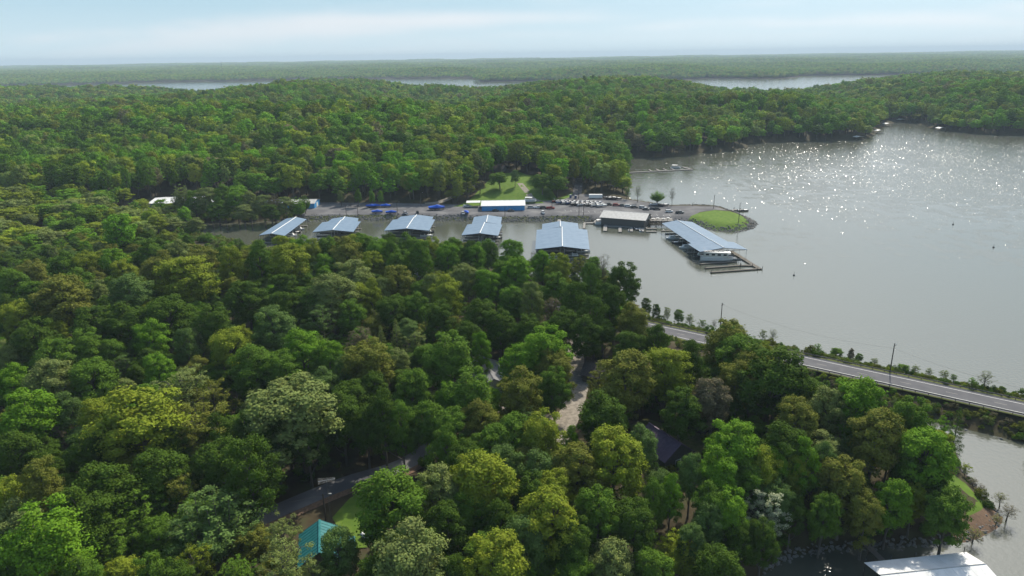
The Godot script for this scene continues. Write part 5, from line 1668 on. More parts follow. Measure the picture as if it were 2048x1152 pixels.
var FAR_LAKE := PackedVector2Array([Vector2(-2600.0, -2500.0), Vector2(-1900.0, -1980.0), Vector2(-1275.0, -2183.6), Vector2(-994.9, -2009.6), Vector2(-789.2, -1912.0), Vector2(-696.3, -2027.8), Vector2(-717.8, -2383.4), Vector2(-378.1, -2309.5), Vector2(-253.9, -1956.7), Vector2(-146.4, -1791.7), Vector2(-47.8, -1808.7), Vector2(17.7, -2151.8), Vector2(405.8, -2089.5), Vector2(462.6, -1852.2), Vector2(535.0, -1675.6), Vector2(626.6, -1612.1), Vector2(752.1, -1722.5), Vector2(1005.6, -2079.2), Vector2(1300.0, -1950.0), Vector2(2400.0, -2300.0), Vector2(4200.0, -2200.0), Vector2(4200.0, -3300.0), Vector2(2017.4, -2876.8), Vector2(1902.7, -2944.4), Vector2(1690.6, -3153.4), Vector2(1459.9, -3121.9), Vector2(1285.5, -3222.0), Vector2(1138.4, -2926.0), Vector2(973.1, -2942.2), Vector2(849.1, -3003.9), Vector2(624.9, -2918.1), Vector2(371.6, -2973.4), Vector2(66.1, -2989.2), Vector2(-122.8, -3102.9), Vector2(-136.1, -3272.7), Vector2(-153.6, -3582.9), Vector2(-290.8, -3611.1), Vector2(-490.9, -3629.2), Vector2(-794.9, -3656.8), Vector2(-1148.5, -3667.2), Vector2(-1413.3, -3638.0), Vector2(-1798.3, -3661.6), Vector2(-2041.6, -3497.3), Vector2(-2133.9, -3471.9), Vector2(-2600.0, -3000.0)])
var LOT := PackedVector2Array([Vector2(-137.0, -446.9), Vector2(-141.6, -494.8), Vector2(-92.4, -489.3), Vector2(-56.4, -483.0), Vector2(-26.4, -477.3), Vector2(-7.5, -486.3), Vector2(13.6, -488.3), Vector2(31.7, -494.2), Vector2(51.2, -511.7), Vector2(70.2, -502.4), Vector2(80.9, -489.4), Vector2(88.5, -482.5), Vector2(97.6, -473.9), Vector2(108.3, -464.6), Vector2(122.2, -463.6), Vector2(136.6, -460.0), Vector2(140.8, -447.0), Vector2(133.2, -449.1), Vector2(122.0, -443.7), Vector2(109.9, -425.4), Vector2(106.7, -420.1), Vector2(82.7, -423.1), Vector2(55.4, -426.3), Vector2(50.4, -438.2), Vector2(-7.0, -441.5), Vector2(-85.7, -450.8), Vector2(-134.3, -451.2)])
var OVAL := PackedVector2Array([Vector2(109.2, -425.5), Vector2(114.7, -433.7), Vector2(121.7, -442.2), Vector2(133.0, -448.3), Vector2(141.4, -443.8), Vector2(145.6, -431.5), Vector2(145.1, -417.4), Vector2(141.5, -408.3), Vector2(135.0, -401.0), Vector2(127.9, -398.9), Vector2(119.7, -400.7), Vector2(113.0, -408.9), Vector2(109.7, -417.1)])
var PENINSULA := PackedVector2Array([Vector2(84.5, -416.1), Vector2(108.5, -465.5), Vector2(122.4, -464.4), Vector2(136.6, -460.0), Vector2(141.7, -450.0), Vector2(144.6, -437.5), Vector2(146.7, -424.3), Vector2(145.9, -413.3), Vector2(140.6, -401.9), Vector2(130.3, -395.0), Vector2(121.7, -397.4), Vector2(113.8, -406.2), Vector2(108.7, -415.8)])
var STRIP := PackedVector2Array([Vector2(-134.4, -451.7), Vector2(-85.8, -451.3), Vector2(-7.0, -442.0), Vector2(50.5, -438.7), Vector2(49.2, -432.9), Vector2(-6.9, -435.4), Vector2(-84.6, -444.4), Vector2(-131.7, -444.0)])
var HILL_LAWN := PackedVector2Array([Vector2(-39.7, -471.9), Vector2(-28.7, -488.7), Vector2(-22.6, -513.0), Vector2(-13.9, -539.6), Vector2(-4.3, -552.3), Vector2(7.7, -560.6), Vector2(20.8, -536.6), Vector2(31.3, -489.4), Vector2(22.0, -479.3), Vector2(-7.4, -476.3)])
var LANE_LAWN := PackedVector2Array([Vector2(11.5, -550.9), Vector2(21.5, -554.7), Vector2(27.8, -523.2), Vector2(33.5, -494.9), Vector2(48.0, -517.3), Vector2(53.0, -538.3), Vector2(50.1, -501.2), Vector2(34.6, -485.5), Vector2(24.3, -490.0)])
var POINT_LAWN := PackedVector2Array([Vector2(105.6, -145.6), Vector2(107.3, -143.4), Vector2(107.1, -137.5), Vector2(107.3, -133.7), Vector2(106.1, -131.7), Vector2(101.3, -128.5), Vector2(96.0, -126.9), Vector2(92.2, -127.8), Vector2(95.2, -136.8)])
var ROAD_LAWN := PackedVector2Array([Vector2(48.0, -237.9), Vector2(55.0, -234.7), Vector2(61.1, -228.4), Vector2(59.0, -222.6), Vector2(51.9, -228.3), Vector2(47.5, -233.1)])
var CABIN_LAWN := PackedVector2Array([Vector2(-38.9, -126.0), Vector2(-36.7, -133.0), Vector2(-32.5, -137.7), Vector2(-27.8, -140.5), Vector2(-28.9, -132.8), Vector2(-30.6, -124.1), Vector2(-29.6, -116.3), Vector2(-32.6, -116.3), Vector2(-36.4, -121.8)])
var PURPLE_YARD := PackedVector2Array([Vector2(29.8, -163.0), Vector2(35.1, -166.9), Vector2(47.7, -158.6), Vector2(48.3, -151.4), Vector2(40.8, -146.0), Vector2(37.0, -145.0), Vector2(31.5, -154.2)])
var ROAD := PackedVector2Array([Vector2(354.8, -24.1), Vector2(47.7, -243.4), Vector2(26.4, -259.9), Vector2(-5.0, -285.0), Vector2(-60.0, -318.0), Vector2(-120.0, -340.0), Vector2(-170.0, -358.0), Vector2(-215.0, -372.0), Vector2(-262.0, -378.0), Vector2(-330.0, -372.0), Vector2(-420.0, -350.0)])
var DRIVE := PackedVector2Array([Vector2(-95.0, -98.0), Vector2(-70.0, -114.0), Vector2(-54.4, -126.4), Vector2(-47.6, -132.4), Vector2(-38.1, -139.8), Vector2(-27.5, -145.7), Vector2(-21.1, -154.0), Vector2(-17.0, -164.0), Vector2(-14.0, -178.0), Vector2(-12.0, -192.0)])
var DRIVE_FORK := PackedVector2Array([Vector2(10.0, -156.0), Vector2(13.5, -164.8), Vector2(17.4, -178.9), Vector2(20.5, -196.0), Vector2(20.0, -212.0), Vector2(24.0, -232.0), Vector2(30.0, -250.0)])
var DRIVE_LINK := PackedVector2Array([Vector2(-14.0, -178.0), Vector2(0.0, -172.0), Vector2(13.5, -166.0)])
var CLEARINGS := [LOT, OVAL, PENINSULA, HILL_LAWN, LANE_LAWN, POINT_LAWN, ROAD_LAWN, CABIN_LAWN, PURPLE_YARD, STRIP]
# buildings to keep trees off: x, z, radius
var KEEP_OFF := [Vector3(-5.7, -199.5, 9), Vector3(36.4, -153.6, 9), Vector3(-39.7, -119, 8), Vector3(-46.5, -306.7, 9), Vector3(26, -196, 8), Vector3(-240, -468, 20), Vector3(-225, -465, 16), Vector3(-235, -485, 22), Vector3(-212, -485, 22), Vector3(-160, -480, 16), Vector3(-145, -480, 16), Vector3(-172, -478, 14)]
var LAKE_STONES_A := PackedVector2Array([Vector2(-151.3, -450.1), Vector2(-133.9, -448.9), Vector2(-85.2, -447.1), Vector2(-39.4, -443.9), Vector2(-7.0, -438.8), Vector2(50.1, -434.9), Vector2(55.7, -428.9), Vector2(101.1, -425.9), Vector2(112.4, -423.7), Vector2(116.8, -411.4), Vector2(123.9, -404.5), Vector2(132.5, -401.5), Vector2(143.0, -408.4), Vector2(148.9, -417.2), Vector2(150.0, -436.7), Vector2(147.1, -448.9), Vector2(143.9, -460.1), Vector2(139.2, -468.6), Vector2(110.5, -474.1)])
var LAKE_STONES_B := PackedVector2Array([Vector2(119.2, -169.9), Vector2(124.3, -166.0), Vector2(128.7, -162.5), Vector2(133.6, -158.2), Vector2(140.8, -152.4)])
var LAKE_STONES_C := PackedVector2Array([Vector2(49.5, -116.7), Vector2(58.6, -121.8), Vector2(70.9, -123.6), Vector2(81.8, -124.0), Vector2(90.5, -124.4), Vector2(97.9, -125.9), Vector2(106.4, -130.6), Vector2(109.9, -136.9), Vector2(110.3, -143.8), Vector2(112.0, -153.5)])
# plants that stand apart: kind, place, height, width, tone, label, group
var ROADSIDE := [
	["B", Vector3(141.1, 2.00, -189.4), 6.5, 6.5, "p", "bare budding tree standing alone on the lake bank beside the highway", "trees on the highway bank"],
	["S", Vector3(137.0, 2.00, -188.9), 3.6, 3.4, "b", "bright green sapling left of the bare bank tree", "trees on the highway bank"],
	["R", Vector3(145.7, 2.00, -188.3), 2.4, 2.2, "d", "small dark bush right of the bare bank tree", "trees on the highway bank"],
	["S", Vector3(135.8, 2.00, -195.3), 3.4, 3.0, "g", "small green sapling fourth right of the tall roadside pole", "trees on the highway bank"],
	["S", Vector3(133.2, 2.00, -196.5), 4.0, 3.6, "p", "pale sapling third right of the tall roadside pole", "trees on the highway bank"],
	["S", Vector3(129.6, 2.00, -198.4), 3.6, 3.0, "p", "pale sapling second right of the tall roadside pole", "trees on the highway bank"],
	["S", Vector3(127.7, 2.00, -202.1), 4.0, 3.2, "p", "pale leafy sapling nearest right of the tall roadside pole", "trees on the highway bank"],
	["R", Vector3(124.8, 2.00, -204.0), 3.0, 4.0, "g", "round green bush just right of the tall roadside pole", "trees on the highway bank"],
	["S", Vector3(117.9, 2.00, -208.9), 3.4, 3.0, "p", "pale sapling just left of the tall roadside pole", "trees on the highway bank"],
	["U", Vector3(113.8, 2.00, -211.0), 3.8, 2.6, "g", "green upright sapling second left of the tall roadside pole", "trees on the highway bank"],
	["U", Vector3(112.3, 2.00, -213.4), 5.0, 2.4, "s", "thin dark sapling third left of the tall roadside pole", "trees on the highway bank"],
	["R", Vector3(108.8, 2.00, -216.0), 4.0, 4.2, "g", "green bushy sapling on the bank right of the dark wood", "trees on the highway bank"],
	["S", Vector3(104.2, 2.00, -220.4), 4.6, 3.6, "b", "bright sapling on the bank beside the dark wood", "trees on the highway bank"],
	["B", Vector3(92.0, 2.00, -228.7), 6.5, 4.6, "p", "bare small tree on the lake bank behind the dark wood", "trees on the highway bank"],
	["S", Vector3(88.9, 2.00, -230.7), 6.0, 3.4, "p", "pale thin tree left of the bare small bank tree", "trees on the highway bank"],
	["B", Vector3(75.5, 2.00, -244.8), 5.5, 3.4, "s", "bare sapling just left of the farther roadside pole", "trees on the highway bank"],
	["S", Vector3(71.2, 2.00, -245.5), 5.2, 4.2, "g", "green thicket tree nearest left of the farther roadside pole", "trees on the highway bank"],
	["S", Vector3(66.9, 2.00, -247.2), 6.2, 4.4, "p", "pale thin tree second left of the farther roadside pole", "trees on the highway bank"],
	["U", Vector3(63.6, 2.00, -250.0), 7.2, 4.0, "g", "ivy-clad green tree on the bank above the grassy highway gap", "trees on the highway bank"],
	["S", Vector3(59.8, 2.00, -252.3), 7.6, 4.2, "p", "pale thin tree on the bank above the grassy highway gap", "trees on the highway bank"],
	["U", Vector3(56.1, 2.00, -255.7), 7.8, 3.6, "d", "dark narrow tree on the bank near the end of the wood", "trees on the highway bank"],
	["U", Vector3(52.7, 2.00, -258.6), 9.5, 4.2, "d", "dark tall tree on the bank at the end of the wood", "trees on the highway bank"],
	["B", Vector3(87.6, 3.00, -477.3), 12.0, 7.6, "p", "pale budding tree at the lot edge, left of two near the green one", "trees on the peninsula"],
	["B", Vector3(108.4, 3.00, -463.8), 12.5, 6.4, "s", "bare grey tree right of the bushy green tree on the peninsula", "trees on the peninsula"],
	["F", Vector3(99.5, 3.00, -469.5), 9.5, 12.5, "b", "bushy bright green tree leaning at the peninsula shore", "trees on the peninsula"],
	["S", Vector3(81.8, 3.00, -488.4), 9.0, 6.5, "g", "leaning green sapling below the wooded bank by the lot", "trees on the peninsula"],
	["S", Vector3(109.9, 1.00, -147.6), 3.6, 3.4, "y", "yellow-green bush on the near bay shore", "bushes on the bay shore"],
	["B", Vector3(109.3, 1.00, -143.4), 2.2, 3.6, "s", "bare low bush left on the lawn point shore", "bushes on the bay shore"],
	["B", Vector3(109.6, 1.00, -140.8), 2.4, 3.2, "s", "bare low bush midway on the lawn point shore", "bushes on the bay shore"],
	["B", Vector3(111.3, 0.60, -136.5), 3.6, 4.4, "o", "bare round bush at the tip of the lawn point", "bushes on the bay shore"],
	["B", Vector3(109.3, 0.40, -131.3), 4.2, 5.4, "s", "bare brown bush leaning over the clay bank", "bushes on the bay shore"],
	["B", Vector3(97.5, 0.40, -124.5), 3.4, 5.2, "o", "dark twiggy bush at the waterline below the clay bank", "bushes on the bay shore"],
	["B", Vector3(105.5, 0.40, -129.3), 3.0, 4.0, "o", "olive twiggy bush on the clay bank", "bushes on the bay shore"],
	["F", Vector3(-201.7, 2.00, -406.6), 13.0, 14.4, "g", "mid-green tree at the cove head, first from the left in front of the sheds", "trees at the cove head"],
	["F", Vector3(-212.9, 2.00, -450.6), 22.7, 16.6, "p", "pale green tree at the cove head, second from the left in front of the sheds", "trees at the cove head"],
	["F", Vector3(-203.9, 2.00, -430.1), 12.1, 14.4, "p", "pale green tree at the cove head, third from the left in front of the sheds", "trees at the cove head"],
	["U", Vector3(-203.2, 2.00, -445.6), 22.4, 12.8, "g", "mid-green tree at the cove head, fourth from the left in front of the sheds", "trees at the cove head"],
	["U", Vector3(-187.4, 2.00, -408.2), 11.0, 11.0, "p", "pale green tree at the cove head, fifth from the left in front of the sheds", "trees at the cove head"],
	["U", Vector3(-193.8, 2.00, -446.4), 24.1, 17.2, "p", "pale green tree at the cove head, sixth from the left in front of the sheds", "trees at the cove head"],
	["U", Vector3(-185.3, 2.00, -437.2), 15.6, 13.9, "g", "mid-green tree at the cove head, seventh from the left in front of the sheds", "trees at the cove head"],
	["U", Vector3(-184.8, 2.00, -445.8), 25.4, 14.4, "g", "mid-green tree at the cove head, eighth from the left in front of the sheds", "trees at the cove head"],
	["U", Vector3(-175.6, 2.00, -443.7), 22.4, 13.9, "b", "bright green tree at the cove head, ninth from the left in front of the sheds", "trees at the cove head"],
	["U", Vector3(-169.0, 2.00, -436.1), 14.4, 13.9, "p", "pale green tree at the cove head, tenth from the left in front of the sheds", "trees at the cove head"],
	["U", Vector3(-167.9, 2.00, -444.6), 20.8, 12.8, "p", "pale green tree at the cove head, eleventh from the left in front of the sheds", "trees at the cove head"],
	["U", Vector3(-158.9, 2.00, -444.0), 18.9, 13.3, "p", "pale green tree at the cove head, twelfth from the left in front of the sheds", "trees at the cove head"],
	["U", Vector3(-151.6, 2.00, -436.3), 14.0, 12.2, "d", "dark green tree at the cove head, thirteenth from the left in front of the sheds", "trees at the cove head"],
	["F", Vector3(-151.7, 2.00, -443.5), 19.5, 11.6, "s", "brownish tree at the cove head, fourteenth from the left in front of the sheds", "trees at the cove head"],
	["U", Vector3(-145.0, 2.00, -446.0), 17.2, 12.2, "p", "pale green tree at the cove head, fifteenth from the left in front of the sheds", "trees at the cove head"],
	["F", Vector3(-138.5, 2.00, -448.5), 15.9, 12.8, "b", "bright green tree at the cove head, sixteenth from the left in front of the sheds", "trees at the cove head"],
	["F", Vector3(-136.1, 2.00, -457.4), 12.3, 9.4, "g", "mid-green tree at the cove head, seventeenth from the left in front of the sheds", "trees at the cove head"],
	["R", Vector3(-109.8, 4.00, -475.2), 9.5, 5.0, "s", "brownish tree leftmost of the row behind the left lot", "row of young trees behind the lot"],
	["U", Vector3(-117.7, 4.00, -481.0), 11.5, 5.2, "p", "pale tree left of the brownish one in the lot row", "row of young trees behind the lot"],
	["U", Vector3(-104.6, 4.00, -476.5), 12.5, 5.4, "g", "green pointed tree second in the row behind the left lot", "row of young trees behind the lot"],
	["U", Vector3(-95.5, 4.00, -477.6), 11.5, 4.6, "b", "bright green pointed tree third in the row behind the left lot", "row of young trees behind the lot"],
	["U", Vector3(-89.5, 4.00, -477.1), 11.5, 4.2, "b", "bright green pointed tree rightmost of the row behind the left lot", "row of young trees behind the lot"],
	["R", Vector3(-40.8, 5.00, -486.0), 9.5, 11.0, "o", "olive round tree on the slope left of the hill lawn", "trees on the hill lawn"],
	["R", Vector3(-30.5, 8.00, -491.8), 12.5, 10.5, "o", "tall olive tree behind the lawn slope's left edge", "trees on the hill lawn"],
	["R", Vector3(-22.0, 9.00, -501.2), 10.0, 8.5, "s", "brownish tree beside the house on the hill lawn", "trees on the hill lawn"],
	["R", Vector3(-7.7, 10.00, -510.7), 13.0, 14.0, "g", "broad green tree behind the hill house", "trees on the hill lawn"],
	["U", Vector3(3.4, 10.00, -514.0), 13.5, 7.0, "t", "tall grey-green tree right of the hill house", "trees on the hill lawn"],
	["R", Vector3(23.0, 6.00, -500.0), 15.0, 16.0, "g", "large round green tree between the two lanes", "trees on the hill lawn"],
	["R", Vector3(33.7, 6.00, -499.1), 15.5, 15.0, "g", "large round green tree right of its twin between the two lanes", "trees on the hill lawn"],
]
# trees of the near wood: kind, x, z, height of the top above the lake, width, tone, label
const TREES := [
	["R", -111.4, -144.0, 29.7, 13.8, "b", "large bright green round-crowned tree right of the lower left edge corner"],
	["U", -104.9, -147.6, 27.6, 8.1, "t", "bluish green tall narrow tree behind and right of the lower left edge corner"],
	["R", -98.2, -147.6, 26.2, 10.1, "y", "yellow-green round-crowned tree right of the lower left edge corner"],
	["R", -81.5, -136.4, 33.6, 19.3, "y", "large yellow-green round-crowned tree in front and left of the widest budding tree"],
	["S", -70.8, -141.9, 29.6, 18.2, "o", "large olive green thin open-crowned tree in front and right of the widest budding tree"],
	["S", -71.0, -139.1, 24.6, 11.6, "o", "olive green thin open-crowned tree in front and right of the widest budding tree, second nearest"],
	["R", -48.3, -141.3, 33.6, 21.2, "p", "large pale green round-crowned tree in front of the big pale tree"],
	["U", -59.7, -137.9, 26.8, 7.7, "d", "dark green tall narrow tree in front and left of the big pale tree, second nearest"],
	["U", -92.6, -118.6, 28.1, 8.4, "o", "olive green tall narrow tree in front and right of the lower left edge corner"],
	["S", -105.3, -145.9, 21.3, 8.1, "s", "grey-brown budding thin open-crowned tree in front and right of the lower left edge corner"],
	["R", -99.0, -118.0, 24.1, 7.9, "y", "yellow-green round-crowned tree behind and left of the bottom left corner"],
	["R", -78.7, -107.9, 27.4, 11.4, "d", "large dark green round-crowned tree behind and right of the bottom left corner"],
	["R", -79.5, -99.7, 30.3, 14.5, "b", "large bright green round-crowned tree behind the bottom left corner"],
	["F", -83.4, -109.5, 17.7, 9.1, "b", "bright green spreading fan-shaped tree right of the bottom left corner"],
	["R", -79.7, -95.6, 23.4, 7.1, "y", "yellow-green round-crowned tree in front of the bottom left corner"],
	["F", -73.2, -115.0, 22.6, 15.5, "g", "large mid-green spreading fan-shaped tree behind and left of the lower left edge"],
	["F", -74.1, -108.9, 19.7, 11.7, "g", "large mid-green spreading fan-shaped tree left of the lower left edge"],
	["F", -56.7, -110.9, 24.6, 19.8, "t", "large bluish green spreading fan-shaped tree behind and right of the lower left edge"],
	["S", -43.3, -109.7, 21.2, 8.0, "p", "pale green thin open-crowned tree behind and left of the green-roofed cabin"],
	["S", -37.8, -96.1, 25.3, 12.4, "p", "large pale green thin open-crowned tree in front and left of the green-roofed cabin"],
	["R", -61.9, -97.3, 22.1, 5.8, "g", "mid-green round-crowned tree in front and left of the lower left edge"],
	["R", -77.6, -114.5, 29.0, 13.0, "d", "large dark green round-crowned tree behind and left of the lower left edge"],
	["R", -72.1, -121.9, 27.5, 11.5, "d", "dark green round-crowned tree behind and left of the lower left edge"],
	["S", -67.4, -120.9, 23.4, 10.4, "o", "olive green thin open-crowned tree behind the lower left edge"],
	["U", -51.9, -119.1, 31.9, 10.6, "d", "dark green tall narrow tree behind and left of the antenna mast"],
	["U", -53.3, -137.6, 27.2, 7.9, "d", "dark green tall narrow tree in front and left of the big pale tree, nearest"],
	["R", -59.8, -125.8, 27.2, 11.2, "d", "dark green round-crowned tree behind and left of the antenna mast"],
	["R", -22.7, -109.7, 29.5, 13.6, "g", "large mid-green round-crowned tree in front and right of the bend of the drive"],
	["R", -15.0, -115.7, 26.2, 10.1, "p", "pale green round-crowned tree right of the bend of the drive"],
	["R", -6.7, -116.9, 29.2, 13.2, "y", "large yellow-green round-crowned tree right of the bend of the drive"],
	["R", -31.0, -101.9, 23.4, 7.2, "t", "bluish green round-crowned tree right of the green-roofed cabin"],
	["R", -17.4, -94.9, 28.5, 12.6, "p", "large pale green round-crowned tree in front and right of the green-roofed cabin"],
	["R", -3.6, -96.3, 25.8, 10.9, "y", "large yellow-green round-crowned tree left of the bottom edge centre"],
	["R", 6.2, -106.1, 27.2, 11.5, "y", "large yellow-green round-crowned tree behind and right of the bottom edge centre"],
	["R", 1.7, -103.9, 24.1, 8.1, "t", "bluish green round-crowned tree behind the bottom edge centre"],
	["F", 2.7, -104.2, 17.9, 9.8, "b", "bright green spreading fan-shaped tree right of the bottom edge centre"],
	["R", 15.4, -110.2, 24.9, 9.0, "g", "mid-green round-crowned tree in front and left of the purple-roofed cabin"],
	["R", 16.5, -101.5, 19.9, 9.1, "p", "pale green round-crowned tree right of the bottom edge centre"],
	["R", 22.3, -109.2, 23.1, 9.0, "d", "dark green round-crowned tree in front and left of the purple-roofed cabin"],
	["U", 27.2, -117.3, 22.2, 5.1, "g", "small mid-green tall narrow tree in front of the purple-roofed cabin"],
	["U", 30.8, -118.4, 22.3, 5.2, "b", "bright green tall narrow tree in front and right of the purple-roofed cabin"],
	["F", 30.6, -110.1, 14.9, 10.9, "y", "yellow-green spreading fan-shaped tree in front and left of the white-blossomed tree"],
	["R", 33.0, -110.0, 17.1, 5.9, "t", "bluish green round-crowned tree in front and left of the white-blossomed tree, second nearest"],
	["R", 37.9, -117.1, 20.5, 6.8, "g", "mid-green round-crowned tree left of the white-blossomed tree"],
	["R", 41.7, -115.9, 20.2, 8.7, "b", "bright green round-crowned tree left of the white-blossomed tree"],
	["R", 37.7, -114.1, 18.7, 6.7, "t", "bluish green round-crowned tree in front and left of the white-blossomed tree, nearest"],
	["S", 50.3, -120.8, 18.2, 10.2, "w", "white-blossomed thin open-crowned tree beside the white-blossomed tree"],
	["R", 41.4, -123.5, 24.2, 8.8, "b", "bright green round-crowned tree in front and right of the purple-roofed cabin"],
	["R", 45.8, -129.4, 27.4, 11.5, "b", "bright green round-crowned tree right of the purple-roofed cabin"],
	["R", 52.1, -127.8, 22.8, 8.4, "y", "yellow-green round-crowned tree behind the white-blossomed tree"],
	["U", 36.0, -123.8, 23.7, 5.9, "t", "bluish green tall narrow tree in front and right of the purple-roofed cabin"],
	["R", 27.7, -133.5, 23.9, 7.7, "t", "bluish green round-crowned tree left of the purple-roofed cabin"],
	["R", 20.2, -124.1, 28.9, 13.0, "y", "large yellow-green round-crowned tree in front and left of the purple-roofed cabin"],
	["R", 12.5, -122.1, 26.6, 10.6, "o", "olive green round-crowned tree in front of the pale forked drive"],
	["R", 8.3, -117.8, 24.1, 7.9, "y", "yellow-green round-crowned tree in front and left of the pale forked drive, second nearest"],
	["R", 5.1, -123.4, 24.6, 8.4, "t", "bluish green round-crowned tree in front and left of the pale forked drive, nearest"],
	["R", 6.2, -135.9, 26.9, 10.8, "y", "yellow-green round-crowned tree in front and left of the pale forked drive, nearest"],
	["R", -0.3, -136.6, 26.0, 9.9, "g", "mid-green round-crowned tree in front and left of the pale forked drive, nearest"],
	["U", 13.0, -140.5, 20.8, 4.2, "b", "small bright green tall narrow tree in front of the pale forked drive"],
	["R", 20.1, -142.5, 27.5, 11.5, "d", "dark green round-crowned tree right of the pale forked drive"],
	["R", 9.0, -175.7, 31.0, 15.1, "b", "bright green round-crowned tree behind and left of the brown-roofed cabin"],
	["R", 1.9, -172.9, 27.8, 11.8, "b", "bright green round-crowned tree behind and right of the grey-roofed house"],
	["R", 10.5, -171.0, 27.1, 11.1, "o", "olive green round-crowned tree left of the brown-roofed cabin"],
	["R", 1.6, -155.7, 27.6, 11.6, "o", "olive green round-crowned tree in front and right of the grey-roofed house"],
	["R", 10.6, -162.8, 25.0, 8.9, "g", "mid-green round-crowned tree in front and left of the brown-roofed cabin"],
	["R", 27.7, -159.1, 31.0, 15.2, "o", "large olive green round-crowned tree right of the brown-roofed cabin"],
	["R", 39.2, -165.4, 29.3, 13.4, "y", "yellow-green round-crowned tree in front of the grassy highway gap"],
	["S", 22.4, -169.7, 21.6, 8.5, "o", "olive green thin open-crowned tree in front of the brown-roofed cabin"],
	["R", 39.5, -148.0, 25.9, 9.8, "d", "dark green round-crowned tree behind and right of the purple-roofed cabin"],
	["R", 48.5, -152.9, 26.4, 10.3, "s", "grey-brown budding round-crowned tree left of the dark roadside wood"],
	["U", 47.5, -171.3, 28.4, 8.6, "d", "dark green tall narrow tree in front and right of the grassy highway gap"],
	["U", 41.2, -185.9, 27.8, 8.3, "d", "dark green tall narrow tree left of the grassy highway gap"],
	["R", 60.8, -182.8, 29.2, 13.3, "o", "olive green round-crowned tree in front of the farther roadside pole"],
	["R", 60.4, -172.5, 29.0, 13.1, "g", "mid-green round-crowned tree in front and right of the farther roadside pole"],
	["R", 63.1, -168.5, 28.1, 12.1, "o", "olive green round-crowned tree behind and left of the dark roadside wood, nearest"],
	["R", 56.8, -162.3, 26.3, 10.3, "o", "olive green round-crowned tree behind and left of the dark roadside wood, second nearest"],
	["R", 63.4, -156.1, 32.6, 16.8, "d", "large dark green round-crowned tree behind and left of the dark roadside wood"],
	["R", 69.2, -156.0, 26.3, 10.2, "d", "dark green round-crowned tree beside the dark roadside wood"],
	["R", 33.1, -185.3, 26.0, 9.9, "d", "dark green round-crowned tree in front and left of the grassy highway gap"],
	["R", 37.7, -203.9, 26.8, 10.8, "o", "olive green round-crowned tree behind and left of the grassy highway gap"],
	["R", 41.3, -244.9, 28.6, 12.7, "d", "dark green round-crowned tree in front and right of the widest blue dock roof"],
	["B", 37.4, -277.2, 22.7, 8.6, "s", "small grey-brown budding bare-branched tree in front and right of the widest blue dock roof"],
	["U", 33.2, -214.1, 29.7, 9.3, "d", "dark green tall narrow tree behind and left of the grassy highway gap, nearest"],
	["U", 31.5, -221.9, 28.9, 8.9, "d", "dark green tall narrow tree behind and left of the grassy highway gap, second nearest"],
	["R", 18.2, -266.9, 26.6, 10.5, "y", "yellow-green round-crowned tree in front of the widest blue dock roof"],
	["R", 12.6, -274.8, 25.5, 9.4, "b", "small bright green round-crowned tree in front and left of the widest blue dock roof"],
	["S", 28.3, -278.9, 22.7, 9.6, "o", "small olive green thin open-crowned tree in front and right of the widest blue dock roof"],
	["U", 29.3, -247.9, 28.3, 8.5, "g", "small mid-green tall narrow tree in front and right of the widest blue dock roof"],
	["R", 15.5, -240.5, 26.5, 10.4, "g", "mid-green round-crowned tree in front of the widest blue dock roof"],
	["U", 7.0, -225.5, 28.5, 8.6, "p", "small pale green tall narrow tree in front and left of the widest blue dock roof"],
	["R", -0.7, -230.1, 25.3, 9.2, "b", "bright green round-crowned tree in front and left of the widest blue dock roof, second nearest"],
	["S", 13.1, -228.2, 22.1, 9.0, "s", "small grey-brown budding thin open-crowned tree in front of the widest blue dock roof"],
	["U", 20.2, -213.5, 32.2, 10.8, "d", "dark green tall narrow tree in front and right of the widest blue dock roof"],
	["U", 25.4, -203.3, 30.5, 9.8, "d", "dark green tall narrow tree behind and left of the grassy highway gap, third nearest"],
	["R", 16.2, -202.8, 26.8, 10.7, "d", "dark green round-crowned tree behind and left of the brown-roofed cabin"],
	["R", 22.0, -195.9, 26.5, 10.4, "d", "dark green round-crowned tree behind the brown-roofed cabin"],
	["R", 4.5, -197.3, 26.5, 10.5, "d", "dark green round-crowned tree behind and right of the grey-roofed house"],
	["R", 1.3, -253.8, 29.0, 13.1, "b", "bright green round-crowned tree in front and left of the widest blue dock roof, nearest"],
	["R", -0.5, -290.2, 27.1, 11.1, "b", "small bright green round-crowned tree in front and right of the two-step blue dock roof"],
	["B", 9.4, -293.7, 19.8, 5.6, "s", "small grey-brown budding bare-branched tree in front and left of the widest blue dock roof"],
	["R", 63.5, -140.7, 26.7, 10.6, "o", "olive green round-crowned tree in front of the dark roadside wood"],
	["R", 74.4, -146.8, 26.3, 10.2, "p", "pale green round-crowned tree in front and right of the dark roadside wood"],
	["S", 77.0, -163.1, 19.0, 5.7, "p", "small pale green thin open-crowned tree right of the dark roadside wood"],
	["R", 80.6, -146.7, 28.8, 12.9, "b", "bright green round-crowned tree in front and right of the dark roadside wood"],
	["R", 90.3, -141.4, 26.0, 9.9, "g", "mid-green round-crowned tree in front and left of the highway guardrail"],
	["R", 78.7, -134.4, 27.1, 12.0, "o", "olive green round-crowned tree in front and left of the highway guardrail"],
	["R", 87.1, -129.6, 24.9, 12.6, "b", "bright green round-crowned tree behind and left of the lakeside lawn point"],
	["S", 101.3, -146.0, 18.7, 6.5, "b", "bright green thin open-crowned tree in front and left of the highway guardrail"],
	["C", 111.9, -156.5, 15.3, 5.8, "d", "dark green small conical tree in front of the highway guardrail"],
	["U", 61.1, -129.2, 23.5, 7.3, "b", "bright green tall narrow tree behind and right of the white-blossomed tree"],
	["U", 65.8, -130.3, 22.2, 6.4, "t", "bluish green tall narrow tree behind and right of the white-blossomed tree"],
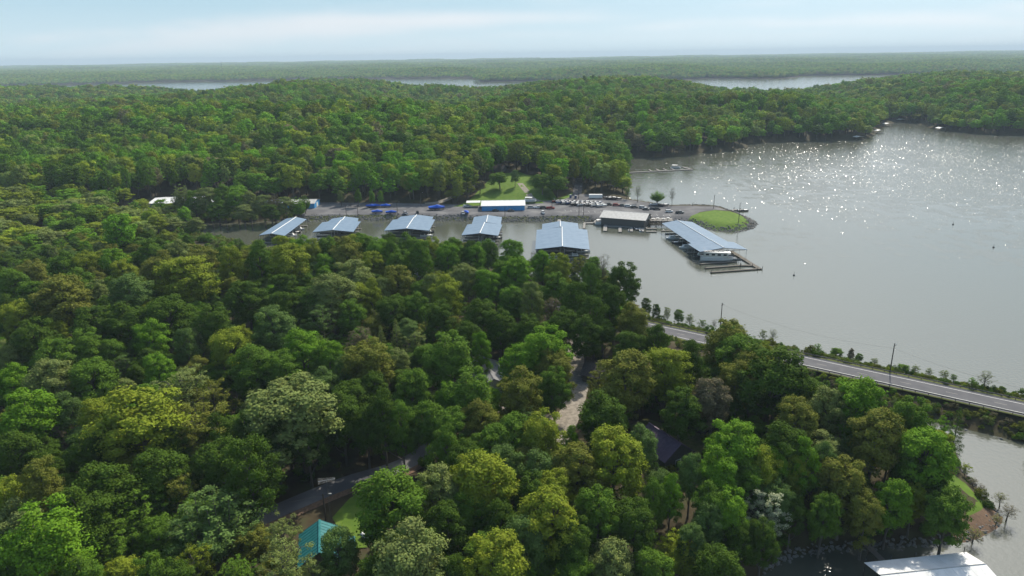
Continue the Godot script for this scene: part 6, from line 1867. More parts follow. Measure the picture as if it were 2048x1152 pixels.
	["U", 59.5, -128.5, 20.4, 5.6, "y", "yellow-green tall narrow tree behind and right of the white-blossomed tree"],
	["R", 68.5, -125.1, 20.8, 11.4, "o", "olive green round-crowned tree behind and right of the white-blossomed tree"],
	["R", 77.5, -122.9, 17.4, 8.5, "b", "bright green round-crowned tree left of the lakeside lawn point"],
	["R", 83.8, -125.2, 14.8, 5.6, "y", "yellow-green round-crowned tree left of the lakeside lawn point"],
	["R", 86.5, -118.6, 17.6, 8.7, "g", "mid-green round-crowned tree left of the lakeside lawn point"],
	["R", 88.4, -126.5, 16.3, 6.3, "d", "dark green round-crowned tree behind and left of the lakeside lawn point, nearest"],
	["R", 54.5, -129.8, 21.5, 6.9, "b", "bright green round-crowned tree behind the white-blossomed tree"],
	["R", 53.8, -122.4, 17.7, 7.1, "t", "bluish green round-crowned tree right of the white-blossomed tree"],
	["R", 57.8, -131.9, 25.2, 10.1, "d", "dark green round-crowned tree in front and left of the dark roadside wood"],
	["S", 51.9, -127.9, 16.9, 5.1, "p", "small pale green thin open-crowned tree behind the white-blossomed tree"],
	["R", 62.7, -120.4, 16.2, 7.2, "g", "mid-green round-crowned tree right of the white-blossomed tree"],
	["R", 71.0, -119.6, 15.9, 7.0, "o", "olive green round-crowned tree behind the footbridge"],
	["R", 57.0, -122.0, 15.1, 5.9, "d", "dark green round-crowned tree right of the white-blossomed tree"],
	["R", 84.6, -129.2, 19.6, 7.3, "d", "dark green round-crowned tree behind and left of the lakeside lawn point, second nearest"],
	["R", -151.0, -222.3, 33.6, 18.8, "o", "olive green round-crowned tree right of the left edge midway"],
	["R", -161.4, -215.4, 27.7, 11.7, "y", "yellow-green round-crowned tree in front of the left edge midway"],
	["R", -158.9, -243.6, 29.7, 13.9, "g", "mid-green round-crowned tree behind and right of the left edge midway, second nearest"],
	["R", -151.4, -243.2, 25.4, 9.3, "p", "small pale green round-crowned tree behind and right of the left edge midway"],
	["R", -133.0, -232.5, 31.4, 15.7, "t", "bluish green round-crowned tree in front and left of the left strip of highway"],
	["R", -121.0, -246.1, 33.6, 21.5, "y", "yellow-green round-crowned tree in front of the left strip of highway"],
	["R", -138.0, -264.3, 29.9, 14.0, "o", "olive green round-crowned tree in front and left of the left strip of highway"],
	["R", -151.8, -261.9, 27.7, 11.7, "y", "yellow-green round-crowned tree in front and left of the left strip of highway, nearest"],
	["S", -117.6, -260.0, 24.7, 11.7, "p", "pale green thin open-crowned tree behind and left of the shaded wooden pole"],
	["R", -125.8, -274.9, 29.9, 14.1, "o", "olive green round-crowned tree in front and right of the left strip of highway"],
	["U", -111.5, -267.0, 31.7, 10.5, "y", "yellow-green tall narrow tree in front and left of the green cove water"],
	["U", -100.8, -270.7, 32.6, 11.5, "g", "mid-green tall narrow tree in front and right of the green cove water"],
	["R", -89.5, -224.3, 30.6, 14.8, "d", "dark green round-crowned tree behind and right of the shaded wooden pole, nearest"],
	["R", -84.3, -244.0, 27.0, 11.0, "d", "dark green round-crowned tree behind and right of the shaded wooden pole, second nearest"],
	["R", -108.7, -195.6, 27.4, 11.4, "b", "bright green round-crowned tree behind and left of the widest budding tree, second nearest"],
	["R", -123.4, -187.0, 27.9, 11.9, "g", "mid-green round-crowned tree in front and right of the left edge midway, second nearest"],
	["R", -126.6, -180.2, 28.5, 12.5, "g", "mid-green round-crowned tree in front and right of the left edge midway, nearest"],
	["R", -117.8, -189.3, 24.3, 8.1, "g", "mid-green round-crowned tree behind and left of the widest budding tree"],
	["U", -114.3, -195.7, 21.4, 4.5, "t", "small bluish green tall narrow tree behind and left of the widest budding tree"],
	["U", -96.0, -191.2, 26.7, 7.6, "t", "small bluish green tall narrow tree in front and left of the shaded wooden pole"],
	["U", -94.6, -197.2, 25.6, 7.0, "p", "small pale green tall narrow tree in front and left of the shaded wooden pole"],
	["R", -80.4, -185.1, 28.7, 12.8, "y", "yellow-green round-crowned tree in front of the shaded wooden pole"],
	["R", -69.9, -172.4, 28.6, 12.6, "g", "mid-green round-crowned tree behind and right of the widest budding tree"],
	["R", -96.6, -174.3, 25.5, 9.4, "b", "bright green round-crowned tree behind and left of the widest budding tree, nearest"],
	["R", -118.0, -164.4, 28.9, 13.0, "p", "pale green round-crowned tree behind and right of the lower left edge corner"],
	["R", -109.6, -166.2, 28.2, 12.3, "g", "mid-green round-crowned tree left of the widest budding tree"],
	["R", -131.9, -167.9, 25.8, 9.7, "b", "bright green round-crowned tree behind the lower left edge corner"],
	["R", -146.3, -187.6, 24.8, 8.7, "p", "pale green round-crowned tree in front of the left edge midway"],
	["S", -82.8, -159.9, 29.6, 18.2, "p", "large pale green thin open-crowned tree beside the widest budding tree"],
	["S", -76.0, -159.9, 25.2, 12.2, "o", "olive green thin open-crowned tree in front and right of the widest budding tree, nearest"],
	["S", -112.6, -185.4, 21.8, 8.6, "t", "bluish green thin open-crowned tree behind and left of the widest budding tree"],
	["R", -72.6, -197.8, 30.1, 14.3, "t", "bluish green round-crowned tree in front and right of the shaded wooden pole"],
	["R", -87.2, -266.8, 32.6, 16.8, "y", "yellow-green round-crowned tree in front of the leftmost blue dock roof, second nearest"],
	["R", -77.0, -275.9, 25.6, 9.5, "b", "small bright green round-crowned tree in front and right of the leftmost blue dock roof"],
	["R", -68.4, -280.2, 30.2, 14.3, "o", "olive green round-crowned tree in front and right of the leftmost blue dock roof"],
	["R", -58.1, -242.8, 31.6, 15.9, "p", "pale green round-crowned tree left of the white-gabled house"],
	["R", -61.9, -225.6, 32.5, 16.8, "p", "pale green round-crowned tree in front and left of the white-gabled house"],
	["R", -54.4, -231.5, 27.3, 11.3, "y", "yellow-green round-crowned tree in front and left of the white-gabled house"],
	["U", -49.2, -233.4, 27.6, 8.1, "y", "small yellow-green tall narrow tree in front and left of the white-gabled house"],
	["U", -47.1, -239.1, 26.5, 7.5, "p", "small pale green tall narrow tree in front and left of the white-gabled house"],
	["R", -41.7, -245.9, 29.1, 13.1, "o", "olive green round-crowned tree left of the white-gabled house"],
	["R", -33.4, -243.3, 23.8, 7.6, "g", "small mid-green round-crowned tree in front of the white-gabled house"],
	["R", -23.0, -230.7, 28.4, 12.4, "y", "yellow-green round-crowned tree in front and right of the white-gabled house"],
	["U", -29.1, -241.5, 26.6, 7.5, "p", "small pale green tall narrow tree in front and right of the white-gabled house"],
	["R", -18.2, -250.0, 28.0, 12.1, "p", "pale green round-crowned tree right of the white-gabled house"],
	["R", -10.2, -246.7, 26.7, 10.7, "b", "bright green round-crowned tree right of the white-gabled house"],
	["R", -2.5, -260.2, 26.8, 10.7, "g", "mid-green round-crowned tree in front and right of the two-step blue dock roof"],
	["U", -50.0, -281.2, 30.1, 9.6, "g", "small mid-green tall narrow tree in front and left of the third blue dock roof"],
	["U", -36.5, -272.2, 31.6, 10.4, "g", "small mid-green tall narrow tree behind the white-gabled house"],
	["R", -26.9, -287.0, 27.0, 11.0, "b", "small bright green round-crowned tree in front and left of the two-step blue dock roof"],
	["S", -33.5, -293.8, 23.1, 10.0, "p", "small pale green thin open-crowned tree behind and right of the white-gabled house"],
	["U", -17.5, -288.1, 27.2, 7.9, "d", "small dark green tall narrow tree in front and left of the two-step blue dock roof"],
	["R", -10.4, -297.9, 25.3, 9.1, "g", "small mid-green round-crowned tree in front of the two-step blue dock roof"],
	["R", 0.2, -230.1, 25.3, 9.2, "g", "mid-green round-crowned tree in front and left of the widest blue dock roof"],
	["C", -27.5, -207.6, 24.7, 7.3, "g", "mid-green small conical tree in front and right of the white-gabled house"],
	["C", -35.0, -219.7, 20.0, 5.0, "t", "bluish green small conical tree in front of the white-gabled house"],
	["C", -41.5, -204.9, 20.9, 5.5, "p", "pale green small conical tree in front and left of the white-gabled house, second nearest"],
	["C", -36.7, -205.1, 23.1, 6.5, "p", "pale green small conical tree in front and left of the white-gabled house, nearest"],
	["S", -29.5, -197.5, 22.9, 9.8, "p", "pale green thin open-crowned tree behind and left of the grey-roofed house"],
	["R", -17.3, -173.2, 30.6, 14.8, "g", "mid-green round-crowned tree behind and left of the grey-roofed house"],
	["U", -9.2, -188.7, 25.2, 6.7, "b", "small bright green tall narrow tree behind and left of the grey-roofed house"],
	["R", -37.7, -171.5, 30.0, 14.1, "o", "olive green round-crowned tree behind and right of the big pale tree"],
	["R", -59.7, -183.4, 28.3, 12.4, "b", "bright green round-crowned tree in front and right of the shaded wooden pole"],
	["R", -52.4, -183.5, 24.7, 8.5, "b", "bright green round-crowned tree behind and right of the big pale tree"],
	["R", -45.7, -175.8, 24.4, 8.2, "t", "bluish green round-crowned tree behind and right of the big pale tree, second nearest"],
	["S", -46.1, -197.9, 23.9, 10.9, "s", "grey-brown budding thin open-crowned tree behind and right of the big pale tree"],
	["S", -61.2, -210.3, 26.2, 13.3, "t", "bluish green thin open-crowned tree right of the shaded wooden pole"],
	["R", -10.3, -152.8, 29.2, 13.3, "g", "mid-green round-crowned tree in front and left of the grey-roofed house, nearest"],
	["R", -25.8, -160.1, 26.5, 10.4, "g", "mid-green round-crowned tree in front and left of the grey-roofed house, fourth nearest"],
	["R", -62.0, -172.0, 27.1, 11.1, "g", "mid-green round-crowned tree behind and left of the big pale tree, nearest"],
	["R", -67.8, -175.7, 25.6, 9.5, "g", "mid-green round-crowned tree behind and left of the big pale tree, second nearest"],
	["R", -16.9, -159.2, 22.9, 6.7, "b", "bright green round-crowned tree in front and left of the grey-roofed house"],
	["R", -35.6, -161.6, 24.9, 8.8, "d", "dark green round-crowned tree behind and right of the big pale tree"],
	["R", -39.8, -155.3, 26.0, 9.9, "d", "dark green round-crowned tree right of the big pale tree"],
	["R", -49.3, -163.4, 25.0, 8.9, "t", "bluish green round-crowned tree behind and right of the big pale tree, nearest"],
	["R", -140.8, -191.9, 29.4, 13.5, "d", "dark green round-crowned tree in front and right of the left edge midway, nearest"],
	["R", -128.5, -202.6, 30.1, 14.2, "d", "dark green round-crowned tree in front and right of the left edge midway, second nearest"],
	["R", -107.5, -205.9, 31.9, 16.2, "d", "dark green round-crowned tree left of the shaded wooden pole"],
	["R", -118.4, -202.2, 30.1, 14.2, "d", "dark green round-crowned tree in front and left of the shaded wooden pole, second nearest"],
	["R", -92.0, -201.2, 30.0, 14.1, "d", "dark green round-crowned tree in front and left of the shaded wooden pole, nearest"],
	["R", -107.8, -133.3, 26.0, 9.9, "d", "dark green round-crowned tree in front of the lower left edge corner"],
	["U", -46.4, -138.1, 28.1, 8.4, "d", "dark green tall narrow tree in front of the big pale tree"],
	["R", -40.2, -146.3, 26.3, 10.2, "d", "dark green round-crowned tree in front and right of the big pale tree, nearest"],
	["U", -30.2, -144.3, 28.6, 8.7, "d", "dark green tall narrow tree right of the big pale tree"],
	["R", -34.5, -145.0, 24.2, 8.0, "d", "dark green round-crowned tree in front and right of the big pale tree, second nearest"],
	["R", -23.0, -210.6, 27.1, 11.1, "d", "dark green round-crowned tree in front and right of the white-gabled house"],
	["R", -10.2, -210.1, 27.1, 11.1, "d", "dark green round-crowned tree behind and left of the grey-roofed house, second nearest"],
	["R", -3.8, -201.5, 26.7, 10.7, "d", "dark green round-crowned tree behind the grey-roofed house"],
	["R", -14.2, -196.1, 25.7, 9.5, "d", "dark green round-crowned tree behind and left of the grey-roofed house, nearest"],
	["R", -40.1, -217.9, 26.5, 10.5, "d", "dark green round-crowned tree in front and left of the white-gabled house"],
	["R", -32.5, -222.2, 25.8, 9.7, "g", "mid-green round-crowned tree in front of the white-gabled house"],
	["R", -52.4, -213.9, 26.4, 10.3, "g", "mid-green round-crowned tree in front and left of the white-gabled house"],
	["R", -68.5, -226.2, 27.8, 11.8, "g", "mid-green round-crowned tree behind and right of the shaded wooden pole"],
	["R", -77.3, -221.8, 27.6, 11.6, "d", "dark green round-crowned tree right of the shaded wooden pole"],
	["R", -111.9, -150.1, 24.4, 8.3, "d", "dark green round-crowned tree right of the lower left edge corner"],
	["R", -92.8, -132.7, 24.8, 8.7, "d", "dark green round-crowned tree in front and right of the lower left edge corner, nearest"],
	["R", -87.3, -136.5, 25.0, 8.9, "d", "dark green round-crowned tree in front and right of the lower left edge corner, second nearest"],
	["R", -76.2, -136.2, 25.0, 8.9, "d", "dark green round-crowned tree in front and left of the widest budding tree"],
	["R", -65.7, -140.0, 25.2, 9.1, "d", "dark green round-crowned tree in front and right of the widest budding tree"],
	["R", -44.5, -270.8, 27.6, 11.6, "g", "mid-green round-crowned tree behind the white-gabled house"],
	["R", -56.3, -274.8, 26.6, 10.6, "y", "small yellow-green round-crowned tree behind and left of the white-gabled house"],
	["R", -66.8, -301.7, 27.5, 11.5, "g", "small mid-green round-crowned tree in front and left of the third blue dock roof"],
	["R", -86.0, -290.9, 27.2, 11.2, "y", "small yellow-green round-crowned tree in front and right of the leftmost blue dock roof"],
	["R", -99.8, -280.6, 26.8, 10.8, "p", "small pale green round-crowned tree in front and left of the leftmost blue dock roof"],
	["R", -111.4, -278.4, 26.5, 10.5, "o", "small olive green round-crowned tree in front of the green cove water"],
	["S", -135.7, -312.9, 24.7, 11.7, "p", "small pale green thin open-crowned tree in front and left of the green cove water"],
	["R", -144.7, -293.3, 27.5, 11.5, "p", "pale green round-crowned tree beside the left strip of highway"],
	["R", -158.7, -295.6, 27.6, 11.6, "g", "mid-green round-crowned tree left of the left strip of highway"],
	["R", -165.4, -281.9, 27.6, 11.5, "b", "bright green round-crowned tree in front and left of the left strip of highway"],
	["R", -175.1, -278.8, 27.4, 11.4, "y", "yellow-green round-crowned tree in front and left of the left strip of highway, second nearest"],
	["R", -182.6, -274.4, 27.7, 11.7, "g", "mid-green round-crowned tree behind and right of the left edge midway, nearest"],
	["R", -186.4, -261.7, 28.3, 12.3, "o", "olive green round-crowned tree behind and right of the left edge midway"],
	["R", -189.2, -252.8, 28.0, 12.0, "g", "mid-green round-crowned tree behind the left edge midway"],
	["R", -171.4, -238.2, 27.4, 11.3, "g", "mid-green round-crowned tree right of the left edge midway"],
	["R", -173.0, -225.8, 25.9, 9.8, "d", "dark green round-crowned tree beside the left edge midway"],
	["U", -25.9, -143.5, 26.4, 7.4, "g", "mid-green tall narrow tree in front and right of the big pale tree"],
	["R", -20.5, -146.1, 25.0, 8.9, "g", "mid-green round-crowned tree in front and left of the grey-roofed house, third nearest"],
	["R", -13.8, -141.7, 25.3, 9.2, "g", "mid-green round-crowned tree in front and left of the grey-roofed house, second nearest"],
	["R", -7.7, -144.8, 25.4, 9.3, "o", "olive green round-crowned tree in front and left of the grey-roofed house"],
	["U", -14.6, -131.9, 26.3, 7.4, "g", "mid-green tall narrow tree behind and right of the bend of the drive"],
	["R", -5.1, -133.1, 25.5, 9.4, "g", "mid-green round-crowned tree in front and left of the pale forked drive, second nearest"],
	["R", -10.3, -128.6, 24.6, 8.5, "d", "dark green round-crowned tree behind and right of the bend of the drive"],
	["R", -1.9, -126.5, 24.5, 8.3, "t", "bluish green round-crowned tree in front and left of the pale forked drive, second nearest"],
	["R", 2.9, -116.3, 24.0, 7.8, "d", "dark green round-crowned tree behind and right of the bottom edge centre, second nearest"],
	["R", -12.5, -106.6, 24.5, 8.3, "d", "dark green round-crowned tree behind and left of the bottom edge centre, second nearest"],
	["R", -9.3, -112.0, 23.8, 7.6, "g", "mid-green round-crowned tree behind and left of the bottom edge centre"],
	["R", -2.8, -109.0, 23.6, 7.4, "d", "dark green round-crowned tree behind and left of the bottom edge centre, nearest"],
	["R", 10.5, -104.2, 22.6, 8.2, "d", "dark green round-crowned tree behind and right of the bottom edge centre, nearest"],
	["R", -24.0, -95.5, 22.9, 6.7, "d", "dark green round-crowned tree in front and right of the green-roofed cabin"],
	["R", -10.9, -96.2, 22.1, 5.8, "d", "dark green round-crowned tree left of the bottom edge centre"],
	["R", 48.0, -124.5, 21.3, 7.1, "g", "mid-green round-crowned tree behind and left of the white-blossomed tree"],
	["R", 42.8, -112.7, 15.7, 6.6, "d", "dark green round-crowned tree in front and left of the white-blossomed tree, nearest"],
	["R", 36.0, -102.8, 18.0, 9.2, "d", "dark green round-crowned tree in front and left of the white-blossomed tree, second nearest"],
	["R", 23.6, -102.5, 17.5, 8.2, "g", "mid-green round-crowned tree right of the bottom edge centre, second nearest"],
	["R", 10.1, -99.6, 18.9, 7.0, "g", "mid-green round-crowned tree right of the bottom edge centre, nearest"],
	["R", 47.6, -112.7, 15.6, 6.6, "d", "dark green round-crowned tree in front of the white-blossomed tree"],
	["F", -49.0, -101.3, 17.7, 9.1, "g", "mid-green spreading fan-shaped tree in front and right of the lower left edge"],
	["R", -56.0, -94.0, 23.7, 7.5, "d", "dark green round-crowned tree in front of the lower left edge"],
	["R", -71.5, -95.3, 22.9, 6.7, "g", "mid-green round-crowned tree in front and right of the bottom left corner"],
	["R", -84.5, -98.1, 24.0, 7.8, "g", "mid-green round-crowned tree left of the bottom left corner"],
	["S", -33.9, -97.9, 20.1, 6.8, "p", "pale green thin open-crowned tree in front of the green-roofed cabin"],
	["R", -101.7, -300.4, 27.7, 11.7, "y", "yellow-green round-crowned tree in front of the leftmost blue dock roof, nearest"],
	["R", -91.8, -296.7, 27.6, 11.6, "b", "bright green round-crowned tree in front and right of the leftmost blue dock roof"],
	["R", -79.3, -294.4, 27.5, 11.5, "g", "mid-green round-crowned tree in front and right of the leftmost blue dock roof"],
	["R", -70.1, -301.9, 27.3, 11.3, "y", "small yellow-green round-crowned tree in front and left of the third blue dock roof"],
	["R", -57.1, -293.2, 27.5, 11.5, "b", "bright green round-crowned tree in front and left of the third blue dock roof"],
	["R", -45.4, -298.9, 27.2, 11.2, "g", "small mid-green round-crowned tree in front of the third blue dock roof"],
	["R", -34.8, -295.2, 26.6, 10.6, "y", "small yellow-green round-crowned tree in front and right of the third blue dock roof"],
	["R", -24.7, -294.6, 26.6, 10.5, "g", "small mid-green round-crowned tree in front and left of the two-step blue dock roof"],
	["R", -15.4, -287.9, 26.4, 10.3, "b", "small bright green round-crowned tree in front of the two-step blue dock roof"],
	["R", -109.7, -288.4, 27.3, 11.3, "y", "yellow-green round-crowned tree in front and right of the green cove water"],
	["R", -121.6, -289.1, 27.3, 11.3, "g", "mid-green round-crowned tree in front and left of the green cove water"],
]
# lower trees between them: x, z, height, width, tone, kind
const FILL := [
	[-84, -200, 9, 8.3, "g", "R"], [-107, -257, 14, 8.8, "o", "R"], [-32, -90, 10, 8.8, "t", "U"], [11, -182, 13, 7.5, "t", "R"], [-67, -212, 13, 7.1, "d", "R"], [-70, -259, 13, 8.5, "g", "R"],
	[-195, -287, 13, 6.6, "g", "R"], [-20, -271, 10, 7.6, "o", "S"], [-78, -208, 13, 7.1, "p", "R"], [-194, -232, 12, 8.2, "t", "R"], [-6, -75, 11, 8.7, "p", "U"], [33, -232, 10, 9.0, "g", "R"],
	[-185, -315, 12, 7.9, "o", "R"], [-57, -152, 12, 7.6, "p", "R"], [3, -207, 13, 7.5, "d", "U"], [-93, -141, 14, 7.2, "d", "R"], [-127, -139, 11, 7.6, "p", "R"], [23, -150, 13, 8.1, "g", "R"],
	[-59, -76, 12, 8.8, "g", "U"], [-11, -79, 10, 9.3, "d", "R"], [78, -199, 13, 6.0, "y", "R"], [-62, -106, 10, 9.3, "d", "R"], [-41, -90, 13, 8.6, "g", "R"], [-23, -89, 14, 7.1, "g", "S"],
	[54, -173, 12, 8.9, "d", "U"], [-196, -254, 10, 8.4, "t", "R"], [-222, -335, 11, 8.2, "d", "R"], [-141, -258, 12, 9.9, "g", "R"], [-75, -269, 14, 8.5, "b", "U"], [-113, -121, 10, 6.7, "t", "R"],
	[-69, -253, 14, 7.2, "o", "R"], [-153, -199, 11, 6.6, "o", "S"], [-197, -312, 10, 7.1, "g", "U"], [-82, -255, 10, 8.9, "g", "U"], [-166, -268, 14, 8.7, "o", "U"], [-75, -214, 13, 6.3, "t", "R"],
	[-261, -327, 11, 6.2, "d", "R"], [-103, -158, 12, 9.7, "g", "R"], [-215, -314, 13, 7.5, "d", "R"], [-61, -86, 14, 9.4, "y", "R"], [-66, -82, 14, 8.9, "g", "S"], [-31, -79, 13, 7.9, "o", "R"],
	[-63, -290, 12, 8.7, "g", "R"], [-66, -267, 13, 7.1, "d", "R"], [-157, -179, 12, 6.7, "g", "U"], [-66, -239, 12, 8.8, "g", "R"], [-91, -185, 12, 8.3, "o", "U"], [-49, -80, 10, 8.4, "g", "R"],
	[-203, -271, 14, 9.3, "b", "R"], [-93, -125, 12, 6.6, "d", "U"], [-41, -235, 14, 8.0, "g", "R"], [-151, -277, 14, 6.6, "o", "U"], [-216, -281, 14, 7.6, "d", "U"], [-66, -190, 13, 7.1, "d", "R"],
	[-236, -293, 13, 9.8, "d", "R"], [-160, -337, 12, 6.0, "g", "U"], [-2, -86, 12, 7.7, "o", "U"], [-246, -317, 11, 6.7, "g", "S"], [-83, -124, 12, 6.0, "d", "S"], [-208, -265, 12, 7.7, "y", "R"],
	[-218, -288, 11, 6.2, "b", "S"], [-66, -154, 11, 6.3, "g", "R"], [-20, -216, 12, 7.2, "o", "R"], [-171, -197, 12, 8.3, "d", "R"], [-160, -275, 11, 7.5, "g", "R"], [-192, -317, 13, 6.2, "p", "R"],
	[-42, -75, 13, 8.0, "d", "R"], [-140, -233, 12, 8.4, "g", "U"], [-241, -331, 9, 8.7, "d", "U"], [70, -198, 9, 8.9, "o", "U"], [-182, -302, 10, 7.0, "d", "S"], [69, -176, 12, 7.3, "t", "R"],
	[-173, -332, 12, 6.7, "g", "S"], [6, -213, 13, 6.3, "g", "S"], [-20, -119, 13, 6.4, "d", "R"], [-240, -309, 14, 6.7, "g", "U"], [-33, -183, 14, 7.7, "p", "R"], [-152, -251, 13, 9.5, "d", "R"],
	[-82, -215, 10, 9.1, "g", "S"], [-18, -204, 9, 6.9, "d", "U"], [84, -137, 12, 7.5, "g", "U"], [-115, -132, 13, 7.2, "o", "R"], [-130, -260, 11, 7.8, "d", "R"], [-146, -282, 11, 9.4, "d", "U"],
	[-73, -237, 9, 7.2, "d", "U"], [-50, -74, 11, 9.0, "y", "R"], [-175, -233, 10, 7.7, "o", "R"], [-43, -83, 9, 9.6, "d", "R"], [-87, -148, 11, 9.7, "g", "R"], [-20, -241, 10, 7.8, "d", "R"],
	[29, -208, 13, 9.6, "g", "R"], [-253, -327, 12, 7.1, "d", "R"], [-237, -260, 14, 9.0, "b", "R"], [-53, -145, 11, 8.3, "o", "R"], [-76, -192, 12, 8.4, "p", "U"], [-2, -148, 10, 8.6, "t", "U"],
	[-137, -225, 9, 9.7, "t", "R"], [-133, -152, 11, 6.6, "g", "R"], [-98, -247, 12, 7.0, "g", "S"], [-224, -298, 14, 9.7, "d", "R"], [-46, -255, 14, 8.0, "g", "R"], [-228, -343, 12, 7.0, "o", "R"],
	[-90, -161, 11, 8.6, "d", "R"], [8, -300, 9, 6.4, "b", "R"], [-127, -225, 11, 8.5, "p", "S"], [72, -215, 11, 8.1, "d", "U"], [-84, -314, 14, 7.3, "y", "U"], [-62, -344, 11, 8.9, "d", "R"],
	[-252, -315, 13, 9.4, "g", "U"], [-105, -178, 13, 6.3, "d", "R"], [-86, -278, 14, 7.5, "g", "R"], [-95, -259, 10, 6.8, "p", "U"], [-138, -322, 11, 6.4, "g", "R"], [-96, -165, 13, 9.5, "g", "U"],
	[-279, -332, 13, 7.4, "p", "R"], [-93, -237, 12, 9.3, "d", "R"], [-22, -77, 10, 7.3, "o", "R"], [-25, -189, 13, 9.1, "g", "R"], [-61, -199, 13, 9.8, "d", "R"], [-69, -290, 12, 9.2, "g", "R"],
	[-94, -153, 13, 6.5, "b", "R"], [-84, -284, 12, 7.0, "t", "R"], [-151, -167, 9, 8.3, "g", "R"], [-77, -151, 12, 7.4, "g", "R"], [11, -288, 14, 6.9, "y", "S"], [-96, -206, 10, 9.8, "b", "S"],
	[-15, -123, 10, 6.5, "o", "R"], [-51, -263, 12, 7.0, "y", "U"], [-205, -229, 9, 7.6, "d", "R"], [-181, -332, 11, 8.6, "g", "R"], [64, -147, 9, 8.3, "p", "S"], [-124, -153, 12, 7.4, "o", "R"],
	[-1, -80, 14, 8.9, "b", "U"], [-115, -158, 11, 9.5, "o", "R"], [-101, -210, 10, 7.1, "o", "R"], [-169, -204, 12, 9.8, "b", "U"], [-189, -206, 13, 7.8, "o", "S"], [-209, -309, 14, 6.7, "p", "S"],
	[-186, -240, 11, 6.3, "y", "R"], [-47, -148, 12, 9.0, "d", "R"], [-137, -172, 14, 7.5, "d", "S"], [-122, -218, 13, 6.3, "g", "S"], [-56, -158, 12, 6.8, "t", "R"], [5, -242, 13, 8.3, "d", "R"],
	[-251, -301, 12, 9.4, "d", "U"], [-155, -267, 10, 6.0, "p", "R"], [-28, -170, 12, 7.3, "o", "U"], [-182, -255, 12, 6.7, "o", "U"], [-15, -229, 12, 9.0, "g", "S"], [-126, -210, 11, 6.5, "y", "S"],
	[28, -286, 13, 7.0, "d", "S"], [-246, -335, 10, 8.3, "d", "R"], [-126, -300, 13, 6.2, "t", "U"], [-46, -214, 13, 9.5, "o", "U"], [-175, -265, 14, 9.9, "b", "R"], [-9, -238, 10, 6.3, "g", "R"],
	[-170, -319, 9, 7.0, "g", "R"], [-17, -262, 13, 9.1, "d", "S"], [-186, -308, 12, 8.6, "y", "U"], [-201, -332, 10, 8.8, "d", "R"], [-138, -178, 10, 9.4, "b", "R"], [-163, -303, 10, 6.8, "o", "U"],
	[-176, -285, 13, 7.8, "o", "R"], [-210, -238, 10, 8.5, "o", "U"], [-13, -278, 13, 9.9, "d", "U"], [-50, -88, 10, 9.8, "d", "R"], [-77, -167, 10, 6.5, "d", "S"], [-51, -341, 10, 9.6, "p", "R"],
	[-205, -303, 9, 8.6, "d", "U"], [-23, -322, 13, 9.0, "o", "R"], [-43, -161, 11, 9.9, "d", "R"], [50, -143, 9, 9.9, "g", "U"], [-28, -73, 11, 6.7, "g", "U"], [-194, -300, 13, 6.8, "t", "R"],
	[-99, -264, 11, 9.7, "d", "U"], [-13, -87, 11, 9.5, "t", "R"], [-68, -72, 10, 9.8, "g", "S"], [-188, -295, 11, 10.0, "y", "U"], [-145, -268, 10, 8.9, "b", "R"], [-76, -305, 13, 9.9, "o", "S"],
	[-66, -163, 12, 9.2, "p", "R"], [-57, -102, 13, 9.6, "y", "S"], [-114, -315, 9, 7.4, "d", "R"], [-145, -244, 11, 7.2, "o", "R"], [-264, -295, 11, 9.3, "o", "S"], [-130, -308, 13, 9.2, "d", "U"],
	[-175, -216, 11, 6.3, "t", "R"], [16, -219, 10, 8.5, "p", "S"], [-121, -309, 11, 8.5, "d", "R"], [-204, -235, 12, 6.0, "y", "U"], [-209, -287, 12, 6.6, "o", "R"], [-135, -189, 12, 9.7, "d", "R"],
	[-189, -330, 14, 7.7, "t", "R"], [-22, -198, 10, 6.8, "d", "R"], [-74, -244, 12, 8.3, "g", "U"], [-105, -139, 12, 6.3, "d", "R"], [-70, -337, 10, 6.8, "b", "U"], [-59, -260, 14, 7.9, "d", "U"],
	[-271, -318, 11, 9.4, "d", "R"], [-255, -283, 13, 9.0, "p", "U"], [-72, -128, 13, 7.4, "d", "R"], [-258, -310, 10, 8.8, "d", "R"], [-21, -84, 14, 8.7, "p", "R"], [-137, -273, 12, 9.6, "g", "R"],
	[-86, -207, 13, 6.5, "y", "R"], [-175, -244, 12, 8.6, "b", "R"], [-148, -305, 12, 6.7, "d", "R"], [-85, -180, 11, 9.5, "g", "R"], [-77, -89, 10, 8.5, "d", "R"], [-159, -282, 12, 6.1, "p", "U"],
	[-101, -103, 12, 6.9, "y", "R"], [-91, -312, 10, 6.1, "y", "R"], [-48, -93, 11, 7.9, "g", "S"], [-53, -169, 11, 8.3, "d", "U"], [-93, -278, 11, 7.5, "d", "U"], [40, -272, 12, 9.2, "o", "R"],
	[-233, -331, 9, 8.7, "t", "R"], [-69, -101, 11, 7.2, "y", "R"], [-93, -266, 11, 6.2, "g", "S"], [-146, -237, 14, 6.3, "g", "R"], [-8, -258, 12, 9.9, "d", "U"], [-85, -169, 12, 6.7, "d", "R"],
	[-50, -245, 10, 6.2, "d", "S"], [-127, -193, 12, 8.0, "p", "R"], [-157, -312, 13, 7.2, "d", "R"], [-112, -298, 14, 7.6, "g", "U"], [-218, -301, 10, 7.5, "g", "R"], [-34, -211, 12, 9.1, "t", "R"],
	[-223, -256, 11, 8.6, "o", "S"], [-121, -230, 10, 9.6, "d", "R"], [-210, -270, 12, 6.9, "p", "R"], [-53, -220, 12, 7.7, "o", "S"], [-32, -265, 12, 7.2, "y", "R"], [-90, -249, 13, 8.6, "b", "U"],
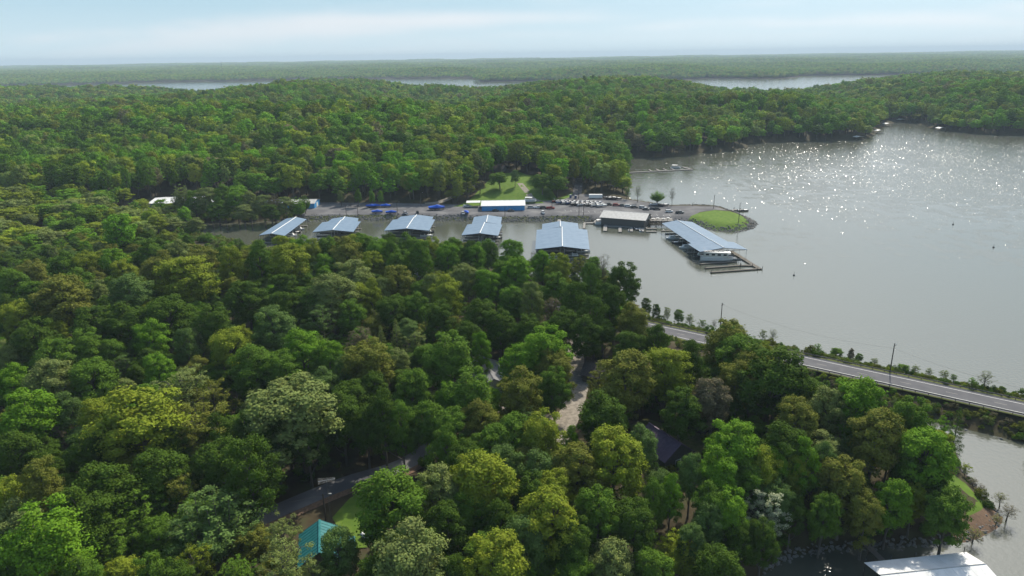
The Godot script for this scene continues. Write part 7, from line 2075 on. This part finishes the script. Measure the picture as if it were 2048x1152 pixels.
	[-167, -185, 13, 6.5, "g", "U"], [-141, -316, 12, 6.5, "g", "U"], [-190, -215, 10, 9.5, "o", "U"], [-149, -213, 13, 8.7, "y", "R"], [-135, -240, 13, 8.2, "d", "R"], [-165, -251, 13, 8.0, "g", "U"],
	[-119, -279, 12, 6.8, "o", "R"], [19, -131, 13, 6.6, "o", "R"], [-7, -266, 10, 6.8, "g", "U"], [-162, -195, 12, 7.8, "d", "S"], [-109, -222, 12, 8.2, "g", "R"], [-235, -280, 14, 9.8, "p", "R"],
	[66, -192, 12, 7.8, "b", "U"], [-45, -319, 13, 7.2, "b", "S"], [-72, -183, 11, 7.4, "d", "S"], [-162, -225, 12, 9.4, "o", "R"], [70, -208, 13, 8.0, "g", "R"], [17, -298, 13, 8.4, "g", "R"],
	[-88, -85, 11, 7.3, "g", "U"], [-119, -146, 13, 7.7, "y", "R"], [-88, -195, 11, 8.4, "g", "U"], [-36, -83, 10, 8.4, "d", "R"], [-113, -177, 14, 7.6, "d", "R"], [-152, -229, 14, 6.2, "d", "R"],
	[-26, -267, 11, 8.8, "o", "R"], [-21, -256, 11, 6.9, "o", "U"], [-205, -214, 11, 8.2, "o", "R"], [-179, -294, 13, 8.3, "g", "R"], [-174, -302, 11, 8.6, "y", "R"], [-222, -262, 12, 6.9, "y", "U"],
	[-140, -279, 9, 6.5, "g", "R"], [-217, -327, 12, 8.8, "b", "S"], [-104, -216, 11, 6.2, "t", "U"], [-40, -185, 10, 9.4, "o", "R"], [-196, -267, 10, 8.2, "y", "R"], [55, -156, 11, 7.4, "d", "R"],
	[-116, -241, 10, 8.4, "b", "U"], [-106, -187, 13, 9.7, "d", "R"], [-142, -302, 9, 6.5, "o", "U"], [-194, -261, 14, 7.7, "g", "R"], [-234, -301, 10, 10.0, "g", "R"], [-6, -315, 9, 6.2, "b", "R"],
	[-30, -274, 10, 6.6, "y", "R"], [-141, -151, 13, 9.3, "d", "R"], [2, -131, 13, 9.1, "o", "U"], [-8, -160, 14, 7.5, "y", "S"], [-147, -323, 9, 7.2, "o", "R"], [-135, -303, 11, 9.7, "b", "U"],
	[-224, -250, 11, 8.9, "b", "R"], [-56, -174, 11, 9.2, "p", "R"], [-195, -294, 12, 9.6, "g", "R"], [-1, -239, 10, 8.1, "g", "U"], [-151, -298, 10, 9.4, "o", "U"], [-203, -223, 11, 6.4, "p", "S"],
	[-28, -154, 12, 7.1, "p", "S"], [-212, -331, 12, 8.4, "g", "U"], [-67, -147, 14, 6.2, "g", "R"], [-227, -282, 12, 6.8, "y", "R"], [-75, -81, 12, 9.0, "d", "R"], [5, -164, 11, 8.3, "d", "R"],
	[78, -153, 13, 6.5, "b", "R"], [-166, -288, 13, 7.5, "g", "R"], [-11, -271, 9, 9.1, "g", "R"], [-122, -295, 10, 8.7, "d", "R"], [-191, -278, 12, 8.2, "b", "S"], [-60, -191, 9, 7.8, "g", "R"],
	[-103, -111, 11, 9.0, "g", "R"], [-130, -243, 14, 9.3, "g", "U"], [74, -131, 9, 8.9, "d", "R"], [47, -161, 10, 9.9, "d", "R"], [-137, -288, 12, 8.4, "g", "R"], [-156, -301, 12, 8.0, "o", "U"],
	[-124, -160, 11, 6.6, "g", "U"], [-239, -319, 12, 7.2, "p", "R"], [-262, -317, 10, 7.3, "t", "R"], [-44, -167, 11, 7.4, "d", "U"], [-15, -302, 10, 9.7, "g", "R"], [2, -72, 12, 9.1, "d", "U"],
	[-15, -316, 12, 9.3, "d", "R"], [-222, -319, 10, 9.0, "g", "R"], [-184, -325, 9, 6.4, "d", "R"], [-91, -286, 11, 8.5, "g", "S"], [-38, -178, 11, 6.9, "t", "R"], [-180, -194, 10, 8.8, "b", "R"],
	[-223, -311, 12, 8.6, "g", "S"], [-52, -253, 10, 6.6, "d", "U"], [-87, -231, 12, 6.6, "d", "S"], [-255, -334, 13, 6.9, "o", "R"], [-43, -102, 10, 7.1, "o", "U"], [5, -183, 10, 9.5, "g", "R"],
	[-112, -214, 12, 8.0, "b", "R"], [-171, -292, 13, 9.3, "b", "U"], [-66, -204, 13, 8.0, "b", "U"], [-246, -292, 13, 9.1, "d", "S"], [34, -169, 12, 8.2, "b", "R"], [-200, -249, 13, 7.2, "o", "R"],
	[-190, -226, 10, 6.5, "o", "U"], [-94, -113, 14, 9.1, "p", "R"], [-181, -340, 13, 9.8, "d", "R"], [6, -251, 12, 7.5, "d", "S"], [-58, -301, 12, 8.9, "g", "U"], [-129, -250, 13, 8.8, "t", "S"],
	[-133, -197, 10, 8.9, "d", "R"], [18, -283, 12, 8.3, "o", "R"], [-8, -228, 11, 6.4, "o", "S"], [-116, -138, 10, 7.5, "d", "R"], [-197, -278, 13, 8.9, "o", "R"], [-263, -305, 9, 8.5, "g", "S"],
	[39, -238, 10, 7.1, "y", "R"], [-37, -328, 11, 9.4, "g", "U"], [-64, -218, 10, 6.9, "d", "R"], [-98, -306, 9, 7.2, "p", "S"], [-29, -327, 10, 9.3, "y", "R"], [-210, -252, 11, 9.0, "o", "U"],
	[-41, -227, 10, 9.3, "p", "U"], [-193, -238, 11, 9.4, "d", "R"], [-225, -304, 14, 9.0, "t", "S"], [1, -307, 9, 8.3, "g", "R"], [-167, -173, 12, 9.7, "d", "R"], [-120, -271, 11, 8.3, "b", "U"],
	[-74, -285, 14, 8.0, "o", "R"], [-82, -82, 11, 8.0, "y", "R"], [-84, -341, 9, 7.5, "d", "S"], [5, -83, 10, 9.7, "g", "S"], [-171, -250, 11, 8.8, "t", "S"], [57, -147, 11, 7.1, "d", "R"],
	[-94, -93, 13, 6.9, "p", "R"], [76, -192, 9, 7.5, "o", "R"], [55, -138, 9, 9.8, "b", "R"], [-207, -316, 11, 7.4, "t", "R"], [-106, -306, 11, 6.3, "g", "R"], [-127, -148, 12, 9.9, "t", "S"],
	[-102, -167, 12, 9.8, "g", "S"], [-35, -229, 11, 7.1, "y", "U"], [-33, -281, 9, 9.7, "p", "R"], [-118, -223, 13, 9.3, "g", "R"], [-144, -252, 14, 7.3, "g", "R"], [-98, -287, 11, 9.9, "d", "R"],
	[-66, -330, 12, 9.6, "g", "S"], [-161, -329, 10, 9.1, "d", "U"], [-125, -128, 12, 6.3, "d", "R"], [-18, -190, 13, 8.0, "d", "U"], [-84, -222, 11, 9.0, "b", "U"], [-138, -207, 10, 7.0, "d", "R"],
	[86, -161, 10, 9.4, "g", "U"], [-256, -322, 9, 7.4, "g", "R"], [-39, -252, 12, 7.4, "t", "R"], [-297, -331, 12, 7.2, "d", "U"], [-48, -205, 12, 8.9, "b", "U"], [45, -191, 10, 8.0, "g", "R"],
	[-115, -232, 12, 8.2, "g", "U"], [-12, -218, 13, 7.7, "d", "R"], [-153, -283, 12, 7.1, "o", "R"], [-174, -343, 12, 8.3, "y", "R"], [-39, -196, 10, 8.3, "g", "R"], [-234, -343, 10, 6.1, "g", "U"],
	[-138, -216, 10, 8.7, "o", "R"], [-192, -340, 13, 8.1, "g", "R"], [-35, -72, 10, 8.6, "y", "R"], [30, -174, 10, 8.5, "d", "R"], [-108, -106, 13, 9.9, "y", "R"], [8, -74, 10, 7.9, "p", "U"],
	[85, -151, 10, 8.0, "g", "R"], [-60, -281, 13, 6.1, "o", "R"], [-231, -318, 12, 7.1, "t", "R"], [-143, -201, 10, 9.4, "g", "R"], [-37, -317, 9, 7.8, "o", "R"], [-25, -247, 11, 7.6, "d", "U"],
	[-123, -168, 14, 8.2, "g", "S"], [-79, -75, 12, 9.5, "g", "S"], [-131, -270, 12, 6.2, "y", "S"], [22, -156, 13, 7.6, "d", "U"], [-98, -321, 11, 8.4, "d", "R"], [-168, -326, 12, 8.5, "d", "R"],
	[46, -138, 12, 6.3, "g", "U"], [-55, -196, 11, 6.1, "g", "R"], [-95, -105, 10, 9.5, "d", "R"], [-193, -245, 12, 6.2, "o", "S"], [-250, -344, 10, 7.5, "g", "R"], [-126, -255, 14, 9.1, "b", "R"],
	[-3, -224, 10, 9.5, "g", "R"], [-99, -142, 13, 8.7, "t", "U"], [-141, -157, 11, 9.1, "o", "S"], [-32, -321, 11, 9.9, "p", "U"], [-132, -284, 12, 9.8, "y", "S"], [-114, -109, 10, 9.6, "g", "R"],
	[22, -244, 9, 9.6, "d", "R"], [-158, -210, 12, 6.4, "o", "U"], [39, -286, 10, 8.4, "g", "R"], [-100, -185, 10, 7.5, "p", "R"], [-214, -339, 12, 9.1, "o", "R"], [43, -178, 12, 8.4, "g", "R"],
	[-114, -306, 12, 8.6, "p", "R"], [-242, -301, 12, 7.8, "o", "R"], [-33, -253, 12, 6.2, "b", "R"], [-4, -296, 9, 8.1, "g", "R"], [-266, -338, 10, 6.9, "o", "R"], [4, -266, 9, 9.1, "p", "R"],
	[-179, -310, 10, 6.4, "o", "S"], [-54, -287, 10, 7.0, "o", "R"], [-293, -343, 11, 7.1, "o", "R"], [69, -138, 12, 9.7, "p", "R"], [-81, -130, 13, 9.3, "o", "R"], [-143, -141, 12, 7.5, "g", "U"],
	[-61, -132, 12, 8.0, "d", "R"], [-184, -282, 13, 6.2, "o", "S"], [-59, -252, 10, 8.0, "d", "R"], [-116, -327, 10, 8.0, "y", "U"], [-170, -260, 13, 8.9, "g", "R"], [-63, -297, 10, 7.9, "b", "R"],
	[-57, -336, 9, 8.1, "d", "U"], [-181, -236, 12, 7.0, "y", "S"], [-168, -218, 12, 7.5, "t", "R"], [-108, -325, 11, 6.8, "d", "U"], [-47, -337, 10, 9.9, "t", "U"], [-201, -343, 11, 7.2, "p", "U"],
	[-106, -316, 9, 9.0, "d", "S"], [-156, -187, 10, 7.0, "o", "R"], [-98, -315, 9, 8.7, "d", "R"], [-247, -325, 14, 7.4, "g", "R"], [-51, -270, 9, 6.7, "d", "S"], [68, -185, 13, 8.1, "t", "R"],
	[-18, -103, 13, 6.3, "p", "R"], [-183, -223, 14, 7.9, "p", "R"], [-119, -173, 12, 6.3, "d", "U"], [-183, -267, 11, 6.8, "d", "U"], [-194, -334, 13, 8.2, "g", "S"], [-95, -341, 10, 6.8, "y", "R"],
	[-31, -189, 10, 9.7, "d", "R"], [-204, -258, 13, 7.9, "d", "R"], [-153, -290, 12, 6.9, "g", "U"], [-286, -332, 11, 8.3, "g", "U"], [-131, -174, 9, 7.1, "d", "R"], [-68, -308, 12, 9.6, "d", "R"],
	[-163, -204, 12, 7.6, "b", "R"], [33, -273, 12, 9.5, "d", "R"], [-283, -324, 11, 6.7, "d", "R"], [-46, -221, 10, 8.4, "d", "U"], [-176, -185, 9, 7.7, "g", "S"], [-167, -314, 12, 7.0, "d", "R"],
	[-126, -232, 14, 8.4, "y", "R"], [-6, -103, 13, 8.9, "g", "U"], [-299, -339, 13, 7.7, "g", "R"], [-238, -285, 10, 8.4, "g", "U"], [17, -290, 11, 7.7, "d", "S"], [-20, -312, 10, 6.6, "d", "R"],
	[11, -128, 14, 6.6, "g", "R"], [-165, -342, 11, 9.3, "g", "R"], [-228, -265, 13, 6.7, "g", "R"], [-101, -133, 13, 7.1, "d", "U"], [-87, -258, 13, 6.1, "g", "R"], [-156, -256, 12, 6.6, "b", "R"],
	[24, -293, 10, 10.0, "d", "R"], [-66, -183, 13, 7.0, "p", "U"], [-130, -324, 10, 9.2, "d", "R"], [-207, -338, 11, 7.5, "g", "R"], [4, -149, 14, 8.8, "t", "S"], [-80, -231, 10, 9.6, "d", "R"],
	[-160, -231, 12, 7.0, "p", "R"], [-83, -118, 12, 6.4, "y", "R"], [-81, -271, 11, 6.2, "t", "U"], [-151, -312, 10, 8.5, "o", "U"], [-27, -260, 11, 7.9, "d", "R"], [-90, -273, 11, 9.5, "d", "R"],
	[11, -254, 10, 7.1, "d", "R"], [-137, -146, 9, 7.5, "y", "U"], [39, -226, 10, 7.8, "b", "R"], [20, -236, 12, 7.2, "d", "S"], [-137, -250, 9, 9.0, "d", "S"], [-88, -128, 12, 7.1, "d", "R"],
	[-165, -296, 13, 6.3, "t", "R"], [-256, -295, 11, 9.4, "o", "U"], [-59, -236, 12, 7.2, "d", "U"], [-90, -172, 10, 8.8, "o", "R"], [-49, -157, 11, 7.2, "o", "R"], [-75, -341, 10, 7.8, "b", "R"],
	[-66, -233, 14, 6.6, "b", "S"], [-241, -276, 10, 7.6, "y", "U"], [-105, -275, 10, 9.9, "y", "U"], [37, -180, 9, 6.2, "g", "R"], [-4, -214, 10, 8.7, "d", "R"], [-106, -229, 9, 6.2, "t", "R"],
	[41, -198, 9, 9.5, "b", "R"], [-84, -302, 12, 8.3, "d", "R"], [-281, -312, 11, 6.1, "g", "U"], [-106, -117, 11, 7.5, "b", "R"], [-118, -182, 9, 9.1, "p", "U"], [-165, -234, 11, 9.7, "b", "R"],
	[-89, -318, 9, 9.8, "g", "R"], [-120, -317, 11, 6.2, "g", "R"], [-237, -338, 13, 9.9, "g", "R"], [-103, -201, 9, 6.3, "o", "R"], [-78, -178, 12, 7.2, "d", "R"], [-165, -240, 14, 8.8, "o", "R"],
	[-238, -266, 11, 9.9, "o", "R"], [-116, -288, 13, 7.1, "g", "U"], [69, -170, 12, 8.9, "g", "R"], [-78, -144, 10, 9.8, "d", "R"], [53, -167, 10, 8.2, "d", "R"], [-278, -298, 10, 7.2, "y", "R"],
	[-6, -166, 10, 7.2, "b", "R"], [-119, -302, 12, 8.9, "o", "R"], [21, -115, 10, 8.9, "d", "R"], [-280, -340, 12, 8.1, "p", "S"], [-269, -304, 10, 8.8, "d", "R"], [-102, -192, 10, 6.2, "g", "U"],
	[-129, -291, 9, 7.6, "t", "R"], [-114, -249, 12, 9.9, "g", "U"], [-56, -267, 12, 7.9, "d", "R"], [-204, -291, 11, 7.2, "o", "R"], [-68, -89, 11, 6.8, "d", "U"], [-141, -166, 9, 6.3, "t", "R"],
	[-35, -236, 11, 8.6, "p", "S"], [-269, -332, 14, 9.3, "t", "R"], [-113, -321, 9, 9.5, "g", "U"], [-6, -91, 10, 9.9, "o", "R"], [-109, -160, 12, 8.6, "d", "R"], [-202, -323, 12, 6.2, "b", "U"],
	[-6, -251, 11, 9.4, "t", "R"], [90, -156, 9, 9.5, "d", "S"], [-259, -342, 11, 8.2, "d", "R"], [-26, -315, 14, 6.4, "t", "R"], [19, -253, 10, 7.4, "d", "S"], [-243, -344, 11, 7.5, "d", "U"],
	[-210, -321, 10, 6.1, "o", "U"], [10, -200, 12, 7.4, "g", "U"], [-82, -264, 13, 8.7, "g", "R"], [34, -292, 10, 7.4, "d", "R"], [-149, -159, 10, 6.5, "b", "U"], [-144, -172, 11, 7.7, "y", "R"],
	[-108, -125, 12, 7.6, "g", "U"], [-29, -228, 12, 8.0, "d", "U"], [-47, -185, 11, 6.9, "g", "U"], [-227, -272, 9, 8.9, "g", "R"], [-25, -223, 12, 9.4, "o", "S"], [47, -182, 9, 8.7, "d", "R"],
	[-160, -265, 13, 7.1, "g", "U"], [4, -143, 10, 8.5, "b", "U"], [12, -188, 11, 7.7, "o", "R"], [8, -235, 11, 8.9, "g", "R"], [-217, -251, 10, 9.4, "d", "R"], [-144, -225, 10, 9.1, "p", "R"],
	[-60, -163, 12, 7.2, "p", "R"], [-276, -323, 14, 8.5, "b", "U"], [-180, -262, 11, 6.9, "p", "R"], [-85, -75, 12, 6.3, "d", "R"], [-122, -119, 10, 7.0, "p", "R"], [-183, -205, 9, 9.6, "b", "R"],
	[-226, -291, 11, 8.9, "g", "S"], [-246, -284, 13, 6.7, "t", "U"], [-162, -322, 12, 8.8, "b", "R"], [-132, -184, 12, 7.4, "b", "R"], [-67, -110, 13, 6.6, "g", "R"], [-227, -325, 10, 8.4, "b", "U"],
	[-215, -234, 10, 6.1, "d", "R"], [-212, -302, 11, 8.8, "d", "U"], [-147, -207, 10, 7.1, "d", "S"], [-27, -309, 11, 9.5, "d", "U"], [-93, -216, 9, 6.9, "t", "R"], [-174, -191, 13, 8.3, "g", "U"],
	[-166, -334, 13, 6.8, "o", "U"], [-170, -274, 14, 8.8, "o", "R"], [90, -135, 14, 9.4, "t", "R"], [-86, -92, 11, 9.0, "o", "U"], [-47, -227, 12, 8.3, "p", "S"], [13, -212, 12, 9.3, "b", "U"],
	[76, -140, 10, 7.7, "t", "R"], [-233, -274, 12, 7.6, "b", "R"], [-172, -310, 10, 8.5, "g", "R"], [4, -96, 11, 8.0, "g", "S"], [-218, -308, 12, 7.8, "g", "S"], [-89, -345, 9, 7.0, "o", "R"],
	[-106, -295, 13, 9.5, "d", "R"], [-274, -337, 13, 6.4, "d", "R"], [-126, -318, 10, 6.2, "d", "U"], [-117, -208, 14, 9.5, "g", "U"], [-156, -161, 11, 8.3, "d", "R"], [-136, -161, 14, 6.1, "d", "U"],
	[-218, -246, 13, 8.7, "g", "U"], [-178, -320, 11, 8.1, "o", "R"], [-208, -277, 13, 6.7, "p", "R"], [84, -206, 10, 6.7, "o", "S"], [-211, -259, 13, 7.8, "g", "U"], [-106, -283, 9, 9.6, "o", "U"],
	[-50, -110, 10, 8.1, "o", "R"], [-133, -319, 11, 6.7, "o", "R"], [-19, -282, 14, 9.3, "p", "R"], [-201, -240, 13, 8.6, "t", "U"], [-177, -211, 13, 8.5, "b", "R"], [-53, -325, 9, 9.3, "d", "R"],
	[-276, -307, 9, 9.3, "o", "U"], [-184, -214, 13, 6.1, "b", "S"], [1, -248, 13, 9.5, "g", "R"], [-15, -72, 10, 6.6, "g", "U"], [-150, -177, 12, 9.1, "g", "U"], [-128, -122, 13, 6.8, "t", "U"],
	[-31, -176, 11, 7.9, "d", "R"], [-44, -331, 10, 9.2, "y", "R"], [-123, -198, 10, 9.3, "g", "R"], [35, -266, 9, 6.3, "g", "U"], [-128, -215, 10, 7.0, "b", "R"], [33, -243, 11, 7.2, "b", "R"],
	[-198, -228, 10, 6.9, "b", "R"], [-143, -308, 13, 7.4, "g", "U"], [55, -183, 10, 7.4, "b", "R"], [-55, -205, 9, 8.8, "g", "S"], [-196, -219, 12, 8.3, "d", "R"], [-236, -325, 12, 6.9, "o", "R"],
	[-43, -262, 10, 8.3, "p", "U"], [-229, -336, 10, 9.0, "o", "S"], [-2, -271, 11, 6.6, "d", "R"], [34, -283, 13, 7.5, "b", "R"], [28, -166, 10, 7.4, "b", "R"], [-91, -305, 11, 8.3, "g", "S"],
	[-132, -210, 10, 9.8, "b", "U"], [39, -218, 13, 7.6, "y", "R"], [96, -151, 9, 6.6, "y", "U"], [-146, -195, 9, 9.6, "d", "R"], [-220, -268, 11, 8.1, "d", "U"], [32, -193, 12, 6.2, "d", "S"],
	[-86, -238, 9, 9.6, "g", "U"], [-181, -249, 9, 8.5, "o", "R"], [-217, -274, 12, 6.7, "p", "R"], [-193, -323, 9, 7.4, "p", "R"], [97, -141, 12, 6.5, "y", "R"], [-131, -135, 14, 6.4, "o", "R"],
	[-74, -313, 12, 9.8, "g", "U"], [-105, -172, 11, 6.9, "p", "R"], [-66, -246, 12, 6.4, "g", "R"], [-232, -287, 12, 8.0, "p", "R"], [-155, -328, 9, 8.0, "o", "R"], [-155, -320, 10, 6.8, "d", "R"],
	[78, -208, 12, 8.2, "g", "S"], [-163, -259, 12, 8.1, "g", "U"], [-45, -192, 10, 8.5, "b", "U"], [-61, -115, 13, 9.6, "g", "R"], [-12, -310, 12, 7.2, "p", "R"], [76, -174, 9, 7.5, "g", "R"],
	[-98, -253, 10, 9.2, "g", "S"], [-134, -296, 12, 8.2, "g", "S"], [-100, -126, 12, 9.0, "y", "R"], [-156, -236, 9, 8.3, "y", "U"], [-212, -229, 12, 7.2, "g", "R"], [-79, -335, 10, 8.9, "b", "R"],
	[-159, -171, 11, 6.1, "g", "R"], [2, -297, 9, 6.5, "g", "R"], [74, -182, 10, 8.8, "y", "R"], [-68, -273, 12, 8.6, "g", "R"], [-231, -256, 9, 6.9, "g", "S"], [-180, -228, 11, 8.4, "b", "R"],
	[-192, -306, 13, 6.9, "d", "R"], [26, -273, 10, 6.9, "d", "U"], [-155, -216, 14, 9.8, "d", "R"], [-234, -310, 11, 6.3, "o", "U"], [-54, -190, 11, 9.0, "g", "U"], [-68, -133, 11, 7.8, "d", "U"],
	[68, -164, 13, 8.9, "p", "R"], [80, -169, 10, 7.8, "d", "R"], [-162, -189, 10, 9.4, "g", "U"], [-3, -208, 10, 6.5, "d", "R"], [143, -164, 13, 6.9, "o", "U"], [-61, -145, 13, 9.4, "y", "R"],
	[-217, -295, 12, 8.3, "g", "S"], [-201, -284, 9, 6.2, "y", "S"], [-245, -264, 11, 7.0, "y", "R"], [-125, -239, 13, 7.1, "g", "R"], [-188, -195, 13, 8.3, "o", "R"], [-226, -240, 13, 8.5, "p", "R"],
	[-168, -212, 10, 6.1, "g", "R"], [-70, -219, 12, 6.9, "d", "S"], [-91, -80, 11, 8.1, "d", "U"], [-124, -282, 11, 6.8, "d", "R"], [-77, -259, 11, 8.4, "d", "U"], [-305, -343, 14, 9.7, "g", "R"],
	[-176, -205, 13, 7.4, "d", "R"], [-25, -277, 10, 6.7, "y", "S"], [-210, -294, 10, 9.1, "p", "R"], [30, -125, 11, 6.3, "t", "U"], [-82, -153, 9, 6.5, "g", "U"], [-214, -265, 11, 7.2, "d", "U"],
	[-28, -215, 10, 9.4, "o", "R"], [-152, -193, 13, 8.8, "g", "R"], [-132, -220, 13, 8.2, "t", "S"], [-186, -343, 14, 6.1, "o", "R"], [-55, -82, 12, 8.2, "d", "R"], [9, -262, 10, 8.5, "d", "R"],
	[-291, -323, 9, 9.6, "d", "R"], [40, -171, 12, 9.7, "d", "S"], [-246, -305, 10, 8.3, "o", "R"], [-105, -264, 10, 8.9, "d", "S"], [-35, -151, 11, 6.3, "t", "R"], [-76, -253, 10, 7.0, "b", "R"],
	[-126, -266, 12, 8.9, "o", "R"], [-10, -137, 12, 6.9, "d", "U"], [-55, -132, 12, 9.0, "g", "R"],
]
